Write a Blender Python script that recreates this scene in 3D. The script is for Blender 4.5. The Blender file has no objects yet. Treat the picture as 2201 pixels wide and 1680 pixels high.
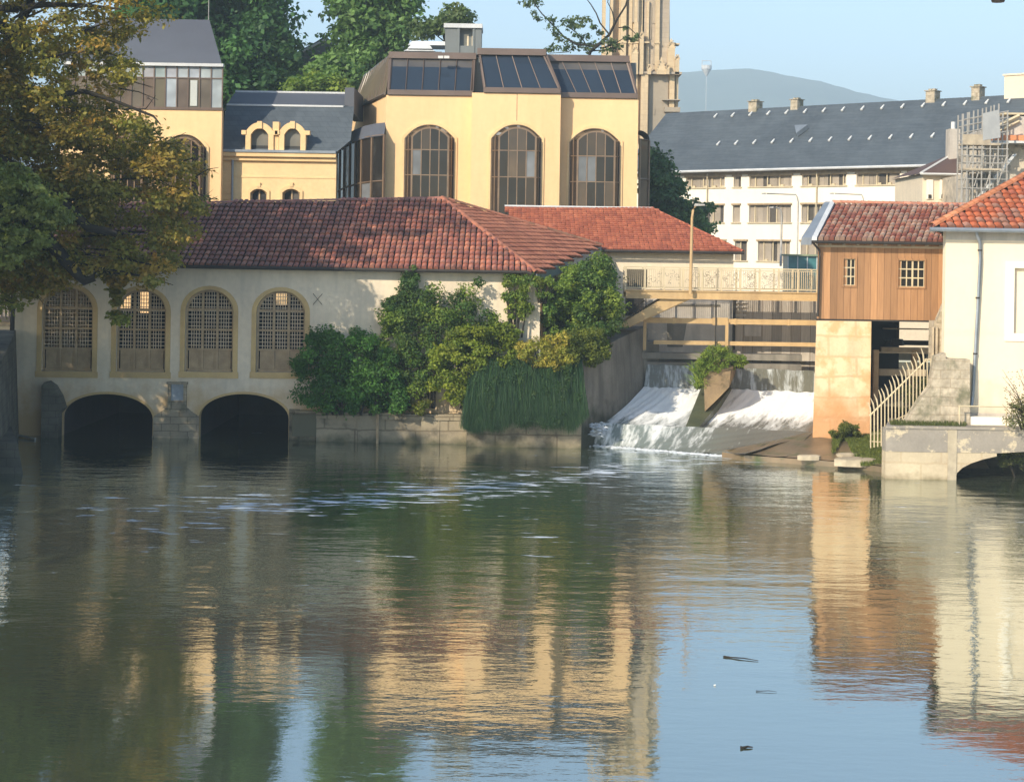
# scene parameters
SUN_AZ, SUN_EL, SUN_E, SUN_C = 38.0, 28.0, 3.8, (1.0, .88, .70)
SKY = (.14, 1.0, .7, 1.8)
EXPO = 0.9
HAZE = .0006
WAVE = (.040, .019, .0085)
WREF = .43
BANKTREES = [(-32, 46, 7.5, 8, 23), (-28, 33, 7.5, 7, 23)]
import bpy, math, random
import numpy as np
from math import radians, sin, cos, tan, pi, sqrt
from mathutils import Vector
from mathutils.geometry import tessellate_polygon
random.seed(7)
RNG = np.random.default_rng(11)
SC = bpy.context.scene
COL = SC.collection
# ---------------------------------------------------------------- camera model (measurements taken in a 2201 px wide view)
FPX, CXP, HYP, HC, ROLL = 3600.0, 1100.5, 545.0, 8.16, radians(0.9)
CR, SR = cos(ROLL), sin(ROLL)
def ray(u, v):
    a = (u-CXP)/FPX; b = (HYP-v)/FPX
    return Vector((a*CR-b*SR, 1.0, a*SR+b*CR))
def P(u, v, Y):
    d = ray(u, v)
    return Vector((d.x*Y, Y, HC+d.z*Y))
def ground_pt(u, v, z):
    d = ray(u, v); t = (z-HC)/d.z
    return Vector((d.x*t, t, z))
class Fr:
    """vertical facade frame: a along the facade, z up, d out of the facade"""
    def __init__(s, o, ux):
        s.o = Vector((o[0], o[1], 0)); L = math.hypot(ux[0], ux[1])
        s.ux = Vector((ux[0]/L, ux[1]/L, 0)); s.n = Vector((s.ux.y, -s.ux.x, 0))
    def pt(s, a, z, d=0):
        p = s.o+s.ux*a+s.n*d; return Vector((p.x, p.y, z))
    def uv(s, u, v, d=0):
        r = ray(u, v); o = s.o+s.n*d
        t = (o.x*s.n.x+o.y*s.n.y)/(r.x*s.n.x+r.y*s.n.y)
        p = Vector((r.x*t, r.y*t, 0))
        return ((p-s.o).dot(s.ux), HC+r.z*t)
# ---------------------------------------------------------------- objects
OFF = {}
def _props(o, label=None, cat=None, group=None, kind=None):
    if label: o['label'] = label
    if cat: o['category'] = cat
    if group: o['group'] = group
    if kind: o['kind'] = kind
def thing(name, loc, label, cat, group=None):
    o = bpy.data.objects.new(name, None); COL.objects.link(o)
    o.location = loc; o.empty_display_size = .3
    OFF[o] = Vector(loc); _props(o, label, cat, group)
    return o
class MB:
    def __init__(s): s.v = []; s.f = []; s.c = []
    def face(s, pts, col=None):
        n = len(s.v); s.v.extend([tuple(p) for p in pts]); s.f.append(list(range(n, n+len(pts)))); s.c.append(col)
    def hexa(s, b, t, col=None):
        n = len(s.v); s.v.extend([tuple(p) for p in b]); s.v.extend([tuple(p) for p in t])
        for f in ((3,2,1,0),(4,5,6,7),(0,1,5,4),(1,2,6,5),(2,3,7,6),(3,0,4,7)):
            s.f.append([n+i for i in f]); s.c.append(col)
    def box(s, x0, x1, y0, y1, z0, z1, col=None):
        s.hexa([(x0,y0,z0),(x1,y0,z0),(x1,y1,z0),(x0,y1,z0)], [(x0,y0,z1),(x1,y0,z1),(x1,y1,z1),(x0,y1,z1)], col)
    def fbox(s, fr, a0, a1, z0, z1, d0, d1, col=None):
        if a0 > a1: a0, a1 = a1, a0
        if z0 > z1: z0, z1 = z1, z0
        lo, hi = min(d0, d1), max(d0, d1)
        s.hexa([fr.pt(a0,z0,hi),fr.pt(a1,z0,hi),fr.pt(a1,z0,lo),fr.pt(a0,z0,lo)],
               [fr.pt(a0,z1,hi),fr.pt(a1,z1,hi),fr.pt(a1,z1,lo),fr.pt(a0,z1,lo)], col)
    def prism(s, poly, vec, col=None):
        vec = Vector(vec); poly = [Vector(p) for p in poly]
        tris = tessellate_polygon([poly]); n = len(s.v); m = len(poly)
        s.v.extend([tuple(p) for p in poly]); s.v.extend([tuple(p+vec) for p in poly])
        for t in tris:
            s.f.append([n+i for i in t]); s.c.append(col)
            s.f.append([n+m+i for i in reversed(t)]); s.c.append(col)
        for i in range(m):
            j = (i+1) % m; s.f.append([n+i, n+j, n+m+j, n+m+i]); s.c.append(col)
    def plate(s, fr, outer, holes, d0, d1, col=None):
        """flat wall plate between depths d0 (front) and d1 (back) with holes and reveals"""
        loops = [outer]+holes
        P3 = [[Vector((a, z, 0)) for a, z in L] for L in loops]
        tris = tessellate_polygon(P3); flat = [p for L in loops for p in L]
        n = len(s.v); m = len(flat)
        s.v.extend([tuple(fr.pt(a, z, d0)) for a, z in flat]); s.v.extend([tuple(fr.pt(a, z, d1)) for a, z in flat])
        for t in tris:
            s.f.append([n+i for i in t]); s.c.append(col)
            s.f.append([n+m+i for i in reversed(t)]); s.c.append(col)
        k = n
        for L in loops:
            q = len(L)
            for i in range(q):
                j = (i+1) % q; s.f.append([k+i, k+j, k+m+j, k+m+i]); s.c.append(col)
            k += q
    def ring(s, fr, inner, outer, d0, d1, col=None, din=None):
        """band between two paths with the same count, in front depth d0, back d1; din lets the inner edge sit at its own depth"""
        di = d0 if din is None else din
        for i in range(len(inner)-1):
            a, b, c, d = inner[i], inner[i+1], outer[i+1], outer[i]
            s.hexa([fr.pt(*a, di), fr.pt(*b, di), fr.pt(*b, d1), fr.pt(*a, d1)],
                   [fr.pt(*d, d0), fr.pt(*c, d0), fr.pt(*c, d1), fr.pt(*d, d1)], col)
    def tube(s, pts, rad, n=6, col=None, cap=True):
        pts = [Vector(p) for p in pts]
        if not hasattr(rad, '__len__'): rad = [rad]*len(pts)
        k = len(s.v); up = Vector((0, 0, 1))
        for i, p in enumerate(pts):
            t = (pts[min(i+1, len(pts)-1)]-pts[max(i-1, 0)])
            t = t.normalized() if t.length > 1e-9 else Vector((0,0,1))
            r = up if abs(t.z) < .95 else Vector((1, 0, 0))
            x = t.cross(r).normalized(); y = t.cross(x).normalized()
            for j in range(n):
                a = 2*pi*j/n; s.v.append(tuple(p+(x*cos(a)+y*sin(a))*rad[i]))
        for i in range(len(pts)-1):
            for j in range(n):
                q = (j+1) % n; s.f.append([k+i*n+j, k+i*n+q, k+(i+1)*n+q, k+(i+1)*n+j]); s.c.append(col)
        if cap:
            s.f.append([k+j for j in range(n)]); s.c.append(col)
            e = k+(len(pts)-1)*n; s.f.append([e+j for j in reversed(range(n))]); s.c.append(col)
    def grid(s, fn, nu, nv, col=None):
        k = len(s.v)
        for j in range(nv+1):
            for i in range(nu+1): s.v.append(tuple(fn(i/nu, j/nv)))
        for j in range(nv):
            for i in range(nu):
                a = k+j*(nu+1)+i; s.f.append([a, a+1, a+nu+2, a+nu+1]); s.c.append(col)
def link_mesh(name, V, F, mat, parent, colors, label, cat, group, kind, smooth):
    V = np.asarray(V, dtype=np.float64).reshape(-1, 3)
    if parent is not None: off = OFF[parent]
    else:
        off = Vector(((V[:,0].min()+V[:,0].max())/2, (V[:,1].min()+V[:,1].max())/2, V[:,2].min()))
    me = bpy.data.meshes.new(name)
    V = V-np.array(off)
    if isinstance(F, np.ndarray):
        nf, k = F.shape
        me.vertices.add(len(V)); me.vertices.foreach_set('co', V.ravel())
        me.loops.add(nf*k); me.loops.foreach_set('vertex_index', F.ravel())
        me.polygons.add(nf); me.polygons.foreach_set('loop_start', np.arange(nf)*k); me.polygons.foreach_set('loop_total', np.full(nf, k))
        me.update(calc_edges=True)
    else:
        me.from_pydata(V.tolist(), [], F)
    if colors is not None:
        at = me.attributes.new('col', 'FLOAT_COLOR', 'POINT')
        C = np.ones((len(V), 4), dtype=np.float32); C[:, :3] = colors; at.data.foreach_set('color', C.ravel())
    if smooth: me.polygons.foreach_set('use_smooth', [True]*len(me.polygons))
    me.materials.append(mat); me.update()
    o = bpy.data.objects.new(name, me); COL.objects.link(o)
    if parent is not None: o.parent = parent
    else: o.location = off
    OFF[o] = Vector(off); _props(o, label, cat, group, kind)
    return o
def obj(name, mb, mat, parent=None, label=None, cat=None, group=None, kind=None, smooth=False):
    cols = None
    if any(c is not None for c in mb.c):
        cols = np.ones((len(mb.v), 3), dtype=np.float32)
        for f, c in zip(mb.f, mb.c):
            if c is not None:
                for i in f: cols[i] = c
    return link_mesh(name, mb.v, mb.f, mat, parent, cols, label, cat, group, kind, smooth)
def dup(root, delta, label=None):
    r = root.copy(); COL.objects.link(r); r.location = root.location+Vector(delta)
    if label: r['label'] = label
    for ch in list(root.children):
        c = ch.copy(); COL.objects.link(c); c.parent = r
        for g in ch.children:
            h = g.copy(); COL.objects.link(h); h.parent = c
    return r
def arch(a0, a1, z0, z1, rise, n=16):
    c = (a0+a1)/2; w = (a1-a0)/2; L = [(a0, z0)]
    for i in range(n+1):
        t = pi-pi*i/n; L.append((c+w*cos(t), z1-rise+rise*sin(t)))
    L.append((a1, z0)); return L
def segarch(a0, a1, z0, z1, rise, n=16):
    """segmental arch: shallower than half an ellipse"""
    c = (a0+a1)/2; w = (a1-a0)/2; L = [(a0, z0)]
    for i in range(n+1):
        x = -1+2*i/n; L.append((c+w*x, z1-rise*(abs(x)**2.3)))
    L.append((a1, z0)); return L
def arch_top(a0, a1, z1, rise, a, k=2.0):
    x = max(-1, min(1, (a-(a0+a1)/2)/((a1-a0)/2)))
    return z1-rise+rise*sqrt(max(0, 1-x*x))
# ---------------------------------------------------------------- materials
def newmat(name):
    m = bpy.data.materials.new(name); m.use_nodes = True; nt = m.node_tree; nt.nodes.clear()
    return m, nt, nt.nodes, nt.links
def N(nt, t, **k):
    n = nt.nodes.new(t)
    for a, b in k.items():
        if a in n.inputs.keys(): n.inputs[a].default_value = b
        else: setattr(n, a, b)
    return n
def c4(c): return (c[0], c[1], c[2], 1)
def mapping(nt, scale, rot=0):
    g = N(nt, 'ShaderNodeNewGeometry'); m = N(nt, 'ShaderNodeMapping'); m.inputs['Scale'].default_value = scale
    nt.links.new(g.outputs['Position'], m.inputs['Vector']); return m.outputs[0]
def noise(nt, scale, detail=4, rough=.55, stretch=(1,1,1)):
    n = N(nt, 'ShaderNodeTexNoise'); n.inputs['Scale'].default_value = scale; n.inputs['Detail'].default_value = detail
    n.inputs['Roughness'].default_value = rough
    nt.links.new(mapping(nt, stretch), n.inputs['Vector']); return n.outputs['Fac']
def rnoise(nt, scale, rot, detail=4, rough=.55, stretch=(1,1,1)):
    g = N(nt, 'ShaderNodeNewGeometry'); r = N(nt, 'ShaderNodeVectorRotate'); r.rotation_type = 'Z_AXIS'; r.inputs['Angle'].default_value = rot
    m = N(nt, 'ShaderNodeMapping'); m.inputs['Scale'].default_value = stretch; n = N(nt, 'ShaderNodeTexNoise')
    n.inputs['Scale'].default_value = scale; n.inputs['Detail'].default_value = detail; n.inputs['Roughness'].default_value = rough
    nt.links.new(g.outputs['Position'], r.inputs['Vector']); nt.links.new(r.outputs[0], m.inputs['Vector']); nt.links.new(m.outputs[0], n.inputs['Vector']); return n.outputs['Fac']
def ramp(nt, fac, a, b, ca=(0,0,0), cb=(1,1,1)):
    r = N(nt, 'ShaderNodeValToRGB'); r.color_ramp.elements[0].position = a; r.color_ramp.elements[1].position = b
    r.color_ramp.elements[0].color = c4(ca); r.color_ramp.elements[1].color = c4(cb)
    nt.links.new(fac, r.inputs['Fac']); return r.outputs['Color']
def mix(nt, fac, a, b, mode='MIX'):
    m = N(nt, 'ShaderNodeMix', data_type='RGBA', blend_type=mode)
    for s, x in ((0, fac), (6, a), (7, b)):
        if hasattr(x, 'is_linked') or hasattr(x, 'links'): nt.links.new(x, m.inputs[s])
        elif s == 0: m.inputs[0].default_value = x
        else: m.inputs[s].default_value = c4(x)
    return m.outputs[2]
def math_(nt, op, a, b=None, clamp=False):
    m = N(nt, 'ShaderNodeMath', operation=op); m.use_clamp = clamp
    for i, x in enumerate((a, b)):
        if x is None: continue
        if hasattr(x, 'links'): nt.links.new(x, m.inputs[i])
        else: m.inputs[i].default_value = x
    return m.outputs[0]
def surf(name, c1, c2=None, scale=.6, rough=.85, bump=.02, bscale=12, spec=.3, metal=0, streak=None, fine=.12,
         attr=False, brick=None, wet=None, moss=None, lowdirt=None):
    """general weathered surface in world space.  brick=(w,h,mortar_rgb,amount); streak=(rgb,amount); moss=(rgb, lo, hi); lowdirt=(rgb, z0, z1)"""
    m, nt, nd, lk = newmat(name)
    c2 = c2 or tuple(x*.8 for x in c1)
    col = mix(nt, ramp(nt, noise(nt, scale), .35, .65), c1, c2)
    if attr:
        at = N(nt, 'ShaderNodeAttribute', attribute_name='col'); col = mix(nt, 1.0, col, at.outputs['Color'], 'MULTIPLY')
    if fine: col = mix(nt, fine, col, ramp(nt, noise(nt, scale*14, 3), .3, .7, (.25,.25,.25), (1,1,1)), 'MULTIPLY')
    if brick:
        w, h, mc, amt = brick
        g = N(nt, 'ShaderNodeNewGeometry'); sp = N(nt, 'ShaderNodeSeparateXYZ'); lk.new(g.outputs['Position'], sp.inputs[0])
        x = math_(nt, 'ADD', sp.outputs[0], math_(nt, 'MULTIPLY', sp.outputs[1], .8)); cb = N(nt, 'ShaderNodeCombineXYZ')
        wob = math_(nt, 'MULTIPLY', noise(nt, 1.5, 2), .25*h)
        lk.new(x, cb.inputs[0]); lk.new(math_(nt, 'ADD', sp.outputs[2], wob), cb.inputs[1])
        b = N(nt, 'ShaderNodeTexBrick'); b.inputs['Scale'].default_value = 1; b.inputs['Brick Width'].default_value = w
        b.inputs['Row Height'].default_value = h; b.inputs['Mortar Size'].default_value = .02*h/.3; b.inputs['Mortar Smooth'].default_value = .3
        b.inputs['Color1'].default_value = (1,1,1,1); b.inputs['Color2'].default_value = (.72,.72,.72,1); b.inputs['Mortar'].default_value = c4(mc)
        lk.new(cb.outputs[0], b.inputs['Vector']); col = mix(nt, amt, col, b.outputs['Color'], 'MULTIPLY')
    if streak: col = mix(nt, math_(nt, 'MULTIPLY', ramp(nt, noise(nt, 2.2, 5, .6, (1,1,.12)), .45, .75), streak[1]), col, streak[0])
    if moss: col = mix(nt, ramp(nt, noise(nt, .9, 6, .65), moss[1], moss[2]), col, moss[0])
    if lowdirt:
        g = N(nt, 'ShaderNodeNewGeometry'); sp = N(nt, 'ShaderNodeSeparateXYZ'); lk.new(g.outputs['Position'], sp.inputs[0])
        mr = N(nt, 'ShaderNodeMapRange'); mr.inputs['From Min'].default_value = lowdirt[2]; mr.inputs['From Max'].default_value = lowdirt[1]
        z = math_(nt, 'ADD', sp.outputs[2], math_(nt, 'MULTIPLY', math_(nt, 'SUBTRACT', noise(nt, 1.3, 5), .5), 2.2*(lowdirt[2]-lowdirt[1])+.3)); lk.new(z, mr.inputs['Value'])
        col = mix(nt, math_(nt, 'MULTIPLY', mr.outputs[0], .85), col, lowdirt[0])
    bs = N(nt, 'ShaderNodeBsdfPrincipled'); bs.inputs['Roughness'].default_value = rough; bs.inputs['Metallic'].default_value = metal
    bs.inputs['Specular IOR Level'].default_value = spec
    lk.new(col, bs.inputs['Base Color'])
    if bump:
        b = N(nt, 'ShaderNodeBump'); b.inputs['Strength'].default_value = .6; b.inputs['Distance'].default_value = bump
        lk.new(noise(nt, bscale, 5), b.inputs['Height']); lk.new(b.outputs[0], bs.inputs['Normal'])
    o = N(nt, 'ShaderNodeOutputMaterial'); lk.new(bs.outputs[0], o.inputs[0]); return m
def leafmat(name, tr=.35, sat=1.0):
    m, nt, nd, lk = newmat(name)
    at = N(nt, 'ShaderNodeAttribute', attribute_name='col')
    d = N(nt, 'ShaderNodeBsdfPrincipled'); d.inputs['Roughness'].default_value = .55; d.inputs['Specular IOR Level'].default_value = .25
    lk.new(at.outputs['Color'], d.inputs['Base Color'])
    t = N(nt, 'ShaderNodeBsdfTranslucent'); lk.new(mix(nt, 1.0, at.outputs['Color'], (1.3,1.5,.6), 'MULTIPLY'), t.inputs['Color'])
    x = N(nt, 'ShaderNodeMixShader'); x.inputs[0].default_value = tr
    lk.new(d.outputs[0], x.inputs[1]); lk.new(t.outputs[0], x.inputs[2])
    o = N(nt, 'ShaderNodeOutputMaterial'); lk.new(x.outputs[0], o.inputs[0]); return m
def glassmat(name, tint=(.03,.03,.03), rough=.06, attr=True, spec=.38):
    m, nt, nd, lk = newmat(name)
    bs = N(nt, 'ShaderNodeBsdfPrincipled'); bs.inputs['Roughness'].default_value = rough; bs.inputs['Specular IOR Level'].default_value = spec
    bs.inputs['IOR'].default_value = 1.45
    if attr:
        at = N(nt, 'ShaderNodeAttribute', attribute_name='col'); lk.new(mix(nt, ramp(nt, noise(nt, .8, 2), .3, .7), at.outputs['Color'], mix(nt, .45, at.outputs['Color'], tint)), bs.inputs['Base Color'])
    else: bs.inputs['Base Color'].default_value = c4(tint)
    b = N(nt, 'ShaderNodeBump'); b.inputs['Strength'].default_value = .12; b.inputs['Distance'].default_value = .05
    lk.new(noise(nt, .9, 2), b.inputs['Height']); lk.new(b.outputs[0], bs.inputs['Normal'])
    o = N(nt, 'ShaderNodeOutputMaterial'); lk.new(bs.outputs[0], o.inputs[0]); return m
M = {}
M['stucco_grey'] = surf('mill_render', (.76,.65,.48), (.69,.58,.43), .35, .9, .012, 9, streak=((.36,.33,.27), .35), lowdirt=((.50,.33,.15), .9, 2.4))
M['mill_trim'] = surf('mill_yellow_stone', (.62,.44,.20), (.52,.36,.17), 1.2, .85, .01, 20)
M['stone_old'] = surf('old_ashlar', (.42,.35,.24), (.26,.22,.16), 1.1, .92, .03, 8, brick=(.75,.32,(.35,.32,.28),.7), moss=((.07,.08,.04), .55, .72))
M['stone_dark'] = surf('dark_stone', (.17,.16,.125), (.09,.09,.07), .9, .9, .03, 8, brick=(.6,.3,(.4,.4,.4),.6))
M['stone_river'] = surf('river_wall_stone', (.36,.30,.20), (.24,.20,.14), .9, .9, .03, 7, brick=(2.6,.62,(.25,.22,.18),.55), moss=((.06,.055,.035), .5, .7), lowdirt=((.07,.07,.04), .0, .35))
M['black_void'] = surf('painted_dark', (.03,.03,.032), (.02,.02,.022), 1, .9, 0)  # near-black: the darkness of interiors and recesses is put into the colour
M['wood_grey'] = surf('weathered_frame_wood', (.47,.345,.205), (.36,.26,.155), 3, .75, .006, 30, fine=.25)
M['wood_pale'] = surf('pale_lattice_wood', (.62,.50,.35), (.50,.40,.28), 3, .75, 0)
M['tile_old'] = surf('aged_clay_tile', (1,.95,.9), (.80,.72,.70), 1.1, .8, .006, 25, attr=True, fine=.2, moss=((.05,.045,.04), .66, .85))
M['tile_base'] = surf('tile_bed', (.03,.022,.02), (.02,.018,.018), 1, .9, 0)
M['zinc'] = surf('zinc_sheet', (.30,.33,.36), (.22,.25,.28), .8, .45, .003, 8, spec=.5, metal=.35)
M['iron'] = surf('dark_iron', (.04,.035,.03), (.03,.025,.02), 2, .6, 0)
M['yellow'] = surf('yellow_stucco', (.84,.57,.30), (.80,.535,.28), .25, .9, .006, 10, streak=((.62,.44,.22), .38), fine=.08)
M['yellow_trim'] = surf('pale_yellow_stone', (.82,.58,.30), (.74,.50,.25), .8, .85, .008, 14)
M['peach'] = surf('peach_stucco', (.84,.60,.31), (.78,.55,.29), .4, .9, .006, 10, streak=((.55,.36,.15), .15))
M['brown_metal'] = surf('brown_aluminium', (.15,.105,.08), (.12,.085,.065), .7, .42, .002, 6, spec=.5, metal=.3, fine=.05)
M['brown_panel'] = surf('grey_brown_panel', (.17,.125,.085), (.13,.10,.075), .5, .35, .002, 6, spec=.6, fine=.05)
M['bronze_frame'] = surf('bronze_window_frame', (.27,.185,.115), (.20,.13,.08), 2, .4, 0, spec=.5, metal=.3)
M['glass'] = glassmat('tinted_glass')
M['glass_blue'] = glassmat('blue_slanted_glass', (.02,.028,.04), .12, spec=.5)
M['slate'] = surf('slate_roof', (.095,.115,.13), (.07,.086,.10), .3, .6, .004, 20, brick=(.5,.3,(.45,.45,.45),.55), streak=((.13,.145,.155), .3))
M['slate_flat'] = surf('dark_roof_sheet', (.10,.108,.125), (.085,.09,.105), .25, .6, .002, 6, fine=.05)
M['white_wall'] = surf('white_render', (.88,.80,.66), (.84,.76,.62), .12, .9, .004, 6, fine=.04, streak=((.6,.54,.44), .18))
M['cream_wall'] = surf('cream_render', (.80,.675,.49), (.76,.64,.46), .4, .9, .005, 9, fine=.05, streak=((.6,.5,.36), .15), lowdirt=((.45,.40,.31), 1.6, 3.6))
M['cream_side'] = surf('pale_cream_render', (.78,.66,.48), (.70,.60,.45), .5, .9, .006, 9, streak=((.45,.40,.32), .25))
M['concrete'] = surf('stained_concrete', (.26,.24,.20), (.17,.155,.13), .6, .9, .02, 7, streak=((.09,.085,.07), .75), lowdirt=((.03,.04,.025), .6, 1.8))
M['concrete_pale'] = surf('grey_lock_concrete', (.58,.52,.44), (.48,.43,.36), .5, .9, .01, 7, streak=((.22,.20,.17), .5))
M['pier_stone'] = surf('orange_sandstone', (.82,.65,.42), (.74,.54,.32), .9, .9, .05, 5, brick=(2.3,.84,(.58,.48,.40),.5), lowdirt=((.56,.28,.12), 1.6, 3.4), moss=((.60,.38,.19), .53, .63), streak=((.36,.26,.17), .35))
M['rubble'] = surf('rubble_stone', (.54,.46,.34), (.34,.29,.21), 3.2, .95, .09, 5, brick=(.75,.34,(.5,.44,.36),.45), moss=((.17,.16,.10), .52, .66))
M['quay_low'] = surf('quay_cream_stone', (.56,.47,.32), (.46,.38,.26), .8, .9, .02, 9, brick=(1.5,.7,(.6,.5,.38),.3), lowdirt=((.15,.12,.06), -.1, .25))
M['quay_top'] = surf('quay_grey_cement', (.32,.285,.235), (.24,.215,.18), .8, .9, .02, 9, moss=((.50,.42,.29), .56, .60), lowdirt=None)
def plankmat(name, base, w=.28):
    m, nt, nd, lk = newmat(name)
    g = N(nt, 'ShaderNodeNewGeometry'); sp = N(nt, 'ShaderNodeSeparateXYZ'); lk.new(g.outputs['Position'], sp.inputs[0])
    x = math_(nt, 'DIVIDE', math_(nt, 'ADD', sp.outputs[0], math_(nt, 'MULTIPLY', sp.outputs[1], .6)), w)
    wn = N(nt, 'ShaderNodeTexWhiteNoise', noise_dimensions='1D'); lk.new(math_(nt, 'FLOOR', x), wn.inputs['W'])
    col = mix(nt, ramp(nt, wn.outputs['Value'], 0, 1), tuple(c*.66 for c in base), tuple(min(1, c*1.28) for c in base))
    col = mix(nt, .45, col, ramp(nt, noise(nt, 3, 6, .6, (6,6,.35)), .3, .7, (.45,.4,.36), (1,1,1)), 'MULTIPLY')
    fr = math_(nt, 'FRACT', x); gap = math_(nt, 'LESS_THAN', fr, .06)
    col = mix(nt, math_(nt, 'MULTIPLY', gap, .55), col, (.10,.05,.025))
    bs = N(nt, 'ShaderNodeBsdfPrincipled'); bs.inputs['Roughness'].default_value = .7; lk.new(col, bs.inputs['Base Color'])
    b = N(nt, 'ShaderNodeBump'); b.inputs['Distance'].default_value = .02; b.invert = True; lk.new(gap, b.inputs['Height']); lk.new(b.outputs[0], bs.inputs['Normal'])
    o = N(nt, 'ShaderNodeOutputMaterial'); lk.new(bs.outputs[0], o.inputs[0]); return m
M['planks'] = plankmat('orange_cedar_boards', (.385,.205,.092))
M['planks_grey'] = plankmat('grey_gate_boards', (.48,.42,.34), .45)
M['beam'] = surf('ochre_painted_steel', (.56,.39,.19), (.46,.32,.16), 1.2, .6, .004, 10, streak=((.25,.14,.06), .4))
M['beam_wood'] = surf('bleached_timber', (.50,.42,.30), (.36,.30,.22), 2, .8, .01, 14)
M['rail'] = surf('beige_painted_rail', (.60,.50,.32), (.50,.42,.28), 2, .6, 0)
M['white_paint'] = surf('white_paint', (.66,.66,.62), (.56,.56,.54), 1.2, .5, 0, fine=.05)
M['roof_white'] = surf('pale_roof_sheet', (.62,.63,.62), (.5,.51,.51), .8, .5, 0)
M['grey_metal'] = surf('grey_plant_metal', (.17,.185,.18), (.14,.15,.15), .6, .5, .003, 6, metal=.2, fine=.06)
M['tower'] = surf('tower_sandstone', (.68,.53,.33), (.58,.45,.28), .15, .92, .05, 2.2, brick=(1.2,.55,(.62,.58,.52),.35), streak=((.36,.29,.20), .35))
M['tower_shade'] = surf('tower_painted_shade', (.42,.35,.26), (.34,.29,.22), .2, .92, .03, 2.2)  # darker copy of the tower stone, with shade put into the colour
M['bark'] = surf('dark_bark', (.035,.028,.02), (.02,.018,.014), 3, .9, .02, 10)
M['leaf'] = leafmat('leaf_sheen')
M['grassblade'] = leafmat('grass_blade', .3)
M['blind'] = surf('grey_blind', (.36,.31,.25), (.30,.26,.21), .9, .8, 0, attr=True)
M['curtain'] = surf('cream_blind', (.80,.69,.50), None, .5, .8, 0)
M['brown_roof'] = surf('brown_flat_tile', (.12,.075,.06), (.10,.06,.05), .5, .8, .004, 12)
M['galv'] = surf('galvanised_tube', (.46,.43,.38), (.36,.34,.30), 2, .5, 0, metal=.3)
M['net'] = surf('debris_netting', (.42,.43,.42), (.34,.35,.35), 1, .9, 0)
M['orange_tarp'] = surf('orange_awning', (.75,.28,.12), (.65,.25,.11), .8, .8, 0)
M['teal'] = surf('teal_glass_kiosk', (.06,.20,.21), (.03,.12,.13), 1.6, .3, 0, spec=.6)
M['hill'] = surf('wooded_hill', (.14,.18,.14), (.10,.14,.11), .01, 1, 0)
M['land'] = surf('town_ground', (.16,.14,.10), (.10,.10,.06), .12, .95, .02, 3)
M['wetmud'] = surf('wet_apron', (.22,.155,.09), (.13,.10,.06), .7, .35, .02, 5, moss=((.055,.075,.02), .52, .66), spec=.5)
M['slab_stone'] = surf('pale_slab', (.52,.44,.31), (.33,.28,.20), 1.5, .7, .01, 12)
# ---------------------------------------------------------------- tiled roofs
SAG = .07
def in_poly(x, y, poly):
    c = False; n = len(poly); j = n-1
    for i in range(n):
        xi, yi = poly[i]; xj, yj = poly[j]
        if (yi > y) != (yj > y) and x < (xj-xi)*(y-yi)/(yj-yi)+xi: c = not c
        j = i
    return c
def tile_field(mb, poly3, e1, e2, sw, sh, cols, lift=.05, curve=.04, gap=.9, hgap=.93, jit=.012, nprof=4, rnd=None):
    """lays overlapping clay tiles over the planar polygon poly3; e1 runs along a course, e2 up the slope"""
    rnd = rnd or random.Random(3)
    o = Vector(poly3[0]); e1 = Vector(e1).normalized(); e2 = Vector(e2).normalized()
    nrm = e1.cross(e2).normalized()
    if nrm.z < 0: nrm = -nrm
    k = e1.dot(e2); den = 1-k*k
    q = []
    for p in poly3:
        w = Vector(p)-o; p1 = w.dot(e1); p2 = w.dot(e2); q.append(((p1-k*p2)/den, (p2-k*p1)/den))
    a0 = min(x for x, y in q); a1 = max(x for x, y in q); b0 = min(y for x, y in q); b1 = max(y for x, y in q)
    nr = int((b1-b0)/sh)+1; ncl = int((a1-a0)/sw)+1
    s1, s2 = rnd.uniform(0, 6), rnd.uniform(0, 6)
    for r in range(nr):
        b = b0+r*sh
        for c in range(ncl):
            a = a0+c*sw
            if not in_poly(a+sw*.5, b+sh*.5, q): continue
            ja = rnd.uniform(-jit, jit); jb = rnd.uniform(-jit, jit); jl = rnd.uniform(0, .012)
            base = cols(a, b, rnd); n0 = len(mb.v)
            sag = SAG*(.5+.5*sin(a*.55+s1+.4*sin(b*.9))*sin(b*.7+s2)); jl += sag
            for (bb, lf) in ((b+jb, lift+jl), (b+jb+sh*(1+.06), .012+sag)):
                for i in range(nprof+1):
                    t = i/nprof; x = a+ja+sw*(1-gap)/2+sw*gap*t
                    h = lf+curve*sin(pi*t)
                    mb.v.append(tuple(o+e1*x+e2*bb+nrm*h))
            for i in range(nprof+1):
                t = i/nprof; x = a+ja+sw*(1-gap)/2+sw*gap*t
                mb.v.append(tuple(o+e1*x+e2*(b+jb)+nrm*(-.01)))
            m = nprof+1
            for i in range(nprof):
                mb.f.append([n0+i, n0+i+1, n0+m+i+1, n0+m+i]); mb.c.append(base)
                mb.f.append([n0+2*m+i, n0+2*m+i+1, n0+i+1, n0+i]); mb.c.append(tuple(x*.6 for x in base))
def tone(pal, rnd, v=.18):
    c = rnd.choice(pal); f = rnd.uniform(1-v, 1+v); return (c[0]*f, c[1]*f, c[2]*f)
PAL_OLD = [(.46,.21,.155), (.41,.185,.14), (.36,.165,.13), (.51,.255,.175), (.32,.15,.13), (.44,.235,.185), (.29,.16,.13)]
PAL_RED = [(.58,.185,.095), (.52,.16,.085), (.62,.21,.11), (.47,.145,.08)]
PAL_GREY = [(.56,.38,.29), (.52,.30,.22), (.48,.22,.16), (.60,.44,.34), (.42,.17,.125), (.54,.33,.25)]
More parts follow.
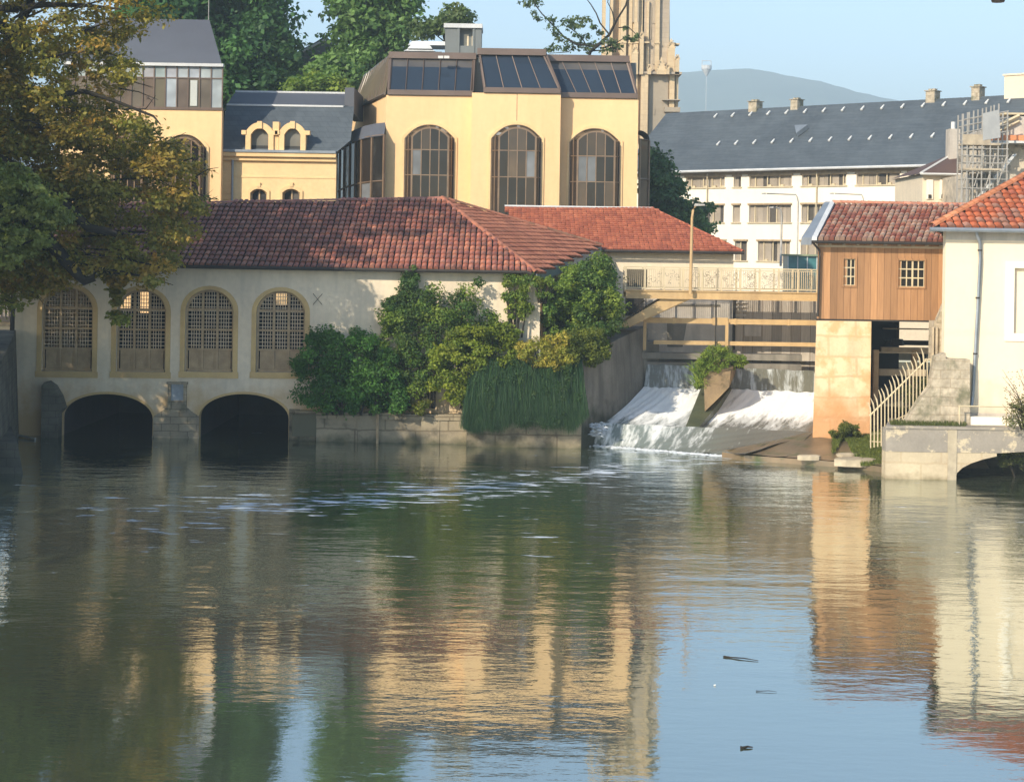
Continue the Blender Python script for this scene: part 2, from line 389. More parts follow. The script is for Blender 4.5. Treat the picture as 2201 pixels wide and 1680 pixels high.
def ridge_caps(mb, p0, p1, r, cols, n, rnd):
    p0 = Vector(p0); p1 = Vector(p1); d = (p1-p0); t = d.normalized(); side = t.cross(Vector((0,0,1))).normalized(); up = side.cross(t).normalized()
    for i in range(n):
        a = p0+d*(i/n); b = p0+d*((i+1.12)/n); col = tone(cols, rnd); k = len(mb.v)
        for (pp, rr) in ((a, r*1.12), (b, r*.94)):
            for j in range(6):
                an = pi*j/5; mb.v.append(tuple(pp+side*(rr*cos(an))+up*(rr*.8*sin(an)+.02)))
        for j in range(5):
            mb.f.append([k+j, k+j+1, k+6+j+1, k+6+j]); mb.c.append(col)
# ---------------------------------------------------------------- foliage
def leaf_quads(C, Nn, size, colors, rng, aspect=.62, droop=0):
    """C centres, Nn unit normals -> rhombic leaf faces"""
    n = len(C)
    r = rng.normal(size=(n, 3)); r[:, 2] -= droop
    t = r-(r*Nn).sum(1, keepdims=True)*Nn; t /= np.linalg.norm(t, axis=1, keepdims=True)+1e-9
    b = np.cross(Nn, t); s = size.reshape(-1, 1)
    V = np.stack([C-t*s*.5, C+b*s*.5*aspect+Nn*s*.07, C+t*s*.5, C-b*s*.5*aspect+Nn*s*.07], axis=1).reshape(-1, 3)
    F = np.arange(n*4).reshape(n, 4)
    return V, F, np.repeat(colors, 4, axis=0)
def clump_leaves(cents, rad, per, size, pal, rng, squash=.75, shell=.55, up=.5, colvar=.22, clumpvar=.25, litbias=None):
    """leaves gathered round clump centres"""
    cents = np.asarray(cents); k = len(cents); rad = np.asarray(rad)
    n = k*per; ci = np.repeat(np.arange(k), per)
    d = rng.normal(size=(n, 3)); d /= np.linalg.norm(d, axis=1, keepdims=True)
    rr = shell+(1-shell)*rng.random(n)**.7; rr *= np.where(rng.random(n) < .12, rng.uniform(1, 1.35, n), 1)
    lump = 1+.28*np.sin(d[:, 0]*5+ci)*np.sin(d[:, 2]*4+ci*1.7)
    off = d*(rr*rad[ci]*lump)[:, None]; off[:, 2] *= squash
    C = cents[ci]+off
    nn = d*.7+rng.normal(size=(n, 3))*.55; nn[:, 2] += up; nn /= np.linalg.norm(nn, axis=1, keepdims=True)
    pal = np.asarray(pal); pi_ = rng.integers(0, len(pal), k)
    base = pal[pi_][ci]*.65+pal[rng.integers(0, len(pal), n)]*.35
    f = (1+rng.uniform(-clumpvar, clumpvar, k))[ci]*(1+rng.uniform(-colvar, colvar, n))
    S = size*rng.uniform(.5, 1.6, n); K_ = np.clip(base*f[:, None], .002, 1)
    m = max(1, int(k*.45)); q = 26; si = np.repeat(rng.integers(0, k, m), q); dd = rng.normal(size=(m, 3)); dd[:, 2] = np.abs(dd[:, 2])*.7; dd /= np.linalg.norm(dd, axis=1, keepdims=True)
    dd = np.repeat(dd, q, axis=0); tt = np.tile(np.linspace(.5, 1.75, q), m)*np.repeat(rng.uniform(.7, 1.1, m), q)
    C3 = cents[si]+dd*(tt*rad[si])[:, None]+rng.normal(size=(m*q, 3))*(rad[si]*.07)[:, None]; C3[:, 2] -= (tt**2)*rad[si]*.12
    n3 = rng.normal(size=(m*q, 3)); n3[:, 2] += up; n3 /= np.linalg.norm(n3, axis=1, keepdims=True); s3 = size*rng.uniform(.6, 1.3, m*q); c3 = pal[pi_][si]*rng.uniform(.8, 1.3, (m*q, 1))
    return np.concatenate([C, C3]), np.concatenate([nn, n3]), np.concatenate([S, s3]), np.concatenate([K_, np.clip(c3, .002, 1)])
def px_cents(poly, d0, d1, n, rng, margin=0, z0=None, weight=None):
    """clump centres spread through the volume whose outline is poly (photo measure) and whose depth runs d0..d1"""
    us = [p[0] for p in poly]; vs = [p[1] for p in poly]; out = []
    while len(out) < n:
        u = rng.uniform(min(us), max(us)); v = rng.uniform(min(vs), max(vs))
        if not in_poly(u, v, poly): continue
        if weight is not None and rng.random() > weight(u, v): continue
        out.append(P(u, v, rng.uniform(d0, d1)))
    return np.array([tuple(p) for p in out])
def foliage_obj(name, parts, mat, parent=None, **k):
    Vs, Fs, Cs, o = [], [], [], 0
    for V, F, C in parts:
        Vs.append(V); Fs.append(F+o); Cs.append(C); o += len(V)
    V = np.concatenate(Vs); F = np.concatenate(Fs); C = np.concatenate(Cs)
    return link_mesh(name, V, F, mat, parent, C, k.get('label'), k.get('cat'), k.get('group'), k.get('kind'), False)
def branch_tree(mb, base, top, r0, cents, rng, nl=14, r_end=.04, wob=.35):
    """trunk plus limbs that reach toward clump centres"""
    base = Vector(base); top = Vector(top); n = 8; tr = []
    for i in range(n+1):
        t = i/n; p = base.lerp(top, t)+Vector((rng.normal()*wob*t*.5, rng.normal()*wob*t*.5, 0)); tr.append(p)
    mb.tube(tr, [r0*(1-.8*i/n) for i in range(n+1)], 9)
    if len(cents) == 0: return
    idx = rng.choice(len(cents), min(nl, len(cents)), replace=False)
    for i in idx:
        c = Vector(cents[i]); f = min(.85, max(.12, (c.z-base.z)/(top.z-base.z)-.2+rng.uniform(-.1, .05)))
        s = tr[int(f*n)]; m = s.lerp(c, .5)+Vector((rng.normal()*wob, rng.normal()*wob, rng.uniform(.0, .6)))
        m2 = s.lerp(c, .8)+Vector((rng.normal()*wob, rng.normal()*wob, rng.uniform(-.2, .3)))
        r = r0*(1-.8*f)*.5
        mb.tube([s, s.lerp(m, .5), m, m2, c], [r, r*.8, r*.55, r*.35, r_end], 6)
def px_tree(name, label, poly, d0, d1, n, rad, per, size, pal, base, trunk_r, group=None, cat='tree', nl=14, squash=.75, weight=None, seed=1, trunk_top=None, mat=None, shell=.45):
    rng = np.random.default_rng(seed)
    cents = px_cents(poly, d0, d1, n, rng, weight=weight)
    rads = rng.uniform(rad*.65, rad*1.25, len(cents))
    C, nn, s, col = clump_leaves(cents, rads, per, size, pal, rng, squash=squash, shell=shell)
    t = thing(name, base, label, cat, group)
    foliage_obj('crown', [leaf_quads(C, nn, s, col, rng)], mat or M['leaf'], t)
    tm = MB(); top = trunk_top or (float(cents[:, 0].mean()), float(cents[:, 1].mean()), float(cents[:, 2].max()-rad))
    branch_tree(tm, base, top, trunk_r, cents, rng, nl)
    obj('trunk', tm, M['bark'], t, smooth=True)
    return t
def strands(parts, tops, tips, sag, w, pal, rng, seg=5):
    """arching ribbons from tops to tips (hanging grass)"""
    n = len(tops); T = np.asarray(tops); E = np.asarray(tips); ts = np.linspace(0, 1, seg+1)
    out = rng.normal(size=(n, 3))*.03
    pts = []
    for t in ts:
        p = T*(1-t)+E*t; p = p+out*sin(pi*t); p[:, 2] += sag*4*t*(1-t); pts.append(p)
    side = np.tile(np.array([1.0, .25, 0]), (n, 1))+rng.normal(size=(n, 3))*.3; side /= np.linalg.norm(side, axis=1, keepdims=True)
    V = []
    for i, p in enumerate(pts):
        ww = w*(1-.85*ts[i]**2); V.append(p-side*ww/2); V.append(p+side*ww/2)
    V = np.stack(V, axis=1).reshape(-1, 3); k = 2*(seg+1); F = []
    b = np.arange(n)*k
    for i in range(seg): F.append(np.stack([b+2*i, b+2*i+1, b+2*i+3, b+2*i+2], axis=1))
    pal = np.asarray(pal); c = pal[rng.integers(0, len(pal), n)]*rng.uniform(.7, 1.3, (n, 1))
    parts.append((V, np.concatenate(F), np.repeat(c, k, axis=0)))
# ================================================================= MILL (long cream building over the two tunnels)
rnd = random.Random(5)
fm = Fr((0, 72.2), (1, 0)); U = fm.uv
mill = thing('mill_building', (-8, 72.2, 0), 'long grey-cream mill with old red tiled roof, four lattice windows and two dark water arches', 'building')
aL, aR = U(22, 700)[0], U(1160, 650)[0]
zE = U(600, 577)[1]+.05
wins = [(91, 201, 617, 798), (251, 358, 622, 799), (399, 503, 622, 799), (552, 657, 625, 800)]
arches = [(131, 329, 846), (427, 621, 846)]
holes = []; WB = []
for (u0, u1, v0, v1) in wins:
    a0, z1 = U(u0, v0); a1, _ = U(u1, v0); _, z0 = U((u0+u1)/2, v1); _, z1 = U((u0+u1)/2, v0)
    WB.append((a0, a1, z0, z1)); holes.append(arch(a0, a1, z0, z1, .95))
TA = []
for (u0, u1, v) in arches:
    a0 = U(u0, 900)[0]; a1 = U(u1, 900)[0]; z1 = U((u0+u1)/2, v)[1]
    TA.append((a0, a1, z1)); holes.append(arch(a0, a1, -.8, z1, 1.05, 22))
w = MB(); w.plate(fm, [(aL, -1.2), (aR, -1.2), (aR, zE), (aL, zE)], holes, 0, -.55)
# side and rear walls, floor
w.box(aL, aL+.4, 72.76, 84, -1.2, zE-.1); w.box(aR-.35, aR, 72.76, 79.5, -1.2, zE+.2)
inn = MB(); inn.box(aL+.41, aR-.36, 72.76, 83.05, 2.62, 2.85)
rear = Fr((0, 83.5), (1, 0)); rh = []
for (x, y, X, Z) in ((.9, 5.1, 2.6, 6.4), (.7, 3.9, 1.5, 4.6), (3.0, 4.9, 3.5, 6.0), (7.6, 4.9, 9.0, 6.2), (9.8, 5.4, 10.4, 6.2)):
    rh.append([(aL+x, y), (aL+X, y), (aL+X, Z), (aL+x, Z)])
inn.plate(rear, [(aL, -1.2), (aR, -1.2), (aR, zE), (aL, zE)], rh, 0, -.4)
obj('wall', w, M['stucco_grey'], mill); obj('interior', inn, M['black_void'], mill)  # floor and rear wall coloured near-black so the rooms look unlit
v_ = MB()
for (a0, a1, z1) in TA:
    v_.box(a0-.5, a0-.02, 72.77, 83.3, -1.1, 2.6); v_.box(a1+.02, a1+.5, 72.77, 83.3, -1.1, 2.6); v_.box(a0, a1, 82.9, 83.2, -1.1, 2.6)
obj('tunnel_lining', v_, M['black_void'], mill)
def lattice_window(a0, a1, z0, z1, par):
    fr_ = MB(); W = a1-a0; rise = .95; d0, d1 = -.2, -.28
    fr_.ring(fm, arch(a0+.09, a1-.09, z0+.1, z1-.09, rise-.06), arch(a0+.002, a1-.002, z0+.003, z1-.003, rise), d0, d1)
    top = lambda a: arch_top(a0+.09, a1-.09, z1-.09, rise-.06, a)
    fr_.fbox(fm, a0+.09, a1-.09, z0+.003, z0+.12, d0, d1)
    zp = z0+.27*(z1-z0)   # top of the solid panels
    cw = (W-.18)/3
    for i in (1, 2):
        a = a0+.09+cw*i; fr_.fbox(fm, a-.055, a+.055, z0+.12, top(a)+.02, d0+.02, d1-.01)
    for zf in (.27, .51, .755):
        z = z0+zf*(z1-z0)
        ex = 0
        fr_.fbox(fm, a0+.06+ex, a1-.06-ex, z-.045, z+.045, d0+.012, d1-.004)
    wf = obj('window', fr_, M['wood_grey'], par)
    # lattice
    lt = MB()
    for c in range(3):
        b0 = a0+.09+cw*c+.05; b1 = a0+.09+cw*(c+1)-.05
        for k in range(1, 5):
            a = b0+(b1-b0)*k/5+rnd.uniform(-.006, .006); lt.fbox(fm, a-.015, a+.015, zp, top(a)+.01, -.225, -.25)
    nz = int((z1-zp)/.17)
    for k in range(1, nz+1):
        z = zp+(z1-zp)*k/(nz+.6)
        x = (z-(z1-.09-rise+.06))/(rise-.06); half = (W/2-.09)*(sqrt(max(0, 1-x*x)) if x > 0 else 1)
        c = (a0+a1)/2; lt.fbox(fm, c-half, c+half, z-.016, z+.016, -.232, -.257)
    obj('lattice', lt, M['wood_pale'], wf)
    pn = MB()
    for c in range(3):
        b0 = a0+.09+cw*c+.05; b1 = a0+.09+cw*(c+1)-.05
        pn.fbox(fm, b0, b1, z0+.12, zp, -.25, -.275)
        pn.fbox(fm, b0+.1, b1-.1, z0+.24, zp-.13, -.235, -.249)
    obj('panel', pn, M['wood_grey'], wf)
for (a0, a1, z0, z1) in WB: lattice_window(a0, a1, z0, z1, mill)
for i, (a0, a1, z0, z1) in enumerate(WB):
    s = MB(); t = .2
    s.ring(fm, arch(a0+.002, a1-.002, z0, z1-.002, .95), arch(a0-t, a1+t, z0, z1+t*.8, .95+t*.7), .035, -.05)
    s.fbox(fm, a0-t-.04, a1+t+.04, z0-.26, z0-.003, .06, -.05)
    obj('surround', s, M['mill_trim'], mill)
# arch rings of the water tunnels
for (a0, a1, z1) in TA:
    s = MB(); s.ring(fm, arch(a0+.01, a1-.01, -.7, z1-.01, 1.05, 22), arch(a0-.09, a1+.09, -.7, z1+.09, 1.12, 22), .02, -.3)
    obj('arch_ring', s, M['mill_trim'], mill)
# stone buttress, middle pier with niche, corner
b = MB(); a0, z0 = U(98, 940); a1, _ = U(133, 940)
prof = [(a0, -1), (a1, -1), (a1+.02, 1.0), (a1+.35, 1.35)]
pl = [(a0, -1.0), (a1, -1.0), (a1, 1.0), (a1+.22, 1.25), (a1+.05, 1.75), (a1-.22, 2.2), (a1-.5, 2.38), (a0+.1, 2.36), (a0, 2.2)]
b.plate(fm, pl, [], .75, .01); obj('buttress', b, M['stone_dark'], mill)
b = MB(); a0, _ = U(329, 940); a1, _ = U(427, 940); c = U(381, 850)[0]
b.plate(fm, [(a0, -1), (a1, -1), (a1, .95), (a1-.25, 1.1), (a1-.5, 1.3), (a0+.55, 1.3), (a0+.3, 1.1), (a0, .9)], [], .03, -.01)
b.fbox(fm, a0-.03, a1+.03, -1, .08, .09, .032)
obj('stone_pier', b, M['stone_old'], mill)
nb = MB(); n0 = U(362, 850)[0]; n1 = U(402, 850)[0]; zt = U(381, 820)[1]; zb = U(381, 885)[1]
nb.fbox(fm, n0, n0+.13, zb, zt-.1, .16, .035); nb.fbox(fm, n1-.13, n1, zb, zt-.1, .16, .035); nb.fbox(fm, n0-.05, n1+.05, zt-.1, zt, .2, .035)
nb.fbox(fm, n0+.131, n1-.131, zb, zb+.5, .10, .035)
nf = obj('niche_frame', nb, M['stone_old'], mill)
nb = MB(); nb.fbox(fm, n0+.131, n1-.131, zb+.502, zt-.102, .06, .035); obj('niche_slab', nb, M['zinc'], nf)
b = MB(); k0 = U(621, 940)[0]; k1 = U(680, 940)[0]
b.fbox(fm, k0+.005, k0+.45, -1, 1.32, .08, .0); b.fbox(fm, k0+.45, k1, -1, .98, .34, .0); b.fbox(fm, k0+.3, k1+.03, .985, 1.28, .40, .01)
obj('corner_pier', b, M['stone_river'], mill)
b = MB(); x, z = U(683, 643)
for s in (-1, 1): b.tube([fm.pt(x-.2, z-.24*s, .05), fm.pt(x+.2, z+.24*s, .05)], .010, 5)
obj('wall_anchor', b, M['iron'], mill)
b = MB(); b.fbox(fm, aR-.28, aR+.02, 2.9, zE-.3, .03, .001); obj('corner_post', b, M['cream_side'], mill)
# ---- roof: front slope, hipped right slope, rear slope
EL = fm.pt(aL-.3, zE+.02, .38); ER = P(1132, 583, 71.75); CC = P(1152, 588, 71.7)
AP = P(950, 427, 79.2); RL = Vector((aL+1.0, 77.7, 0)); n0_ = (ER-EL).cross(AP-EL); RL.z = EL.z-(n0_.x*(RL.x-EL.x)+n0_.y*(RL.y-EL.y))/n0_.z; RR = P(1292, 529, 80.2)
BL = Vector((aL-.3, 87, zE)); BR = Vector((RR.x-1, 87.5, zE))
nfr = (ER-EL).cross(AP-EL).normalized()
roofs = MB()
roofs.face([EL, ER, CC, AP, RL]); roofs.face([CC, RR, AP]); roofs.face([RL, AP, RR, BR, BL]); roofs.face([EL, RL, BL])
dn = Vector((0, 0, -.12))
roofs.face([EL+dn, BL+dn, BR+dn, RR+dn, CC+dn, ER+dn]); roofs.face([EL, EL+dn, ER+dn, ER]); roofs.face([CC, CC+dn, RR+dn, RR]); roofs.face([ER, ER+dn, CC+dn, CC])
rf = obj('roof', roofs, M['tile_base'], mill)
def colA(a, b, r):  # tiles darken leftward and warm rightward: shade and sun put into their colour
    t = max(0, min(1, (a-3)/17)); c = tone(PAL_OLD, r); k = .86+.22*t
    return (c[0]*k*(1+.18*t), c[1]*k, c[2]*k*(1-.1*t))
tm = MB(); up = (AP-EL.lerp(ER, .7)); e1 = (ER-EL).normalized(); n_ = e1.cross(up).normalized(); e2 = n_.cross(e1).normalized()
if e2.z < 0: e2 = -e2
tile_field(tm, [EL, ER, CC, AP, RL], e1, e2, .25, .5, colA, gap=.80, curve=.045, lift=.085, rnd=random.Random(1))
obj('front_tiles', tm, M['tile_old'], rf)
tm = MB(); nn_ = (RR-CC).cross(AP-CC).normalized(); e1 = Vector((0,0,1)).cross(nn_).normalized()
e2 = nn_.cross(e1).normalized(); e2 = e2 if e2.z > 0 else -e2
tile_field(tm, [CC, RR, AP], e1, e2, .235, .46, lambda a, b, r: tone([(.47,.19,.11), (.42,.165,.10), (.52,.22,.13)], r), gap=.96, curve=.02, lift=.045, rnd=random.Random(2))
obj('side_tiles', tm, M['tile_old'], rf)
tm = MB(); ridge_caps(tm, AP+Vector((0,0,.02)), CC+Vector((0,0,.05)), .12, [(.44,.18,.11)], 30, rnd); ridge_caps(tm, RL, AP, .11, PAL_OLD, 50, rnd)
ridge_caps(tm, AP+Vector((0,0,.03)), RR+Vector((0,0,.03)), .12, [(.38,.17,.11),(.25,.14,.09)], 26, rnd)
obj('ridge_tiles', tm, M['tile_old'], rf)
g = MB()
for i in range(1): g.tube([EL+Vector((0,-.1,-.04)), ER+Vector((0,-.1,-.04)), CC+Vector((-.1,-.08,-.06))], .075, 8)
obj('gutter', g, M['iron'], mill)
g = MB(); g.hexa([CC+Vector((0,-.02,-.42)), RR+Vector((0,-.02,-.5)), RR+Vector((-.2,.12,-.5)), CC+Vector((-.2,.12,-.42))], [CC+Vector((.04,0,-.02)), RR+Vector((.04,0,-.02)), RR+Vector((-.2,.12,-.02)), CC+Vector((-.2,.12,-.02))])
obj('verge_board', g, M['zinc'], mill)
# ================================================================= RED ROOFED ANNEX behind, right of the mill
annex = thing('red_roofed_annex', (8, 80.6, 3), 'low cream building with bright orange-red hipped roof behind the footbridge', 'building')
fa = Fr((0, 81.0), (1, 0)); a0 = fa.uv(1170, 600)[0]; a1 = fa.uv(1576, 600)[0]; zE2 = fa.uv(1440, 540)[1]
w = MB(); w.box(a0, a1, 81.0, 88, .5, zE2+.05); obj('wall', w, M['cream_side'], annex)
A = Vector((a0-1.2, 80.4, zE2+.02)); B = P(1597, 543, 80.4); B.z = A.z; R1 = P(1403, 450, 86.2); R0 = Vector((a0-2, 86.2, R1.z)); B2 = Vector((B.x, 91.5, A.z)); A2 = Vector((A.x, 91.5, A.z))
r = MB(); r.face([A, B, R1, R0]); r.face([B, B2, R1]); r.face([R0, R1, B2, A2]); r.face([A, A2, B2, B]); r.face([A, R0, A2])
rf = obj('roof', r, M['tile_base'], annex)
tm = MB(); e1 = (B-A).normalized(); up = R1-B; n_ = e1.cross(R0-A).normalized(); e2 = n_.cross(e1); e2 = e2 if e2.z > 0 else -e2
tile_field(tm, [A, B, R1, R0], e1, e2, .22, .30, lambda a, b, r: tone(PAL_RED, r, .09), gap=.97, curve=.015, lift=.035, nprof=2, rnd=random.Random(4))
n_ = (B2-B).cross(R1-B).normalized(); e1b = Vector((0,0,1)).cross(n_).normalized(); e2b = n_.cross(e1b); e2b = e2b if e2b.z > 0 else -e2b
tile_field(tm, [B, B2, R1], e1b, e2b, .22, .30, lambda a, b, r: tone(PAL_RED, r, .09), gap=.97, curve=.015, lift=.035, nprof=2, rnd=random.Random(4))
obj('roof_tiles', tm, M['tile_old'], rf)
tm = MB(); tm.tube([R0+Vector((0,0,.05)), R1+Vector((0,0,.05))], .07, 6); obj('ridge_flashing', tm, M['roof_white'], rf)
tm = MB(); ridge_caps(tm, B, R1, .09, PAL_RED, 24, rnd); obj('hip_tiles', tm, M['tile_old'], rf)
tm = MB(); tm.tube([A+Vector((0,-.08,-.05)), B+Vector((.05,-.08,-.05))], .07, 8); obj('gutter', tm, M['iron'], annex)
dr = MB(); q0 = fa.uv(1345, 600)[0]; q1 = fa.uv(1383, 600)[0]
dr.fbox(fa, q0, q1, fa.uv(1360, 678)[1], fa.uv(1360, 577)[1], .05, .004); dd = obj('grille_door', dr, M['iron'], annex)
# ================================================================= glazing helpers
def pane_color(r, dark=.5):  # pane tones stand in for varied reflections, curtains and dark rooms
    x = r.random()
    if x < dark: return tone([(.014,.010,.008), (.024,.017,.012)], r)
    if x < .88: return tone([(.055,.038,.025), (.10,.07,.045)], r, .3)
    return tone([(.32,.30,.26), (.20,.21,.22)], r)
def glazed(mb, bars, fr, a0, a1, z0, z1, d, cols, rows, r, t=.05, dark=.5, pd=.03, edge=True):
    """flat glazing: one coloured pane per cell, with bars in front"""
    for i in range(len(cols)-1):
        for j in range(len(rows)-1):
            b0 = a0+(a1-a0)*cols[i]; b1 = a0+(a1-a0)*cols[i+1]; y0 = z0+(z1-z0)*rows[j]; y1 = z0+(z1-z0)*rows[j+1]
            c = pane_color(r, dark); mb.face([fr.pt(b0,y0,d), fr.pt(b1,y0,d), fr.pt(b1,y1,d), fr.pt(b0,y1,d)], c)
    for x in cols:
        a = a0+(a1-a0)*x; bars.fbox(fr, a-t/2, a+t/2, z0, z1, d+pd, d-.02)
    for y in rows:
        z = z0+(z1-z0)*y; bars.fbox(fr, a0, a1, z-t/2, z+t/2, d+pd-.006, d-.026)
def bow_window(par, fr, a0, a1, z0, z1, rise, r, rowz):
    """bowed glass bay under an arch: inner arch pushed forward, angled side panes"""
    W = a1-a0; ins = .17*W; dep = .5
    i0, i1 = a0+ins, a1-ins*.75; iz = z1-.26
    outer = segarch(a0, a1, z0, z1, rise, 16); inner = segarch(i0, i1, z0, iz, rise*.62, 16)
    g = MB()
    for k in range(len(inner)-1):
        c = pane_color(r, .55) if k not in (0, len(inner)-2) else (.045,.03,.02)
        g.face([fr.pt(*outer[k], -.05), fr.pt(*outer[k+1], -.05), fr.pt(*inner[k+1], dep), fr.pt(*inner[k], dep)], c)
    tris = []
    cols = [0, .25, .5, .75, 1]
    def topz(a):
        x = min(1, abs((a-(i0+i1)/2)/((i1-i0)/2))); return iz-rise*.62*(x**2.3)
    zs = [z0]+rowz
    for ci in range(4):
        b0 = i0+(i1-i0)*cols[ci]; b1 = i0+(i1-i0)*cols[ci+1]
        for k in range(len(zs)):
            lo = zs[k]
            c = pane_color(r, .45 if k == len(zs)-1 else .68)
            if k < len(zs)-1: g.face([fr.pt(b0,lo,dep), fr.pt(b1,lo,dep), fr.pt(b1,zs[k+1],dep), fr.pt(b0,zs[k+1],dep)], c)
            else:
                top = [fr.pt(b0+(b1-b0)*q/6, topz(b0+(b1-b0)*q/6), dep) for q in range(6, -1, -1)]
                g.face([fr.pt(b0,lo,dep), fr.pt(b1,lo,dep)]+top, c)
    f = MB(); t = .055; f.ring(fr, outer, segarch(a0-.01, a1+.01, z0, z1+.01, rise, 16), -.02, -.3); f.ring(fr, segarch(a0+.12, a1-.12, z0, z1-.12, rise*.95, 16), outer, .03, -.3)
    for c in cols:
        a = i0+(i1-i0)*c; f.fbox(fr, a-t/2, a+t/2, z0, topz(a)+.01, dep+.03, dep-.03)
    for z in rowz:
        f.fbox(fr, i0, i1, z-t/2, z+t/2, dep+.024, dep-.036)
        for (x0, x1) in ((a0, i0), (a1, i1)): f.tube([fr.pt(x0, z, -.02), fr.pt(x1, z, dep)], .03, 4)
    f.ring(fr, inner, [(x+(.0), z+.0) for x, z in segarch(i0-.07, i1+.07, z0, iz+.08, rise*.64, 16)], dep+.02, dep-.05)
    for (x0, x1) in ((a0, i0), (a1, i1)):
        m = (x0+x1)/2; f.tube([fr.pt(m, z0, dep*.45), fr.pt(m, z1-rise*.75, dep*.45)], .035, 4)
    wf = obj('window', f, M['bronze_frame'], par)
    obj('pane', g, M['glass'], wf)
    mo = MB(); mo.ring(fr, segarch(a0, a1, z0, z1, rise, 16), segarch(a0-.13, a1+.13, z0, z1+.15, rise+.06, 16), .07, -.04)
    obj('surround', mo, M['yellow_trim'], par)
# ================================================================= YELLOW OFFICE BLOCK (three big bow windows)
yb = thing('yellow_office_building', (2, 92, 3), 'tall yellow building with three arched bow windows and a brown glazed attic', 'building')
r = random.Random(12)
fy = Fr((0, 92), (1, 0)); Y = fy.uv
zC = Y(925, 206)[1]; zB = 4.0
x830, x1012, x1204, x1374 = Y(829, 300)[0], Y(1013, 300)[0], Y(1204, 300)[0]+.1, Y(1371, 300)[0]
RCS = .9   # recess of outer bays behind the middle one
fyo = fy; fyc = Fr((0, 92-RCS), (1, 0))
def yhole(fr, u0, u1, v0):
    a0 = fr.uv(u0, 400)[0]; a1 = fr.uv(u1, 400)[0]; z1 = fr.uv((u0+u1)/2, v0)[1]; return a0, a1, z1
H1 = yhole(fyo, 868, 976, 268); H2 = yhole(fyc, 1054, 1163, 268); H3 = yhole(fyo, 1222, 1332, 276)
w = MB(); zb = 8.0; ris = .78
w.plate(fyo, [(x830, zB), (x1012, zB), (x1012, zC), (x830, zC)], [segarch(H1[0], H1[1], zb, H1[2], ris)], 0, -.5)
c0, c1 = fyc.uv(1013, 300)[0], fyc.uv(1204, 300)[0]
w.plate(fyc, [(c0, zB), (c1, zB), (c1, zC+.12), (c0, zC+.12)], [segarch(H2[0], H2[1], zb, H2[2], ris)], 0, -.5)
w.plate(fyo, [(c1+.003, zB), (x1374, zB), (x1374, zC), (c1+.003, zC)], [segarch(H3[0], H3[1], zb, H3[2], ris)], 0, -.5)
w.box(c1-.3, c1-.004, 91.61, 92.4, zB, zC+.1); w.box(c0+.004, c0+.3, 91.61, 92.4, zB, zC+.1)
SB = P(751, 246, 104.5)     # back end of the left side wall
sd = Vector((SB.x-x830, SB.y-92)); fs = Fr((SB.x, SB.y), (-sd.x, -sd.y)); sl = sd.length
w.plate(fs, [(0, zB), (sl-.004, zB), (sl-.004, zC), (0, zC)], [], 0, -.4)
w.box(x1374-.4, x1374-.002, 92.51, 106, zB, zC-.01); w.box(SB.x, x1374, 105.5, 106, zB, zC)
obj('wall', w, M['yellow'], yb)
for (h, fr, vs) in ((H1, fyo, (332, 386)), (H2, fyc, (333, 389)), (H3, fyo, (340, 395))):
    uc = (h[0]+h[1])/2; rz = [HC+(HYP+6-v)/FPX*92 for v in vs]; bow_window(yb, fr, h[0], h[1], zb, h[2], ris, r, sorted(rz))
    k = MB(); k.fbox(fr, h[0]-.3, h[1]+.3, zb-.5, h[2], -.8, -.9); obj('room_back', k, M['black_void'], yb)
j = MB(); cj = (H2[0]+H2[1])/2; j.fbox(fyc, cj-.015, cj+.015, H2[2]+.2, zC+.1, .006, .001); obj('wall_joint', j, M['brown_metal'], yb)
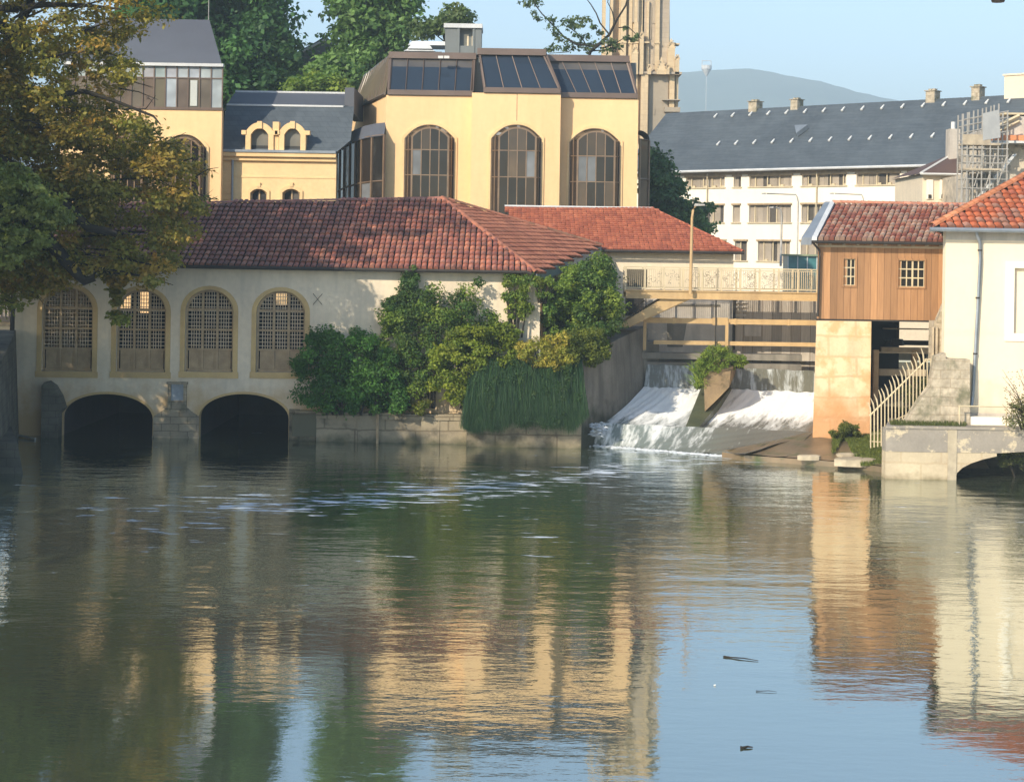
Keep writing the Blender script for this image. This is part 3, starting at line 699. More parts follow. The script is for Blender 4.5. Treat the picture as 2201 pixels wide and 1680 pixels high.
# attic
def attic(fr, u0b, u1b, u0t, u1t, vt, zc, n, par, tan_top, rr):
    """sloping glass band; bottom along zc, top set back"""
    b0 = fr.uv(u0b, 250)[0]; b1 = fr.uv(u1b, 250)[0]; t0, zt = fr.uv(u0t, vt, -1.1); t1, _ = fr.uv(u1t, vt, -1.1); zt = fr.uv((u0t+u1t)/2, vt, -1.1)[1]
    g = MB(); f = MB(); q = lambda s, t: fr.pt(b0+(b1-b0)*s, zc+.3, .0).lerp(fr.pt(t0+(t1-t0)*s, zt-.25, -1.0), t)
    for i in range(n):
        for (ta, tb, c) in ((0, .72, (.022,.034,.052)), (.72, 1, (.10,.09,.08) if tan_top else (.022,.032,.048))):
            k = .9+.25*rr.random(); g.face([q(i/n, ta), q((i+1)/n, ta), q((i+1)/n, tb), q(i/n, tb)], tuple(x*k for x in c))
    for i in range(n+1):
        s = i/n; t = .05 if 0 < i < n else .11
        o_ = Vector((0, -.05, .0)); f.tube([q(s, 0)+o_, q(s, 1)+o_], t*.55, 4)
    f.hexa([fr.pt(b0-.1,zc+.02,.12), fr.pt(b1+.1,zc+.02,.12), fr.pt(b1+.1,zc+.02,-.3), fr.pt(b0-.1,zc+.02,-.3)], [fr.pt(b0-.1,zc+.3,.10), fr.pt(b1+.1,zc+.3,.10), fr.pt(b1+.1,zc+.3,-.3), fr.pt(b0-.1,zc+.3,-.3)])
    f.hexa([fr.pt(t0-.15,zt-.3,-.8), fr.pt(t1+.15,zt-.3,-.8), fr.pt(t1+.15,zt-.3,-1.6), fr.pt(t0-.15,zt-.3,-1.6)], [fr.pt(t0-.15,zt+.06,-.85), fr.pt(t1+.15,zt+.06,-.85), fr.pt(t1+.15,zt+.06,-1.6), fr.pt(t0-.15,zt+.06,-1.6)])
    # cheeks
    for s, (bb, tt) in ((-1, (b0, t0)), (1, (b1, t1))):
        f.hexa([fr.pt(bb,zc+.3,.02), fr.pt(bb+.12*s,zc+.3,.02), fr.pt(bb+.12*s,zc+.3,-2), fr.pt(bb,zc+.3,-2)], [fr.pt(tt,zt,-1), fr.pt(tt+.12*s,zt,-1), fr.pt(tt+.12*s,zt,-2), fr.pt(tt,zt,-2)])
    ff = obj('attic_frame', f, M['brown_metal'], par); obj('attic_glass', g, M['glass_blue'], ff)
    return t0, t1, zt
A1 = attic(fyo, 836, 1012, 842, 1018, 116, zC, 5, yb, True, r)
A2 = attic(fyc, 1042, 1200, 1032, 1168, 108, zC+.12, 4, yb, False, r)
A3 = attic(fyo, 1206, 1366, 1172, 1347, 122, zC, 5, yb, True, r)
m = MB()   # brown side wall of the attic over the left facade, and the flat roof
ft = A1[2]
p0 = fs.pt(0, zC, 0); p1 = fs.pt(sl-.1, zC, .02); tb0 = fs.pt(0, ft-.2, -.8); tb1 = Vector((A1[0], 92+1.0, ft))
m.face([fs.pt(0,zC+.01,.05), fs.pt(sl,zC+.01,.05), tb1, tb0]); 
m.face([fs.pt(0,zC+.01,.05), tb0, tb0+Vector((6,1,0)), Vector((SB.x+6, 106, zC))])
for i in range(1, 11):
    a = fs.pt(sl*i/11, zC+.02, .07); b_ = tb0.lerp(tb1, i/11)+Vector((-.03, -.02, 0)); m.tube([a, b_], .025, 4)
m.tube([fs.pt(0,zC+.06,.1), fs.pt(sl,zC+.06,.1), ], .09, 4)
obj('attic_side_panel', m, M['brown_panel'], yb)
m = MB(); m.face([tb0, tb1, Vector((A3[1], 93.1, ft-.05)), Vector((A3[1], 105, ft-.05)), Vector((tb0.x, 105, ft))]); m.box(x1374-.35, x1374-.05, 93.3, 104, zC, ft-.3)
m.box(c0+.3, c1-.8, 92.6, 97, ft-.5, ft+.22); m.box(x830+.6, x1374-.9, 93.2, 94, zC, ft-.12)
obj('flat_roof', m, M['grey_metal'], yb)
m = MB()
for (u, v) in ((947, 123), (960, 123)):
    p = P(u, v, 91.9); m.box(p.x-.14, p.x+.14, p.y, p.y+.2, p.z-.07, p.z+.07)
obj('floodlight', m, M['white_paint'], yb)
# curved glass stair bays at both sides
def bow_bay(u_list, v_top, v_bot, par, nrow, rr, capcol, D=91.2, front=True):
    g = MB(); f = MB(); pts = u_list
    for i in range(len(pts)-1):
        (ua, ya, va), (ub, yb_, vb) = pts[i], pts[i+1]
        A_ = P(ua, va, ya); B_ = P(ub, vb, yb_)
        for k in range(nrow):
            t0, t1 = k/nrow, (k+1)/nrow
            la = lambda p, t: Vector((p.x, p.y, p.z+(7-p.z)*t))
            c = pane_color(rr, .5 if k else .7)
            g.face([la(A_,t1), la(B_,t1), la(B_,t0), la(A_,t0)], c)
            f.tube([la(A_,t0)+Vector((-.01,-.03,0)), la(B_,t0)+Vector((-.01,-.03,0))], .05, 4)
        f.tube([Vector((A_.x,A_.y-.03,A_.z)), Vector((A_.x,A_.y-.03,7))], .075, 4)
        if i == len(pts)-2: f.tube([Vector((B_.x,B_.y-.03,B_.z)), Vector((B_.x,B_.y-.03,7))], .075, 4)
    ff = obj('stair_bay_frame', f, M['bronze_frame'], par); obj('stair_bay_glass', g, M['glass'], ff)
    c = MB()
    for i in range(len(pts)-1):
        (ua, ya, va), (ub, yb_, vb) = pts[i], pts[i+1]
        A_ = P(ua, va, ya); B_ = P(ub, vb, yb_); hi = Vector((0, .9, .75))
        c.face([A_+Vector((-.1,-.1,-.05)), B_+Vector((0,-.1,-.05)), B_+hi, A_+hi])
    obj('stair_bay_cap', c, M['slate_flat'], par)
bow_bay([(724,99,330), (731,97.2,322), (741,95.6,315), (753,94.2,308), (765,93,303), (778,92.2,298), (800,91.6,293), (826,91.4,290)], 0, 0, yb, 3, r, None)
rb = MB(); rg = MB(); c_ = P(1373, 330, 92.6); e_ = P(1395, 330, 93.5); zt = P(1380, 300, 92.6).z
for k in range(3):
    z0_, z1_ = [(6.5, 10.6), (10.6, 12.4), (12.4, zt)][k]
    rg.face([(c_.x+.02,92.5,z0_), (e_.x,93.5,z0_), (e_.x,93.5,z1_), (c_.x+.02,92.5,z1_)], [(.06,.04,.03), (.12,.09,.06), (.13,.10,.06)][k]); rb.tube([(c_.x+.02,92.45,z1_), (e_.x,93.45,z1_)], .05, 4)
rg.face([(e_.x,93.5,6.5), (e_.x,99,6.5), (e_.x,99,zt), (e_.x,93.5,zt)], (.08,.06,.04))
for (x_, y_) in ((c_.x+.05, 92.45), (e_.x, 93.45)): rb.tube([(x_,y_,6.5), (x_,y_,zt)], .06, 4)
ff = obj('stair_bay_frame', rb, M['bronze_frame'], yb); obj('stair_bay_glass', rg, M['glass'], ff)
cp = MB(); cp.grid(lambda u, v: Vector((c_.x+.02+(e_.x-c_.x)*sin(u*pi/2), 92.5+1.0*u+3*v, zt+.5*cos(u*pi/2))), 8, 2); obj('stair_bay_cap', cp, M['slate_flat'], yb)
# rooftop plant
pl = thing('rooftop_plant_room', P(995, 108, 94.5), 'grey metal plant room with small cream windows on the brown flat roof', 'rooftop unit')
fp = Fr((0, 94.5), (1, 0)); Q = fp.uv
a0, z1 = Q(957, 60); a1, _ = Q(1035, 60); z0 = ft-.1
m = MB(); m.fbox(fp, a0, a0+.75, z0, z1, 0, -2.2); m.fbox(fp, a1-.45, a1, z0, z1, 0, -2.2); m.fbox(fp, a0+.75, a1-.45, z0, z0+.75, -.01, -2.2); m.fbox(fp, a0+.75, a1-.45, z0+.75, z1, -.5, -2.1)
m.fbox(fp, a0+.7, a0+.82, z0, z1-.02, .05, -.06); m.fbox(fp, a1-.5, a1-.38, z0, z1-.02, .05, -.06)
obj('housing', m, M['grey_metal'], pl)
m = MB(); m.fbox(fp, a0-.08, a1+.05, z1, z1+.24, .12, -2.3); obj('lid', m, M['roof_white'], pl)
m = MB(); m.fbox(fp, a0+1.05, a0+1.32, z0+.78, z0+1.45, -.47, -.49); m.fbox(fp, a0+1.5, a0+1.6, z0+.78, z0+1.45, -.47, -.49); obj('louvre', m, M['curtain'], pl)  # plain cream plates set into the front
dm = thing('roof_skylight_dome', P(905, 108, 95), 'stepped white domed skylight left of the grey plant room', 'skylight')
m = MB(); fd = Fr((0, 95), (1, 0)); Q = fd.uv; e0, _ = Q(857, 100); e1, _ = Q(950, 100)
m.hexa([fd.pt(e0,ft-.2,0), fd.pt(e1,ft-.2,0), fd.pt(e1,ft-.2,-3), fd.pt(e0,ft-.2,-3)], [fd.pt(e0+.35,ft+.35,0), fd.pt(e1,ft+.35,0), fd.pt(e1,ft+.35,-3), fd.pt(e0+.35,ft+.35,-3)]); obj('curb', m, M['grey_metal'], dm)
m = MB()
for (u0, u1, za, zb2) in ((868, 936, .36, .50), (876, 930, .50, .78), (872, 960, .95, 1.2)):
    q0 = Q(u0, 90)[0]; q1 = Q(u1, 90)[0]; dd = -2.0 if za > .9 else 0
    m.hexa([fd.pt(q0,ft+za,.1+dd), fd.pt(q1,ft+za,.1+dd), fd.pt(q1,ft+za,-2+dd), fd.pt(q0,ft+za,-2+dd)], [fd.pt(q0+.25,ft+zb2,-.1+dd), fd.pt(q1-.2,ft+zb2,-.1+dd), fd.pt(q1-.2,ft+zb2,-1.8+dd), fd.pt(q0+.25,ft+zb2,-1.8+dd)])
obj('dome_sheet', m, M['roof_white'], dm)
# ================================================================= LEFT YELLOW BLOCK with the slanted slate roof
lb = thing('yellow_block_with_slate_roof', (-24, 90, 3), 'yellow block behind the tree with a glass band and tall grey sloping roof', 'building')
fl = Fr((0, 90), (1, 0)); L = fl.uv
xr = L(476, 300)[0]; xl = L(130, 300)[0]; zc = L(360, 236)[1]; zg = L(360, 141)[1]; zt = L(360, 41)[1]
hl = []
for (u0, u1, v) in ((236, 318, 284), (348, 443, 289)):
    a0 = L(u0, 400)[0]; a1 = L(u1, 400)[0]; z1 = L((u0+u1)/2, v)[1]; hl.append((a0, a1, z1))
w = MB(); w.plate(fl, [(xl, 3), (xr, 3), (xr, zc), (xl, zc)], [segarch(a0, a1, 8, z1, .75) for a0, a1, z1 in hl], 0, -.5)
w.hexa([(xr-.4,90.51,3),(xr-.002,90.51,3),(xr-2.9,103,3),(xr-3.3,103,3)],[(xr-.4,90.51,zc-.01),(xr-.002,90.51,zc-.01),(xr-2.9,103,zc-.01),(xr-3.3,103,zc-.01)]); w.box(xl, xl+.4, 90.51, 103, 3, zc-.01); obj('wall', w, M['yellow'], lb)
for a0, a1, z1 in hl:
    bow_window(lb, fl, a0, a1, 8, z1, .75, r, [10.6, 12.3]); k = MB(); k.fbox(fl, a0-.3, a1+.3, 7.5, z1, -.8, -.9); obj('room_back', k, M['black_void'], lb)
g = MB(); f = MB(); b = MB()
nc = 14; cw = (xr-.05-xl)/nc; zm = L(360, 166)[1]
sky_c = (.42,.47,.48); tan_c = (.17,.14,.11)
for i in range(nc):
    a0 = xr-.05-cw*(i+1); a1 = a0+cw
    c = sky_c if i in (0, 4) else tan_c
    g.face([fl.pt(a0,zc+.15,-.35), fl.pt(a1,zc+.15,-.35), fl.pt(a1,zm,-.35), fl.pt(a0,zm,-.35)], tuple(x*(.93+.12*r.random()) for x in c))
    g.face([fl.pt(a0,zm,-.35), fl.pt(a1,zm,-.35), fl.pt(a1,zg,-.35), fl.pt(a0,zg,-.35)], tuple(x*(.93+.12*r.random()) for x in sky_c))
    f.fbox(fl, a1-.03, a1+.03, zc+.15, zg, -.3, -.4)
f.fbox(fl, xl, xr-.05, zm-.03, zm+.03, -.306, -.39); f.fbox(fl, xl, xr+.06, zc, zc+.15, .06, -.5)
ff = obj('glass_band_frame', f, M['brown_metal'], lb); obj('glass_band_pane', g, M['glass'], ff)
a0 = xr-.05-cw*3+.12; g = MB(); g.fbox(fl, a0, a0+cw-.24, zc+.25, zm-.12, -.3, -.33); obj('white_blind', g, surf('pale_blind', (.50,.52,.48), (.46,.48,.45), 1, .7, 0), ff)
b.fbox(fl, xl, xr+.0, zg, zg+.16, -.15, -.5); obj('parapet', b, M['roof_white'], lb)
b = MB(); s0 = L(268, 42, -4)[0]; s1, zt2 = L(450, 43, -4)
b.face([fl.pt(xl, zg+.16, -.2), fl.pt(xr-.08, zg+.16, -.2), fl.pt(s1, zt2, -4), fl.pt(xl+1, zt2, -4)])
b.face([fl.pt(xr-.08, zg+.16, -.2), fl.pt(xr-2.6, zg+.16, -12), fl.pt(s1-1.1, zt2, -9), fl.pt(s1, zt2, -4)]); b.face([fl.pt(xl+1,zt2,-4), fl.pt(s1,zt2,-4), fl.pt(s1-1.1,zt2,-9), fl.pt(xl+1,zt2,-9)])
b.hexa([(xl,90.36,zc+.05),(xr-.1,90.36,zc+.05),(xr-2.7,102,zc+.05),(xl,102,zc+.05)],[(xl,90.36,zg+.1),(xr-.1,90.36,zg+.1),(xr-2.7,102,zg+.1),(xl,102,zg+.1)])
obj('roof', b, M['slate_flat'], lb)
b = MB(); p = P(448, 60, 94.5); b.tube([p, (p.x, p.y, p.z+3.2)], .025, 4); obj('antenna', b, M['galv'], lb)
# ================================================================= MIDDLE BUILDING (mansard slate roof, twin dormers)
mb_ = thing('mansard_building', (-13, 91.2, 3), 'peach building with blue-grey mansard roof and twin arched dormers between the yellow blocks', 'building')
fq = Fr((0, 91.2), (1, 0)); Q = fq.uv
x0 = Q(470, 400)[0]; x1 = Q(722, 400)[0]; x2 = Q(752, 300)[0]; zcor = Q(620, 338)[1]
wh = []
for (u0, u1, v) in ((538, 574, 406), (607, 645, 406)):
    a0 = Q(u0, 420)[0]; a1 = Q(u1, 420)[0]; wh.append((a0, a1, Q((u0+u1)/2, v)[1]))
w = MB(); w.plate(fq, [(x0, 3), (x1, 3), (x1, zcor), (x0, zcor)], [segarch(a0, a1, 9, z1, .22, 8) for a0, a1, z1 in wh], 0, -.5); obj('wall', w, M['peach'], mb_)
for i, (a0, a1, z1) in enumerate(wh):
    s = MB(); s.ring(fq, segarch(a0, a1, 9, z1, .22, 8), segarch(a0-.14, a1+.14, 9, z1+.2, .3, 8), .07, -.02); c = (a0+a1)/2; s.fbox(fq, c-.09, c+.09, z1+.1, z1+.34, .11, .0)
    obj('surround', s, M['yellow_trim'], mb_)
    g = MB(); g.fbox(fq, a0, (a0+a1)/2, 9, z1, -.3, -.33, (.035,.035,.04)); g.fbox(fq, (a0+a1)/2+.004, a1, 9, z1, -.3, -.33, (.14,.13,.12) if i else (.05,.05,.055)); f = MB(); f.fbox(fq, (a0+a1)/2-.04, (a0+a1)/2+.04, 9, z1, -.24, -.34); f.ring(fq, segarch(a0+.08, a1-.08, 9, z1-.08, .2, 8), segarch(a0, a1, 9, z1, .22, 8), -.22, -.3)
    wf = obj('window', f, M['wood_grey'], mb_); obj('pane', g, M['glass'], wf)
s = MB(); s.fbox(fq, x0, x1, zcor, zcor+.22, .35, -.2); s.fbox(fq, x0, x1, zcor-.22, zcor-.002, .18, .0); s.fbox(fq, x0, x1, Q(620, 381)[1]-.05, Q(620, 381)[1]+.05, .03, .0); obj('cornice', s, M['yellow_trim'], mb_)
s = MB(); s.fbox(fq, x0, x1, zcor+.222, zcor+.36, .42, -.1); obj('gutter', s, M['zinc'], mb_)
s = MB(); qx = Q(488, 400)[0]
for k in range(12):
    zz = zcor-.35-k*.34; 
    if zz < 9: break
    wd = .32 if k % 2 else .48; s.fbox(fq, qx-wd, qx+wd*.5, zz-.31, zz, .05, .0)
obj('quoins', s, M['yellow_trim'], mb_)
s = MB(); px = Q(500, 400)[0]; s.tube([fq.pt(px, zcor-.2, .15), fq.pt(px, 6, .15)], .07, 6); obj('downpipe', s, M['zinc'], mb_)
rz1 = Q(620, 227, -2.2)[1]; rz2 = Q(620, 200, -5)[1]
s = MB(); s.face([fq.pt(x0,zcor+.3,.1), fq.pt(x1,zcor+.3,.1), fq.pt(x2,zcor+1.0,-.45), fq.pt(x2,rz1,-2.2), fq.pt(x0,rz1,-2.2)]); obj('mansard_slope', s, M['slate'], mb_)
s = MB(); s.fbox(fq, x0, x2-.6, rz1-.06, rz1+.04, -2.1, -2.3); s.fbox(fq, x0, x2-.5, rz2-.05, rz2+.1, -5, -9); obj('ridge_flashing', s, M['roof_white'], mb_)
s = MB(); s.face([fq.pt(x0,rz1+.04,-2.25), fq.pt(x2-.4,rz1+.04,-2.25), fq.pt(x2-.4,rz2,-5), fq.pt(x0,rz2,-5)]); s.fbox(fq, x2-.55, x2-.02, rz1-.4, rz2+.1, -2.3, -8); obj('upper_roof', s, M['slate_flat'], mb_)
# dormers
for (u0, u1) in ((537, 578), (609, 647)):
    dg = MB(); fr2 = Fr((0, 90.95), (1, 0)); V_ = fr2.uv
    a0 = V_(u0+2, 300)[0]; a1 = V_(u1-1, 300)[0]; zz0 = zcor+.36; z1 = V_((u0+u1)/2, 276)[1]
    dg.ring(fr2, segarch(a0, a1, zz0, z1, .35, 10), segarch(a0-.28, a1+.28, zz0, z1+.32, .5, 10), .05, -.6)
    c = (a0+a1)/2; dg.fbox(fr2, c-.13, c+.13, z1-.02, z1+.38, .13, .0)
    for s_ in (-1, 1): e = a0-.28 if s_ < 0 else a1+.28; dg.fbox(fr2, e-.22 if s_ < 0 else e-.02, e+.02 if s_ < 0 else e+.22, z1-.35, z1-.12, .1, -.5)
    dk = MB(); dk.fbox(fr2, a0-.28, a1+.28, zz0, z1-.15, -.62, -2.0); 
    dm_ = obj('dormer', dg, M['yellow_trim'], mb_); obj('cheek', dk, M['slate'], dm_)
    g = MB(); g.fbox(fr2, a0, a1, zz0+.25, z1, -.3, -.33, (.19,.185,.16)); g.fbox(fr2, a0, a1, zz0, zz0+.25, -.28, -.33, (.06,.06,.06)); obj('window', g, M['glass'], dm_)
s = MB(); a0 = Q(579, 300)[0]; a1 = Q(608, 300)[0]; s.fbox(fq, a0+.2, a1-.2, zcor+.36, zcor+1.9, .2, -.5); obj('dormer_link', s, M['yellow_trim'], mb_)
# ================================================================= grey gabled house behind
gh = thing('grey_gabled_house', P(662, 180, 122), 'distant grey house with steep gable and white verge between the dark trees', 'house')
gf = Fr((0, 122), (1, 0)); G = gf.uv
w = MB(); w.plate(gf, [G(600, 250), G(700, 250), G(716, 100), G(700, 77), G(634, 118), G(600, 150)], [], 0, -6); obj('wall', w, surf('grey_gable', (.13,.14,.14), (.11,.12,.12), .2, .8, 0), gh)
w = MB(); a, b_ = G(630, 122), G(700, 86); w.tube([gf.pt(*a, .15), gf.pt(*b_, .15)], .09, 4); obj('verge', w, M['white_paint'], gh)
w = MB(); a, b_ = G(628, 118), G(686, 82); c1_, d1_ = G(640, 100), G(700, 76); w.face([gf.pt(*a, .2), gf.pt(*G(702, 80), .2), gf.pt(*G(702, 74), -5), gf.pt(*G(632, 104), -5)]); obj('roof', w, M['slate_flat'], gh)
# ================================================================= CHURCH TOWER
tw = thing('gothic_church_tower', P(1383, 250, 170), 'tall pale sandstone gothic bell tower with buttresses and narrow lancet openings', 'tower')
fk = Fr((0, 170), (1, 0)); K = fk.uv
cx = K(1385, 150)[0]; zS = K(1400, 156)[1]; zT = K(1400, -260)[1]; zT2 = K(1400, -40)[1]
core = MB()
def octa(mb, cx, cy, r0, r1, z0, z1, ph=pi/8):
    a = [(cx+r0*cos(ph+i*pi/4), cy+r0*sin(ph+i*pi/4), z0) for i in range(8)]; b = [(cx+r1*cos(ph+i*pi/4), cy+r1*sin(ph+i*pi/4), z1) for i in range(8)]
    for i in range(8): j = (i+1) % 8; mb.face([a[i], a[j], b[j], b[i]])
    mb.face(b)
cy = 174
core.box(cx-3.1, cx+2.9, 171.2, 177.5, 5, zS); octa(core, cx-.15, cy, 3.25, 2.9, zS, zT)
obj('shaft', core, M['tower'], tw)
sh = MB(); a0 = K(1397, 200)[0]; a1 = K(1438, 200)[0]; sh.box(a0, a1, 171.05, 171.19, 5, zS-.3); sh.box(a0+.5, a0+.62, 170.98, 171.04, K(1412,245)[1], K(1412,232)[1]); obj('recessed_panel', sh, M['tower_shade'], tw)  # flat plate; the shade of the recess is put into its colour
bt = MB()
for (u0, u1, d0, vt, vb) in ((1340, 1352, .0, -260, 300), (1358, 1365, .35, -260, 300), (1369, 1378, .0, -260, 300), (1379, 1394, -.3, 160, 300), (1392, 1397, .1, 0, 160), (1415, 1424, .0, -260, 160), (1441, 1452, .2, 160, 300), (1455, 1461, .6, 160, 300), (1425, 1431, .7, -260, 160), (1385, 1391, .4, -260, 90), (1301, 1308, .6, -260, 300), (1318, 1324, .8, -260, 300)):
    a0, zt_ = K(u0, vt, 0); a1, _ = K(u1, vt, 0); zb_ = K(u0, vb)[1]
    bt.box(a0, a1, 170.6+d0, 172.6, zb_, zt_); 
    bt.box(a0-.05, a1+.05, 170.5+d0, 172.5, zS+3, zS+3.15)
obj('buttress', bt, M['tower'], tw)
ls = MB()
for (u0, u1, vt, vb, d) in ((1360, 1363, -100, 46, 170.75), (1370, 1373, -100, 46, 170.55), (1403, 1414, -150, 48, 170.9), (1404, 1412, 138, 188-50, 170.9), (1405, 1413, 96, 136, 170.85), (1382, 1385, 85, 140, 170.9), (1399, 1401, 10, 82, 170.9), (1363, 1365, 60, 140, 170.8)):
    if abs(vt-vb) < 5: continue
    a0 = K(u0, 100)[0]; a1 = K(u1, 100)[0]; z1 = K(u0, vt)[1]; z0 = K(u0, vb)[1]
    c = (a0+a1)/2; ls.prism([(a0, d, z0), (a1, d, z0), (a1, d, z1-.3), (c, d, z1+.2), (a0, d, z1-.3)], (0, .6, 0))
obj('lancet_opening', ls, M['tower_shade'], tw)  # solid panels; the dark of the openings is put into their colour
fc = MB(); a0 = K(1382, 100)[0]; a1 = K(1440, 100)[0]; fc.box(a0, a1, 171.0, 171.6, zS, K(1400, -150)[1]); obj('front_panel', fc, surf('tower_mid', (.52,.43,.31), (.42,.35,.27), .3, .9, .04, 2.5, brick=(1,.5,(.6,.55,.5),.4)), tw)
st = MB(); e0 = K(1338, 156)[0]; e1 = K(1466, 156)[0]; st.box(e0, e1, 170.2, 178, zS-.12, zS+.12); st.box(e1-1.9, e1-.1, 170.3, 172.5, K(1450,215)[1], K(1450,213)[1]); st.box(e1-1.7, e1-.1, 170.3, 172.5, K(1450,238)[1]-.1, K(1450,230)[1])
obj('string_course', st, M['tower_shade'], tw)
pn = MB()
def pinn(u0, u1, vt, vb, y=170.4, dep=1.1, tip=None):
    a0 = K(u0, vt)[0]; a1 = K(u1, vt)[0]; zt_ = K((u0+u1)/2, vt)[1]; zb_ = K((u0+u1)/2, vb)[1]; c = (a0+a1)/2; h = (a1-a0)*1.5
    pn.box(a0, a1, y, y+dep, zb_, zt_-h*.7)
    for (p_, q_) in (((a0,y), (a1,y)), ((a1,y), (a1,y+dep)), ((a1,y+dep), (a0,y+dep)), ((a0,y+dep), (a0,y))): pn.face([(*p_, zt_-h*.7), (*q_, zt_-h*.7), (c, y+dep/2, zt_+h*.3)])
    for k in range(4): 
        zz = zt_-h*.7+k*h*.2; ww = (a1-a0)/2*(1-k*.2); pn.box(c-ww-.06, c-ww+.04, y-.05, y+.1, zz, zz+.12); pn.box(c+ww-.04, c+ww+.06, y-.05, y+.1, zz, zz+.12)
pinn(1437, 1452, 86, 160); pinn(1452, 1461, 118, 160, 170.2); pinn(1392, 1400, 140, 160, 170.0, .6); pinn(1412, 1432, 130, 160, 170.0, .5); pinn(1345, 1356, 136, 160, 170.0, .8); pinn(1358, 1372, 100, 160, 170.0, .9); pinn(1376, 1384, 70, 160, 170.05, .8); pinn(1432, 1439, 140, 160, 169.9, .5); pinn(1302, 1316, 90, 200, 170.3)
obj('pinnacle', pn, M['tower'], tw)
# ================================================================= LONG WHITE BUILDING
O = P(1435, 369, 148); E = P(1750, 361, 138.2)
fw = Fr((O.x, O.y), (E.x-O.x, E.y-O.y)); W = fw.uv
wb = thing('long_white_building', (O.x, O.y, 3), 'long white building with steep dark slate roof and bands of grey windows', 'building')
zE = (O.z+E.z)/2; aL = W(1340, 400)[0]; aR = W(2201, 400)[0]+12
bands = []
def band(vt, vb, groups, uref):
    z1 = W(uref, vt)[1]; z0 = W(uref, vb)[1]
    return [(W(u0, vt)[0], W(u1, vt)[0], z0, z1) for u0, u1 in groups]
G1 = band(376, 401, [(1474.5,1557.7), (1577,1593), (1611,1702), (1724,1819), (1841,1934), (1953,1992), (2010, 2060)], 1640)
G2 = band(438, 478, [(1472,1556), (1575,1591), (1610,1700.5), (1723,1812), (1835, 1925)], 1640)
G3 = band(516, 561, [(1465,1485), (1500, 1560), (1579.5,1606), (1629,1698), (1721,1800), (1820, 1900)], 1660)
w = MB(); allg = G1+G2+G3
w.plate(fw, [(aL, 3), (aR, 3), (aR, zE-.1), (aL, zE-.1)], [[(a0,z0),(a1,z0),(a1,z1),(a0,z1)] for a0, a1, z0, z1 in allg], 0, -.4)
obj('wall', w, M['white_wall'], wb)
rr = random.Random(8)
for gi, (a0, a1, z0, z1) in enumerate(allg):
    g = MB(); g.fbox(fw, a0, a1, z0, z1, -.33, -.38, (.25,.25,.25))
    x = a0
    while x < a1-.1:
        wd = min(rr.choice([.35, .5, .62, .7]), a1-x); q = rr.random()
        if q < .62: k = rr.uniform(.85, 1.15); g.fbox(fw, x, x+wd, z0, z1, -.24-rr.random()*.05, -.30, (k,k*.98,k*.95))
        x += wd+.02
    bl = obj('window', g, M['blind'], wb)
    f = MB()
    x = a0+.5
    while x < a1-.3:
        f.fbox(fw, x-.05, x+.05, z0, z1, -.16, -.26)
        if rr.random() < .7: f.fbox(fw, x+.12, x+.42, z0, z0+.16, -.10, -.26)
        x += rr.choice([.9, 1.2, 1.25])
    f.fbox(fw, a0-.12, a1+.12, z0-.1, z0-.002, .1, -.2)
    obj('frame', f, M['curtain'] if False else M['rail'], bl)
    f = MB(); f.fbox(fw, a0-.1, a1+.1, z1-.09, z1+.05, .12, -.3); obj('lintel', f, M['wood_grey'], bl)
s = MB(); s.fbox(fw, aL, aR, zE-.42, zE-.1, -.02, .01); obj('frieze', s, M['wood_grey'], wb)
zR = W(1750, 227, -6.5)[1]
s = MB(); s.hexa([fw.pt(aL,zE-.1,.7), fw.pt(aR,zE-.1,.7), fw.pt(aR,zE-.1,-13.5), fw.pt(aL,zE-.1,-13.5)], [fw.pt(aL,zR,-6.4), fw.pt(aR,zR,-6.4), fw.pt(aR,zR,-6.6), fw.pt(aL,zR,-6.6)]); rf = obj('roof', s, M['slate'], wb)
s = MB(); s.tube([fw.pt(aL,zE-.08,.8), fw.pt(aR,zE-.08,.8)], .11, 6); obj('gutter', s, M['roof_white'], wb)
sl_n = Vector((0,0,1))
def on_roof(a, t, h=.06): 
    p = fw.pt(a, zE-.1, .7).lerp(fw.pt(a, zR, -6.4), t); return p+fw.n*h*.7+Vector((0,0,h*.7))
vent0 = None
for (t, us) in ((.86, range(1460-0, 2201, 40)), (.40, range(1512, 2080, 42))):
    for i, u in enumerate(us):
        # spacing follows equal steps along the eave
        pass
step = W(1640, 260)[0]-W(1600, 260)[0]
for (t, a_s, a_e) in ((.87, W(1460, 260)[0], W(2165, 230)[0]), (.40, W(1512, 325)[0], W(2060, 320)[0])):
    a = a_s
    while a < a_e:
        s = MB(); p = on_roof(a, t, .05); q = on_roof(a+.05, t+.055, .05)
        e = fw.ux*.10
        s.prism([p-e, p+e, q+e*.5, q-e*.5], fw.n*.07+Vector((0,0,.10))); obj('roof_vent', s, M['white_paint'], rf); a += step
s = MB(); a0, _ = W(1662, 272); pp = [on_roof(W(1661, 280)[0]-.0, .62), on_roof(W(1661,280)[0]+1.3, .62), on_roof(W(1661,280)[0]+.75, .49)]
s.prism(pp, fw.n*.25+Vector((0,0,.3))); obj('roof_hatch', s, M['zinc'], rf)
for (u, wd, ht, kind) in ((1624, .85, .8, 0), (1713, .7, .75, 0), (2005, .8, .85, 0), (2102, .7, 1.0, 0), (2192, 2.2, 2.0, 1)):
    a = W(u, 220, -6.5)[0]; s = MB(); s.fbox(fw, a-wd/2, a+wd/2, zR-.6, zR+ht*.75, -6.0, -7.0); s.fbox(fw, a-wd/2-.1, a+wd/2+.1, zR+ht*.75, zR+ht*.82, -5.9, -7.1)
    if not kind:
        for k in range(2): s.fbox(fw, a-wd*.4+k*wd*.42, a-wd*.05+k*wd*.42, zR+ht*.82, zR+ht, -6.3, -6.7)
    obj('chimney', s, M['rubble'] if not kind else M['cream_side'], rf)
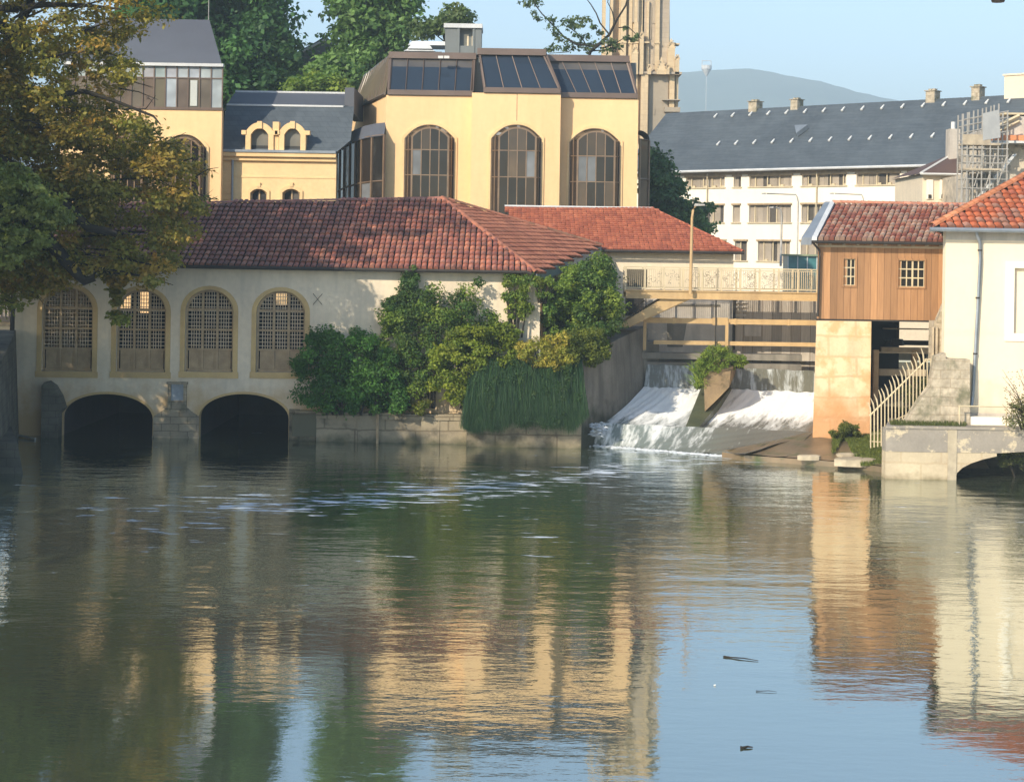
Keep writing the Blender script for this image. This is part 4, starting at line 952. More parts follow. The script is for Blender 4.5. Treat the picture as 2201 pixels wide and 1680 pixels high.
for u in (1522, 1757):
    a = W(u, 400)[0]; s = MB(); s.tube([fw.pt(a, zE-.3, .15), fw.pt(a, 4, .15)], .06, 5); obj('downpipe', s, M['rail'], wb)
# ================================================================= BROWN ROOFED BUILDING + SCAFFOLDED BUILDING
fb = Fr((0, 112), (1, 0)); B_ = fb.uv
br = thing('brown_roofed_house', (28, 112, 4), 'cream house with brown lean-to roof and tall grey chimney left of the scaffolding', 'house')
e0, ez = B_(1975, 373); e1, _ = B_(2110, 370); w = MB(); w.fbox(fb, B_(1983,380)[0], e1+2, 3, ez-.05, 0, -8); obj('wall', w, M['cream_side'], br)
s = MB(); z_t = B_(2070, 322, -4)[1]; t0 = B_(2066, 322, -4)[0]
s.face([fb.pt(e0, ez, .4), fb.pt(e1+2.5, ez, .4), fb.pt(e1+2.5, z_t+.4, -4), fb.pt(t0, z_t, -4)]); s.face([fb.pt(e0,ez,.4), fb.pt(t0,z_t,-4), fb.pt(e0,ez,-8)]); s.face([fb.pt(e0,ez-.06,.4), fb.pt(e1+2.5,ez-.06,.4), fb.pt(e1+2.5,ez-.06,-8), fb.pt(e0,ez-.06,-8)]); obj('roof', s, M['brown_roof'], br)
s = MB(); s.tube([fb.pt(e0, ez, .45), fb.pt(t0, z_t+.05, -4)], .09, 4); s.tube([fb.pt(e0, ez-.05, .5), fb.pt(e1+2.5, ez-.05, .5)], .08, 4); obj('verge', s, M['white_paint'], br)
s = MB(); c0_ = B_(2041, 300, -2)[0]; c1_ = B_(2064, 300, -2)[0]; s.fbox(fb, c0_, c1_, ez, B_(2050, 277, -2)[1], -2, -3); ch = obj('chimney', s, M['concrete_pale'], br)
s = MB(); s.tube([fb.pt((c0_+c1_)/2, B_(2050, 277)[1], -2.5), fb.pt((c0_+c1_)/2, B_(2050, 262)[1]+.2, -2.5)], .15, 8); obj('flue', s, M['white_paint'], ch)
s = MB()
for u in (1998, 2026, 2054, 2082, 2112):
    a = B_(u, 400)[0]; s = MB(); s.fbox(fb, a-.22, a+.22, B_(u, 428)[1], B_(u, 386)[1], .1, -.02); sh_ = obj('shutter', s, M['white_wall'], br)
    s = MB(); s.fbox(fb, a-.1, a+.1, B_(u, 428)[1]+.05, B_(u, 428)[1]+.3, .16, .1); obj('latch', s, M['iron'], sh_)
fz = Fr((0, 104), (1, 0)); Z_ = fz.uv
sb = thing('half_repaired_building', (32, 105, 4), 'weathered building under repair behind the scaffolding with orange strip and white parapet', 'building')
w = MB(); a0 = Z_(2095, 400)[0]; w.fbox(fz, a0, a0+9, 3, Z_(2150, 372)[1], -1, -9); w.fbox(fz, Z_(2140,300)[0], a0+9, Z_(2150,372)[1], Z_(2170, 302)[1], -2, -9); obj('wall', w, surf('scarred_render', (.62,.53,.40), (.38,.33,.26), 1.6, .9, .05, 6, moss=((.16,.14,.11), .55, .62)), sb)
s = MB(); s.fbox(fz, Z_(2150,290)[0], a0+9, Z_(2170,300)[1], Z_(2170,288)[1], -.9, -3); obj('orange_strip', s, M['orange_tarp'], sb)
s = MB(); s.fbox(fz, Z_(2140,300)[0], a0+9, Z_(2170,306)[1], Z_(2170,301)[1], -.6, -3); obj('white_edge', s, M['white_paint'], sb)
s = MB(); s.prism([fz.pt(*Z_(2144,272), -1.5), fz.pt(*Z_(2201,246), -1.5), fz.pt(*Z_(2260,246), -1.5), fz.pt(*Z_(2260,290), -1.5), fz.pt(*Z_(2146,290), -1.5)], (0, 5, 0)); obj('gable', s, M['concrete_pale'], sb)
s = MB(); s.tube([fz.pt(*Z_(2140,276), -1.3), fz.pt(*Z_(2205,245), -1.3)], .12, 4); s.tube([fz.pt(*Z_(2142,288), -1.3), fz.pt(*Z_(2205,257), -1.3)], .09, 4); s.fbox(fz, Z_(2170,240)[0], a0+9, Z_(2170,240)[1], Z_(2170,236)[1], -2, -4); obj('roof_beam', s, M['rail'], sb)
s = MB(); s.hexa([fz.pt(*Z_(2100,430), -.6), fz.pt(*Z_(2110,430), -.6), fz.pt(*Z_(2110,430), -.8), fz.pt(*Z_(2100,430), -.8)], [fz.pt(*Z_(2185,330), -.6), fz.pt(*Z_(2192,330), -.6), fz.pt(*Z_(2192,330), -.8), fz.pt(*Z_(2185,330), -.8)]); obj('raking_board', s, M['white_paint'], sb)
scf = thing('scaffolding', (31, 103.6, 4), 'grey tube scaffolding with netting and plank decks rising above the tiled roofs', 'scaffold')
s = MB(); fg = Fr((0, 103.6), (1, 0)); X_ = fg.uv
us = [2069, 2080, 2093, 2112, 2130, 2147, 2166]
for d in (0, -1.0):
    for i, u in enumerate(us):
        vt = 245-(u-2069)*.28 if u < 2160 else 238
        a, zt_ = X_(u, vt); s.tube([fg.pt(a, 5, d), fg.pt(a, zt_, d)], .05, 5)
    for v in (250, 263, 278, 293, 308, 320, 335, 350, 368, 385, 405):
        z = X_(2110, v)[1]; s.tube([fg.pt(X_(2069,v)[0], z-(.25 if v<300 else 0), d), fg.pt(X_(2168,v)[0], z+(.35 if v<300 else 0), d)], .04, 5)
for k in range(4):
    a = X_(2069+k*25, 400); b__ = X_(2069+k*25+22, 330); s.tube([fg.pt(*a, 0), fg.pt(*b__, 0)], .035, 4)
obj('tubes', s, M['galv'], scf)
s = MB()
for v in (312, 366): z = X_(2110, v)[1]; s.fbox(fg, X_(2069,v)[0], X_(2150,v)[0], z, z+.12, .1, -1.1); obj('plank_deck', s, M['beam_wood'], scf); s = MB()
z = X_(2110, 305)[1]; s.fbox(fg, X_(2069,305)[0], X_(2128,305)[0], z-.1, z+.45, .06, .02); obj('plank_deck', s, M['beam_wood'], scf)
s = MB(); s.prism([fg.pt(*X_(2112,244), .08), fg.pt(*X_(2147,236), .08), fg.pt(*X_(2150,296), .08), fg.pt(*X_(2112,302), .08)], (0, .02, 0)); obj('netting', s, M['net'], scf)
# ================================================================= WEIR
def quadpatch(mb, A, B, C_, D, nu, nv, amp, seed, ease=None, col=None):
    """A,B top-left/right; D,C_ bottom-left/right"""
    r_ = np.random.default_rng(seed); ph = r_.uniform(0, 6.28, 12); fr_ = r_.uniform(.5, 1.6, 12)
    def fn(u, v):
        t = ease(v) if ease else v
        p = A.lerp(B, u).lerp(D.lerp(C_, u), v)
        if ease:
            zt = (A.z*(1-u)+B.z*u); zb = (D.z*(1-u)+C_.z*u); p.z = zt+(zb-zt)*t
        n = sum(sin(fr_[k]*(u*(14+k*5)+v*(3+k*2.2))+ph[k])/(1+k*.35) for k in range(8))
        p.z += amp*n*.4*min(1, 4*u*(1)+.2); return p
    mb.grid(fn, nu, nv, col)
def watermat(name, base, foam_lo, foam_hi, stretch, scale, rough=.35, foamc=(.86,.88,.88), bump=.05, rot=None):
    m, nt, nd, lk = newmat(name)
    f = ramp(nt, noise(nt, scale, 7, .68, stretch), foam_lo, foam_hi)
    f2 = ramp(nt, noise(nt, scale*2.3, 5, .6, stretch), .25, .7, (.62,.64,.66), (1,1,1))
    col = mix(nt, f, base, mix(nt, 1, foamc, f2, 'MULTIPLY'))
    bs = N(nt, 'ShaderNodeBsdfPrincipled'); bs.inputs['Roughness'].default_value = rough; lk.new(col, bs.inputs['Base Color'])
    b = N(nt, 'ShaderNodeBump'); b.inputs['Distance'].default_value = bump; b.inputs['Strength'].default_value = .7; lk.new(noise(nt, scale*1.2, 6, .65, stretch), b.inputs['Height']); lk.new(b.outputs[0], bs.inputs['Normal'])
    o = N(nt, 'ShaderNodeOutputMaterial'); lk.new(bs.outputs[0], o.inputs[0]); return m
M['fall'] = watermat('falling_water', (.13,.13,.10), .48, .62, (1,.5,.05), 3.6, .25, (.46,.49,.48))
M['chute'] = watermat('white_water', (.30,.32,.32), .22, .44, (1,.22,.3), 3.0, .5, (.88,.88,.86), .08)
def slide_mat():
    m, nt, nd, lk = newmat('sliding_white_water')
    g = N(nt, 'ShaderNodeNewGeometry'); sp = N(nt, 'ShaderNodeSeparateXYZ'); lk.new(g.outputs['Position'], sp.inputs[0])
    q = N(nt, 'ShaderNodeMapRange'); q.interpolation_type = 'SMOOTHSTEP'; q.inputs[1].default_value = 70.2; q.inputs[2].default_value = 75.6; lk.new(sp.outputs[1], q.inputs[0])
    xs_ = N(nt, 'ShaderNodeMapRange'); xs_.interpolation_type = 'SMOOTHSTEP'; xs_.inputs[1].default_value = 6; xs_.inputs[2].default_value = 10.5; lk.new(sp.outputs[0], xs_.inputs[0])
    lower = math_(nt, 'SUBTRACT', 1, q.outputs[0])
    thr = math_(nt, 'ADD', .27, math_(nt, 'MULTIPLY', lower, math_(nt, 'ADD', .25, math_(nt, 'MULTIPLY', xs_.outputs[0], .12))))
    n1 = rnoise(nt, 2.6, radians(24), 7, .66, (1, .16, .3)); n2 = rnoise(nt, 9, radians(24), 5, .6, (1, .22, .4))
    v = math_(nt, 'SUBTRACT', math_(nt, 'ADD', math_(nt, 'MULTIPLY', n1, .75), math_(nt, 'MULTIPLY', n2, .25)), thr)
    f = N(nt, 'ShaderNodeMapRange'); f.inputs[1].default_value = -.04; f.inputs[2].default_value = .17; lk.new(v, f.inputs[0])
    col = mix(nt, f.outputs[0], mix(nt, xs_.outputs[0], (.17,.20,.185), (.15,.145,.12)), (.86,.87,.85))
    bs = N(nt, 'ShaderNodeBsdfPrincipled'); lk.new(col, bs.inputs['Base Color']); lk.new(math_(nt, 'ADD', .14, math_(nt, 'MULTIPLY', f.outputs[0], .5)), bs.inputs['Roughness'])
    b = N(nt, 'ShaderNodeBump'); b.inputs['Distance'].default_value = .12; b.inputs['Strength'].default_value = .6; lk.new(n1, b.inputs['Height']); lk.new(b.outputs[0], bs.inputs['Normal'])
    o = N(nt, 'ShaderNodeOutputMaterial'); lk.new(bs.outputs[0], o.inputs[0]); return m
M['slide'] = slide_mat()
M['shelf'] = watermat('broken_water', (.20,.205,.18), .36, .62, (1,.4,1), 2.4, .18, (.74,.78,.78), .06)
weir = thing('stone_weir', (8, 74, 0), 'stepped weir with stained concrete sill between the mill wall and the stone pier', 'weir')
fwr = lambda u, v, D: P(u, v, D)
s = MB()
lip = 3.30
s.box(5.9, 13.4, 77.05, 78.2, -1, lip-.02); s.box(5.9, 13.4, 76.95, 77.6, lip+.14, lip+.42) ; obj('sill', s, M['concrete'], weir)
s = MB(); A_ = fwr(1380, 835, 77.0); B1 = fwr(1755, 842, 76.9)
s.hexa([(3.2,70.5,-1), (13.2,70.3,-1), (13.4,77.1,-1), (5.6,77.1,-1)], [(3.9,71.6,.1), (12.6,71.0,.1), (13.4,77.1,.9), (6.0,77.1,.9)]); obj('chute_bed', s, M['stone_dark'], weir)
cur = thing('left_chute_water', P(1400, 900, 73.5), 'left white water chute sliding down beside the dark concrete wall', 'water chute', 'white water chutes of the weir')
s = MB(); quadpatch(s, fwr(1391, 783, 77.0), fwr(1502, 786, 77.0), fwr(1508, 838, 76.5), fwr(1384, 832, 76.6), 40, 8, .02, 1); obj('curtain', s, M['fall'], cur, smooth=True)
s = MB(); quadpatch(s, fwr(1384, 831, 76.6), fwr(1509, 836, 76.5), fwr(1480, 917, 72.2), fwr(1283, 914, 71.9), 70, 50, .05, 2, ease=lambda v: 1-(1-v)**1.5); obj('slide', s, M['slide'], cur, smooth=True)
cur2 = thing('right_chute_water', P(1650, 900, 73.5), 'wide right white water chute sliding down beside the orange stone pier', 'water chute', 'white water chutes of the weir')
s = MB(); quadpatch(s, fwr(1575, 790, 77.0), fwr(1750, 797, 77.0), fwr(1748, 846, 76.5), fwr(1570, 838, 76.6), 60, 8, .02, 3); obj('curtain', s, M['fall'], cur2, smooth=True)
s = MB(); quadpatch(s, fwr(1570, 836, 76.6), fwr(1750, 843, 76.5), fwr(1748, 930, 71.0), fwr(1499, 919, 72.2), 90, 50, .05, 4, ease=lambda v: 1-(1-v)**1.5); obj('slide', s, M['slide'], cur2, smooth=True)
s = MB(); quadpatch(s, fwr(1256, 908, 72.2), fwr(1750, 927, 71.0), ground_pt(1560, 977, .07), ground_pt(1256, 952, .07), 90, 40, .02, 5)
quadpatch(s, fwr(1750, 927, 71.0), fwr(1760, 929, 70.8), P(1600, 975, 66.7), ground_pt(1556, 977, .07), 6, 40, .02, 5)
quadpatch(s, ground_pt(1256, 952, .07), ground_pt(1560, 977, .07), ground_pt(1556, 981, -.05), ground_pt(1256, 957, -.05), 90, 6, .01, 6)
obj('foaming_shelf_water', s, M['slide'], None, kind='structure', smooth=True)
rg_ = np.random.default_rng(9); s = MB()
for i in range(900):     # white crest where the shelf pours off, and the boil at the left
    t = rg_.random(); p = ground_pt(1120, 950, .02).lerp(ground_pt(1256, 953, .02), (t*4)) if t < .25 else ground_pt(1256, 953, .04).lerp(ground_pt(1560, 979, .04), (t-.25)/.75)
    if i < 120: p = P(1268+rg_.random()*34, 925, 71.2); p.z = .45+rg_.random()*.55; p.y += rg_.normal()*.25
    else: p += Vector((rg_.normal()*.12, rg_.normal()*.16, 0)); p.z = .01+rg_.random()*.035
    r_ = rg_.uniform(.03, .085); k = len(s.v)
    for j in range(6): a = j*pi/3; s.v.append((p.x+r_*1.7*cos(a), p.y+r_*sin(a), p.z-.02))
    s.v.append((p.x, p.y, p.z+r_*.5))
    for j in range(6): s.f.append([k+j, k+(j+1) % 6, k+6]); s.c.append(None)
obj('foam', s, surf('foam_white', (.80,.83,.84), (.68,.73,.76), 3, .6, .02, 20), None, kind='stuff', label='white foam crest where the shelf of water pours over', cat='foam', smooth=True)
# ---- concrete retaining wall left of the weir
rw = MB(); topf = P(1256, 775, 71).z; topb = P(1388, 702, 77.4).z
nW = 16; xs = []
for i in range(nW+1):
    t = i/nW; x = 3.06+(6.3-3.06)*t; y = 70.6+(77.6-70.6)*t; y2 = y-.9*sin(pi*t)*.9; xs.append((x-.35*sin(pi*t), y2+.2, topf+(topb-topf)*t))
for i in range(nW):
    (xa, ya, za), (xb, yb_, zb_) = xs[i], xs[i+1]
    rw.hexa([(xa+.5*(i/nW),ya-.4*(i/nW),-1), (xb+.5*((i+1)/nW),yb_-.4*((i+1)/nW),-1), (xb-1.2,yb_+.3,-1), (xa-1.2,ya+.3,-1)], [(xa,ya,za), (xb,yb_,zb_), (xb-1.2,yb_+.3,zb_), (xa-1.2,ya+.3,za)])
rb2 = MB(); rb2.box(P(1004,900,70.9).x, 3.04, 70.6, 71.7, -1, 1.35); obj('low_block', rb2, M['stone_river'], pw) if False else None; rw.box(.4, 3.0, 71.1, 74, 1.0, topf-.3)
rt = obj('retaining_wall', rw, M['concrete'], None, 'dark stained curving concrete wall at the left side of the weir', 'retaining wall')
# ---- planter wall below the bushes
pw = thing('river_wall', (-6, 71.6, 0), 'low worn stone river wall beneath the bushes with pale coping blocks', 'wall')
obj('low_block', rb2, M['stone_river'], pw)
s = MB(); f7 = Fr((0, 71.6), (1, 0)); V7 = f7.uv; c0_ = V7(680, 900)[0]; c1_ = V7(1010, 900)[0]; zt_ = V7(800, 888)[1]
s.fbox(f7, c0_, c1_, -1, zt_-.25, -.03, -.55); obj('panel', s, M['stone_river'], pw)
for (u0, u1) in ((768, 812), (905, 946), (946, 1004)):
    s = MB(); s.fbox(f7, V7(u0,900)[0]+.01, V7(u1,900)[0]-.01, -1, zt_-.02, .10, -.025); obj('pier_block', s, M['stone_river'], pw)
s = MB(); rr = random.Random(3); x = c0_
while x < c1_:
    wd = rr.uniform(.7, 1.5); s.fbox(f7, x, min(x+wd, c1_)-.02, zt_-.24, zt_+rr.uniform(-.03, .03), .14+rr.uniform(-.03, .03), -.4); x += wd
obj('coping', s, M['stone_river'], pw)
s = MB(); a, z = V7(813, 880); s.tube([f7.pt(a, -.6, .3), f7.pt(a+.01, z, .28)], .06, 6); obj('mooring_post', s, M['wood_grey'], None, 'thin dark timber post standing in the water against the low river wall', 'post')
bank = MB(); bank.box(-9.3, .5, 71.66, 72.18, .2, zt_-.1); bank.box(.5, 3.0, 71.8, 77, .2, 2.6); obj('bank_soil', bank, M['land'], None, kind='structure')
# ---- divider between the chutes
s = MB(); b0 = [P(1512, 882, 73.2), P(1526, 872, 73.2), P(1560, 850, 76.5), P(1518, 850, 76.5)]; b0 = [Vector((p.x, p.y, P(1512,884,73.2).z if i < 2 else 1.2)) for i, p in enumerate(b0)]
tz = [P(1511, 806, 73.6), P(1568, 800, 73.8), P(1572, 745, 77.4), P(1500, 765, 77.4)]
dvf = [P(1512,803,73.5), P(1571,797,73.5), P(1567,832,73.5), P(1546,854,73.5), P(1515,884,73.5)]; s.prism(dvf, (.75, 3.6, .35)); s.box(8.85, 9.35, 75.2, 75.9, dvf[0].z, dvf[0].z+.75)
dv = obj('divider_rock', s, surf('brown_divider', (.34,.24,.13), (.20,.14,.08), .9, .85, .05, 5, moss=((.06,.06,.03), .55, .7)), None, 'brown wedge-shaped rock pier splitting the weir into two chutes', 'rock pier')
s = MB(); q_a = [P(1474,917,71.9), P(1503,919,71.9), P(1572,838,76.5), P(1508,836,76.5)]; s.hexa([p-Vector((0,0,.8)) for p in q_a], [p+Vector((0,0,.03+.10*(i > 1))) for i, p in enumerate(q_a)]); obj('mossy_rib', s, surf('wet_moss_rib', (.10,.11,.06), (.06,.07,.04), .9, .4, .04, 6, spec=.5), weir)
# ---- lock walls and gates behind
gb = thing('lock_gate', P(1665, 775, 78.6), 'grey board lock gate wall behind the right half of the weir', 'gate')
fg2 = Fr((0, 78.6), (1, 0)); V8 = fg2.uv
s = MB(); s.fbox(fg2, V8(1579,700)[0], V8(1775,700)[0], lip-.5, V8(1660,640)[1]+.3, 0, -.3); obj('boards', s, M['planks_grey'], gb)
s = MB()
for v in (742,): s.fbox(fg2, V8(1579,700)[0], V8(1775,700)[0], V8(1660,v)[1]-.05, V8(1660,v)[1]+.05, .06, .005)
s.fbox(fg2, V8(1600,700)[0], V8(1635,700)[0], V8(1610,722)[1], V8(1610,700)[1], .12, .005)
for v in range(650, 700, 9): s.fbox(fg2, V8(1580,700)[0], V8(1603,700)[0], V8(1590,v)[1]-.03, V8(1590,v)[1]+.03, .10, .005)
obj('fittings', s, M['concrete_pale'], gb)
s = MB(); x_ = V8(1577, 700)[0]; s.fbox(fg2, x_-.06, x_+.06, lip, V8(1577,628)[1], .15, .01); obj('gate_post', s, M['iron'], gb)
lw = thing('lock_wall', P(1480, 775, 79.2), 'plain grey rendered lock wall behind the left half of the weir', 'wall')
f9 = Fr((0, 79.2), (1, 0)); V9 = f9.uv; s = MB(); s.fbox(f9, V9(1385,700)[0], V9(1576,700)[0], lip-.5, V9(1480,628)[1], 0, -.5); obj('wall', s, M['concrete_pale'], lw)
s = MB(); s.fbox(f9, V9(1440,700)[0], V9(1545,700)[0], V9(1480,655)[1]-.02, V9(1480,655)[1]+.06, .10, .003); s.prism([f9.pt(*V9(1434,745), .006), f9.pt(*V9(1467,745), .006), f9.pt(*V9(1476,693), .006), f9.pt(*V9(1434,693), .006)], (0,-.05,0)); obj('patch', s, M['concrete'], lw)
ab = MB(); p0 = P(1333, 705, 77.2); p1 = P(1392, 703, 77.2); ab.hexa([(p0.x-1,76.9,-1), (p1.x,76.9,-1), (p1.x,80,-1), (p0.x-1,80,-1)], [(p0.x-1,77.1,p0.z), (p1.x,77.1,p0.z), (p1.x,80,p0.z), (p0.x-1,80,p0.z)]); ab.box(p1.x, p1.x+.55, 77.3, 79, -1, P(1400, 735, 77.3).z)
obj('bridge_abutment', ab, M['concrete'], None, 'stained concrete abutment block under the left end of the footbridge strut', 'abutment')
# ================================================================= FOOTBRIDGE
fbz = Fr((0, 75.4), (1, 0)); Bv = fbz.uv
fbr = thing('footbridge', P(1550, 640, 75.4), 'ochre steel footbridge with beige railing spanning above the weir to the wooden hut', 'bridge')
x0, z0 = Bv(1345, 637); x1, z1 = Bv(1756, 650); zt_ = Bv(1550, 626)[1]; zb_ = zt_-.36
s = MB(); s.fbox(fbz, x0, x1+.2, zb_, zt_, 0, -.14); s.fbox(fbz, x0, x1+.2, zt_-.04, zt_+.015, .06, -.16); s.fbox(fbz, x0, x1+.2, zb_-.02, zb_+.03, .06, -.2); s.fbox(fbz, x0, x1+.2, zb_, zt_, -1.5, -1.62); obj('beam', s, M['beam'], fbr)
s = MB(); s.fbox(fbz, x0, x1+.2, zt_-.1, zt_+.01, -.165, -1.49); obj('deck', s, M['beam_wood'], fbr)
zr = Bv(1550, 578)[1]+.05
s = MB(); npan = 10
for d in (-.06, -1.5):
    s.fbox(fbz, x0, x1, zr-.05, zr, d+.03, d-.04); s.fbox(fbz, x0, x1, zt_+.08, zt_+.13, d+.015, d-.025); s.fbox(fbz, x0, x1, zr-.13, zr-.10, d+.012, d-.018)
    for i in range(npan+1):
        a = x0+(x1-x0)*i/npan; s.fbox(fbz, a-.035, a+.035, zt_-.02, zr-.04, d+.035, d-.045)
    for i in range(1, 96):
        a = x0+(x1-x0)*i/96; s.fbox(fbz, a-.009, a+.009, zt_+.1, zr-.11, d+.008, d-.012)
obj('railing', s, M['rail'], fbr)
rr = random.Random(21); s = MB()
for i in list(range(0, npan)):
    s = MB()
    b0_ = x0+(x1-x0)*i/npan+.06; b1_ = x0+(x1-x0)*(i+1)/npan-.06
    for k in range(26 if i in (4,5,6,7) else 9):   # scrolled ironwork between the posts
        cx_ = rr.uniform(b0_+.05, b1_-.05); cz_ = rr.uniform(zt_+.2, zr-.2); R_ = rr.uniform(.05, .14); ph = rr.uniform(0, 6.28)
        s.tube([fbz.pt(cx_+R_*(1-q*.12)*cos(ph+q*.9), min(zr-.13, max(zt_+.13, cz_+R_*(1-q*.12)*sin(ph+q*.9))), -.065) for q in range(6)], .0075, 3)
    obj('scrollwork', s, M['iron'], fbr)
gt = MB(); g0, g1 = x0+.03, x0+.95
gt.fbox(fbz, g0, g1, zt_+.1, zr-.13, -.1, -.12); obj('iron_grille', gt, M['iron'], fbr); gt = MB()
for k in range(0): pass
gs = Bv(1345, 678)[1]
for i in range(9): a = g0+(g1-g0)*i/8; gt.fbox(fbz, a-.012, a+.012, gs, zb_-.03, -.3, -.33)
for i in range(7): z = gs+(zb_-.03-gs)*i/6; gt.fbox(fbz, g0, g1, z-.012, z+.012, -.29, -.34)
gt.tube([fbz.pt(g0, gs, -.31), fbz.pt(g1, zb_-.05, -.31)], .015, 3); gt.tube([fbz.pt(g1, gs, -.31), fbz.pt(g0, zb_-.05, -.31)], .015, 3)
obj('iron_grille', gt, M['iron'], fbr)
s = MB()
q0 = fbz.pt(*Bv(1325, 702), -.1); q1 = fbz.pt(*Bv(1425, 641), -.1)
for d in (0, 1.35):
    e = Vector((0, d, 0)); s.hexa([q0+e, q0+e+Vector((.55,0,0)), q0+e+Vector((.55,.15,0)), q0+e+Vector((0,.15,0))], [q1+e, q1+e+Vector((1.25,0,0)), q1+e+Vector((1.25,.15,0)), q1+e+Vector((0,.15,0))])
s.hexa([q0+Vector((.2,.15,-.02)), q0+Vector((.62,.15,-.02)), q0+Vector((.62,1.35,-.02)), q0+Vector((.2,1.35,-.02))], [q1+Vector((.6,.15,-.02)), q1+Vector((1.3,.15,-.02)), q1+Vector((1.3,1.35,-.02)), q1+Vector((.6,1.35,-.02))])
obj('strut', s, M['beam'], fbr)
# pipe rails below
pr = thing('weir_beams', P(1570, 740, 76.6), 'pair of yellow horizontal beams on posts just above the weir crest', 'beams')
f6 = Fr((0, 76.6), (1, 0)); V6 = f6.uv; s = MB(); a0, za = V6(1388, 686); a1, zb1 = V6(1765, 698); za = (za+zb1)/2+.02; s.fbox(f6, a0, a1, za-.12, za+.12, 0, -.2); obj('upper_beam', s, M['beam'], pr)
a0b, zc_ = V6(1405, 731); zc_ = V6(1570, 738)[1]; s = MB(); s.fbox(f6, a0b, a1, zc_-.09, zc_+.09, 0, -.2); obj('lower_beam', s, M['beam'], pr)
for u, v0, v1 in ((1385, 676, 752), (1561, 690, 752), (1537, 645, 760)):
    s = MB(); a, zz0 = V6(u, v1); _, zz1 = V6(u, v0); t = .02 if u == 1537 else .07
    s.fbox(f6, a-t, a+t, zz0, zz1, .12, .01); obj('post', s, M['iron'] if u == 1537 else M['beam'], pr)
s = MB(); a, _ = V6(1548, 690); s.fbox(f6, a-.35, a+.35, za-.17, za+.17, .05, .004)
for u in (1448, 1581, 1695): a, _ = V6(u, 690); s.fbox(f6, a-.05, a+.05, za-.14, za+.14, .03, -.22)
obj('coupling', s, M['beam'], pr)
# lamp posts
def lamp(u, v0, v1, D, label, side=1, r=.06, arm=.35, name='street_lamp'):
    t = thing(name, P(u, v0, D), label, 'street lamp', 'street lamps'); p0 = P(u, v0, D); z1 = P(u, v1, D).z
    s = MB(); pts = [p0, Vector((p0.x+.02, p0.y, z1-.6)), Vector((p0.x+.06*side, p0.y, z1-.25)), Vector((p0.x+.16*side, p0.y, z1-.06)), Vector((p0.x+arm*side, p0.y, z1))]
    s.tube(pts, [r, r*.75, r*.7, r*.65, r*.6], 8); obj('pole', s, M['beam'] if D < 90 else M['galv'], t, smooth=True)
    s = MB(); e = pts[-1]; s.hexa([(e.x-.1,e.y-.08,e.z-.06), (e.x+.4*side+.0001,e.y-.08,e.z-.03), (e.x+.4*side,e.y+.08,e.z-.03), (e.x-.1,e.y+.08,e.z-.06)], [(e.x-.06,e.y-.05,e.z+.06), (e.x+.36*side,e.y-.05,e.z+.03), (e.x+.36*side,e.y+.05,e.z+.03), (e.x-.06,e.y+.05,e.z+.06)]); obj('lamp_head', s, M['galv'], t)
lamp(1484, 632, 440, 75.1, 'tall ochre curved lamp post bolted to the footbridge beam', 1, .08, .2)
lamp(1678, 572, 446, 118, 'thin brown lamp post with flat head in front of the white building', -1, .09, .5)
lamp(1712, 640, 417, 128, 'double arm street lamp above the footbridge at the white building', -1, .07, 2.4)
lamp(1856, 445, 417, 128, 'pale street lamp arm showing over the ridge of the wooden hut', -1, .06, 2.2)
s = MB(); p = P(1736, 575, 110); s.box(p.x-.65*2, p.x+.6*2, 110, 112, p.z-3, p.z+.75); kk = thing('kiosk', (p.x, 110, p.z-3), 'small teal glass kiosk beyond the right end of the footbridge', 'kiosk'); obj('glass_box', s, M['teal'], kk)
s = MB(); s.box(p.x-1.4, p.x+1.3, 109.8, 112.2, p.z+.75, p.z+.86); obj('roof', s, surf('kiosk_top', (.20,.27,.18), (.3,.33,.2), 2, .7, 0), kk)
s = MB()
for i in range(5): s.box(p.x-1.3+i*.63-.03, p.x-1.3+i*.63+.03, 109.93, 109.99, p.z-3, p.z+.75)
obj('frame', s, M['roof_white'], kk)
# ================================================================= WOODEN HUT
hut = thing('wooden_sluice_hut', (14, 69.8, 4), 'orange board-clad sluice hut with weathered red tile roof on a stone pier', 'hut')
fh = Fr((0, 69.8), (1, 0)); Hh = fh.uv
a0 = Hh(1758, 600)[0]; a1 = Hh(2040, 600)[0]; zt_ = Hh(1890, 519)[1]; zb_ = Hh(1890, 687)[1]
hw = []
for (u0, u1, v0, v1) in ((1813, 1838, 556, 613), (1931, 1987, 559, 616)):
    hw.append((Hh(u0, 580)[0], Hh(u1, 580)[0], Hh(u0, v1)[1], Hh(u0, v0)[1]))
w = MB(); w.plate(fh, [(a0, zb_), (a1, zb_), (a1, zt_), (a0, zt_)], [[(x0_, z0_), (x1_, z0_), (x1_, z1_), (x0_, z1_)] for x0_, x1_, z0_, z1_ in hw], 0, -.12)
sk = Vector((2.6, 6.0, 0)); L0 = fh.pt(a0, zb_, -.12)
w.hexa([L0, L0+Vector((.15,0,0)), L0+sk+Vector((.15,0,0)), L0+sk], [L0+Vector((0,0,zt_-zb_)), L0+Vector((.15,0,zt_-zb_)), L0+sk+Vector((.15,0,zt_-zb_)), L0+sk+Vector((0,0,zt_-zb_))]); w.box(L0.x+2.6, a1+2, 75.81, 76, zb_, zt_)
obj('cladding', w, M['planks'], hut)
s = MB(); s.face([fh.pt(a0,zb_+.02,-.13), fh.pt(a1,zb_+.02,-.13), fh.pt(a1+2.6,zb_+.02,-6.1), fh.pt(a0+2.6,zb_+.02,-6.1)]); s.fbox(fh, a0-.03, a1, zb_-.07, zb_-.004, .05, -.2); obj('floor', s, M['iron'], hut)
